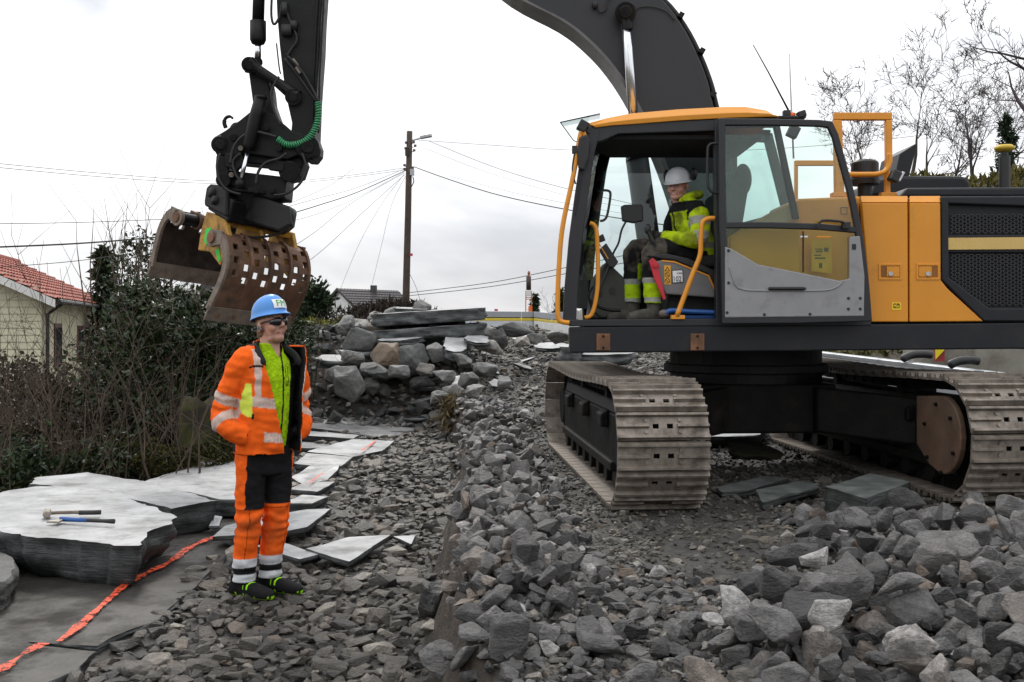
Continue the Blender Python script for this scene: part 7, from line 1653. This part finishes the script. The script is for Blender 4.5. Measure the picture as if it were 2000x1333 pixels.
# ---------------------------------------------------------------- utility pole, lamp and cables
PY = 40; PW = mat('tarred_pole', (.06, .042, .032), .85, 0, .3, 6); LAMPG = mat('lamp_grey', (.42, .43, .45), .4)
pp0 = P(792, 640, PY); pole = thing('utility_pole', (pp0.x, PY, 1.0), 'wooden utility pole with a street lamp and many wires', 'utility pole')
b_ = B(); b_.tube([Vector((P(791, 600, PY).x, PY, .8)), P(793, 585, PY), P(797, 420, PY), P(800, 257, PY)], [.15, .14, .125, .11], 12); b_.obj('pole', PW, pole, True)
b_ = B(); b_.tube([P(801, 276, PY), P(822, 270, PY)], .03, 6); b_.obj('lamp_arm', LAMPG, pole); b_ = B(); b_.box(P(832, 267, PY-.1), (.46, .2, .12), Matrix.Rotation(-.18, 3, 'Y')); b_.obj('lamp_head', LAMPG, pole, False, .03)
for k, (u, v, dx) in enumerate([(793, 281, -5), (808, 280, 5), (792, 292, -5), (811, 287, 6), (790, 325, -6), (806, 330, 6), (790, 333, -6), (809, 296, 5)]):
    b_ = B(); b_.cyl(P(u, v, PY-.1), P(u, v-4, PY-.1), .05, 8); b_.tube([P(u, v, PY-.1), P(799, v+2, PY-.05)], .015, 5); b_.obj('insulator', mat('insulator_brown', (.08, .04, .03), .3), pole)
b_ = B(); b_.box(P(805, 337, PY-.12), (.16, .14, .24)); b_.obj('junction_box', LAMPG, pole, False, .01); b_ = B(); b_.box(P(795, 297, PY-.14), (.14, .12, .3)); b_.obj('fuse_box', BLACK, pole); b_ = B(); b_.tube(smooth_path([P(806, 345, PY-.1), P(808, 355, PY-.1), P(803, 366, PY-.1)], 5), .02, 5); b_.obj('down_cable', RUBBER, pole)
b_ = B(); b_.box(P(803, 498, PY-.15), (.12, .02, .10)); b_.obj('red_sign', mat('sign_red', (.45, .03, .06), .5), pole)
WIRE = mat('cable_black', (.02, .02, .02), .7)
def cable(pts, Ys, r, label, group='overhead cables'):
    n = len(pts); q = [P(u, v, Ys[0]+(Ys[1]-Ys[0])*i/(n-1)) for i, (u, v) in enumerate(pts)]
    b_ = B(); b_.tube(smooth_path(q, 6), r*(.62 if r < .015 else .85), 5); tag(b_.obj('overhead_cable', WIRE, None, True), label, 'cable', group)
CB = [([(-60, 314), (200, 339), (420, 354), (600, 352), (795, 328)], (22, 40), .012, 'upper of the twin cables crossing the sky left of the arm'), ([(-60, 322), (200, 346), (420, 359), (600, 356), (795, 332)], (22, 40), .012, 'lower of the twin cables crossing the sky left of the arm'),
      ([(-60, 438), (150, 435), (330, 428), (560, 415)], (20, 26), .012, 'level cable across the sky above the thicket'), ([(-60, 485), (150, 476), (310, 463), (520, 440)], (16, 24), .018, 'thick cable above the red roof'), ([(-60, 526), (150, 510), (310, 486), (420, 466)], (16, 24), .010, 'thin cable just above the red roof'),
      ([(815, 274), (960, 284), (1130, 294), (1400, 296), (1700, 276), (2040, 232)], (40, 30), .012, 'long cable from the pole over the cab to the right trees'), ([(838, 276), (960, 325), (1080, 362), (1240, 400)], (40, 32), .014, 'cable dropping from the street lamp towards the cab'),
      ([(808, 326), (880, 352), (980, 383), (1130, 414), (1300, 440)], (40, 30), .020, 'thick sagging cable from the pole to the cab'), ([(830, 290), (960, 340), (1130, 388), (1260, 410)], (40, 31), .007, 'faint thin cable under the lamp cable'), ([(880, 345), (1000, 376), (1130, 402), (1260, 425)], (40, 31), .008, 'faint thin cable above the thick sagging one'),
      ([(795, 328), (700, 366), (620, 388), (540, 410)], (40, 27), .012, 'upper cable fanning from the pole to the grapple'), ([(795, 332), (700, 375), (620, 402), (540, 426)], (40, 27), .018, 'thick cable fanning from the pole to the grapple'), ([(790, 336), (700, 385), (620, 418), (540, 440)], (40, 27), .010, 'third cable fanning from the pole to the grapple'),
      ([(790, 338), (690, 395), (620, 450), (560, 490)], (40, 24), .012, 'steep cable running down left of the pole'), ([(790, 342), (720, 405), (640, 480), (590, 520)], (40, 24), .012, 'steeper cable running down towards the helmet'), ([(790, 340), (745, 400), (700, 480), (655, 590)], (40, 46), .010, 'stay wire down to the white house'), ([(792, 345), (765, 400), (745, 480), (722, 575)], (40, 46), .010, 'thin stay wire left of the pole foot'),
      ([(800, 572), (960, 552), (1110, 522), (1240, 495)], (60, 50), .022, 'low cable behind the brown mast'), ([(800, 578), (960, 560), (1110, 534), (1240, 510)], (60, 50), .022, 'lowest cable behind the brown mast'), ([(690, 330), (640, 365), (560, 400)], (34, 28), .010, 'short faint cable right of the stick'), ([(800, 535), (812, 560), (820, 585)], (39.8, 38), .014, 'short stay at the pole foot')]
for c_ in CB: cable(*c_)
# ---------------------------------------------------------------- far barrier and brown mast
CONC = mat('barrier_grey', (.30, .32, .345), .7, 0, .12, 3, dirt=(.2, .2, .2), dirt_lo=.5, dirt_hi=.8); BYEL = mat('barrier_yellow', (.62, .47, .04), .6, 0, .1, 5); CWHT = mat('barrier_white', (.56, .57, .56), .6, 0, .1, 4)
def barrier(pts, label):
    """pts: (u, v_top, v_bottom, Y) at both ends"""
    (u0, t0, b0, Y0), (u1, t1, b1, Y1) = pts; A0 = P(u0, t0, Y0); A1 = P(u1, t1, Y1); B0 = P(u0, b0, Y0); B1 = P(u1, b1, Y1); o = thing('road_barrier', B0, label, 'barrier', 'barriers along the far road')
    def strip(f0, f1, nm, m, off, foot=0):
        b_ = B(); a = [B0.lerp(A0, f0), B1.lerp(A1, f0), B1.lerp(A1, f1), B0.lerp(A0, f1)]; a = [q_-Vector((0, off+(foot if i < 2 else 0), 0)) for i, q_ in enumerate(a)]; b_.prism(a, (0, .25, 0)); b_.obj(nm, m, o, False, .01)
    strip(.56, 1, 'upper_panel', CONC, 0); strip(.505, .555, 'shadow_gap', BLACK, -.06); strip(.30, .50, 'yellow_band', BYEL, .02); strip(-.25, .295, 'foot', CWHT if u0 > 1030 else CONC, .03, .18)
    return o
barrier([(905, 608, 635, 30), (1018, 609, 635, 30)], 'straight grey barrier with yellow band right of the heap'); barrier([(1018.5, 609, 635, 30), (1041, 609, 635, 30)], 'short end piece of the grey barrier by the mast'); barrier([(1042, 609, 634, 30), (1078, 612, 640, 26.5)], 'bent white barrier left of the cab rail'); barrier([(1078.5, 612, 640, 26.4), (1130, 606, 646, 23)], 'white barrier running behind the cab')
mt = thing('measuring_mast', P(1032, 620, 36), 'thin mast with brown cylinder and white box behind the barrier', 'mast'); Ym = 36
b_ = B(); b_.tube([P(1032.5, 567, Ym), P(1032.5, 540, Ym)], .085, 14); b_.obj('brown_cylinder', mat('mast_brown', (.055, .03, .022), .6), mt, True)
b_ = B(); b_.tube([P(1032.5, 541, Ym), P(1033, 530, Ym)], .03, 8); b_.ell(P(1033, 534, Ym), (.05, .05, .06)); b_.obj('mast_tip', mat('mast_rust', (.3, .1, .04), .6), mt)
b_ = B(); b_.box(P(1032.5, 573.5, Ym), (.18, .15, .19)); b_.obj('white_box', WTRIM, mt, False, .01)
for du in (-6, 6):
    b_ = B(); b_.tube([P(1032.5+du*.9, 568, Ym), P(1032.5+du, 640, Ym)], .018, 6); b_.obj('leg', mat('mast_orange', (.55, .16, .04), .6), mt)
b_ = B(); b_.tube([P(1027, 582, Ym), P(1038, 582, Ym)], .015, 5); b_.tube([P(1027, 585, Ym), P(1038, 585, Ym)], .012, 5); b_.obj('cross_bar', mat('mast_orange', (.55, .16, .04), .6), mt)
b_ = B(); b_.cyl(P(1036, 612, Ym-.2), P(1036, 598, Ym-.2), .07, 10); tag(b_.obj('marker_post', mat('marker_orange', (.8, .16, .02), .5)), 'orange marker post at the foot of the mast', 'marker')
b_ = B(); b_.box(P(969, 606, 31), (.1, .1, .06)); tag(b_.obj('red_marker', mat('sign_red', (.45, .03, .06), .5)), 'small red lamp on the far barrier', 'marker')
# ---------------------------------------------------------------- steel barrier, concrete blocks and marker board behind the right track
o = thing('guard_rail', P(1590, 690, 17), 'pale steel barrier running behind the right track', 'barrier')
RA, RB = P(1570, 685, 17.5), P(2050, 742, 11.8); GALV = mat('galvanised_steel', (.42, .44, .46), .4, .4, .12, 6, dirt=(.2, .2, .2), dirt_lo=.5, dirt_hi=.8)
b_ = B(); b_.prism([RA, RA+Vector((0, .35, .03)), RA+Vector((0, .35, -.02)), RA+Vector((0, .05, -.06))], RB-RA); b_.obj('top_rail', GALV, o, False, .01); b_ = B(); b_.prism([RA+Vector((0, .06, -.06)), RA+Vector((0, .3, -.06)), RA+Vector((0, .3, -.75)), RA+Vector((0, .06, -.75))], RB-RA); b_.obj('side_plate', GALV, o)
for u, v in ((1792, 697), (1884, 709)):
    Y = 14.6 if u < 1800 else 13.2; b_ = B(); b_.tube(smooth_path(pxpath([(u-32, v+6), (u-12, v-3), (u+12, v-5), (u+28, v-3)], Y), 5), [.02]+[.055]*14+[.05], 10); b_.obj('lifting_loop', BLACK, o, True)
CBL = mat('stained_concrete', (.25, .235, .20), .85, 0, .2, 3, bump=.3, bscale=20, dirt=(.13, .115, .09), dirt_lo=.45, dirt_hi=.7, dscale=2)
for k, (u0, u1, lab) in enumerate([(1785, 1911, 'stained concrete block with marker board behind the right track'), (1914, 2060, 'stained concrete block at the right border behind the right track')]):
    a = P(u0, 640, 16.5-.9*k); c = P(u1, 640, 15.9-.9*k); b_ = B(); b_.prism([(a.x, a.y, .55), (c.x, c.y, .55), (c.x, c.y, 1.75), (a.x, a.y, 1.75)], (0, .5, 0)); tag(b_.obj('concrete_block', CBL, None, False, .03), lab, 'concrete block', 'concrete blocks at the foot of the bank')
b_ = B(); q_ = [P(1826, 660, 16.1), P(1845, 660, 16.05), P(1845, 706, 16.05), P(1826, 706, 16.1)]; t = thing('marker_board', q_[3], 'narrow yellow and red marker board on the concrete block', 'sign')
b_.prism(q_, (0, .03, 0)); b_.obj('board', mat('board_red', (.30, .03, .025), .5), t); b_ = B(); b_.prism([P(1827, 661, 16.08), P(1844, 661, 16.03), P(1844, 685, 16.03), P(1827, 703, 16.08)], (0, .004, 0)); b_.obj('yellow_field', mat('board_yellow', (.75, .62, .02), .5), t)
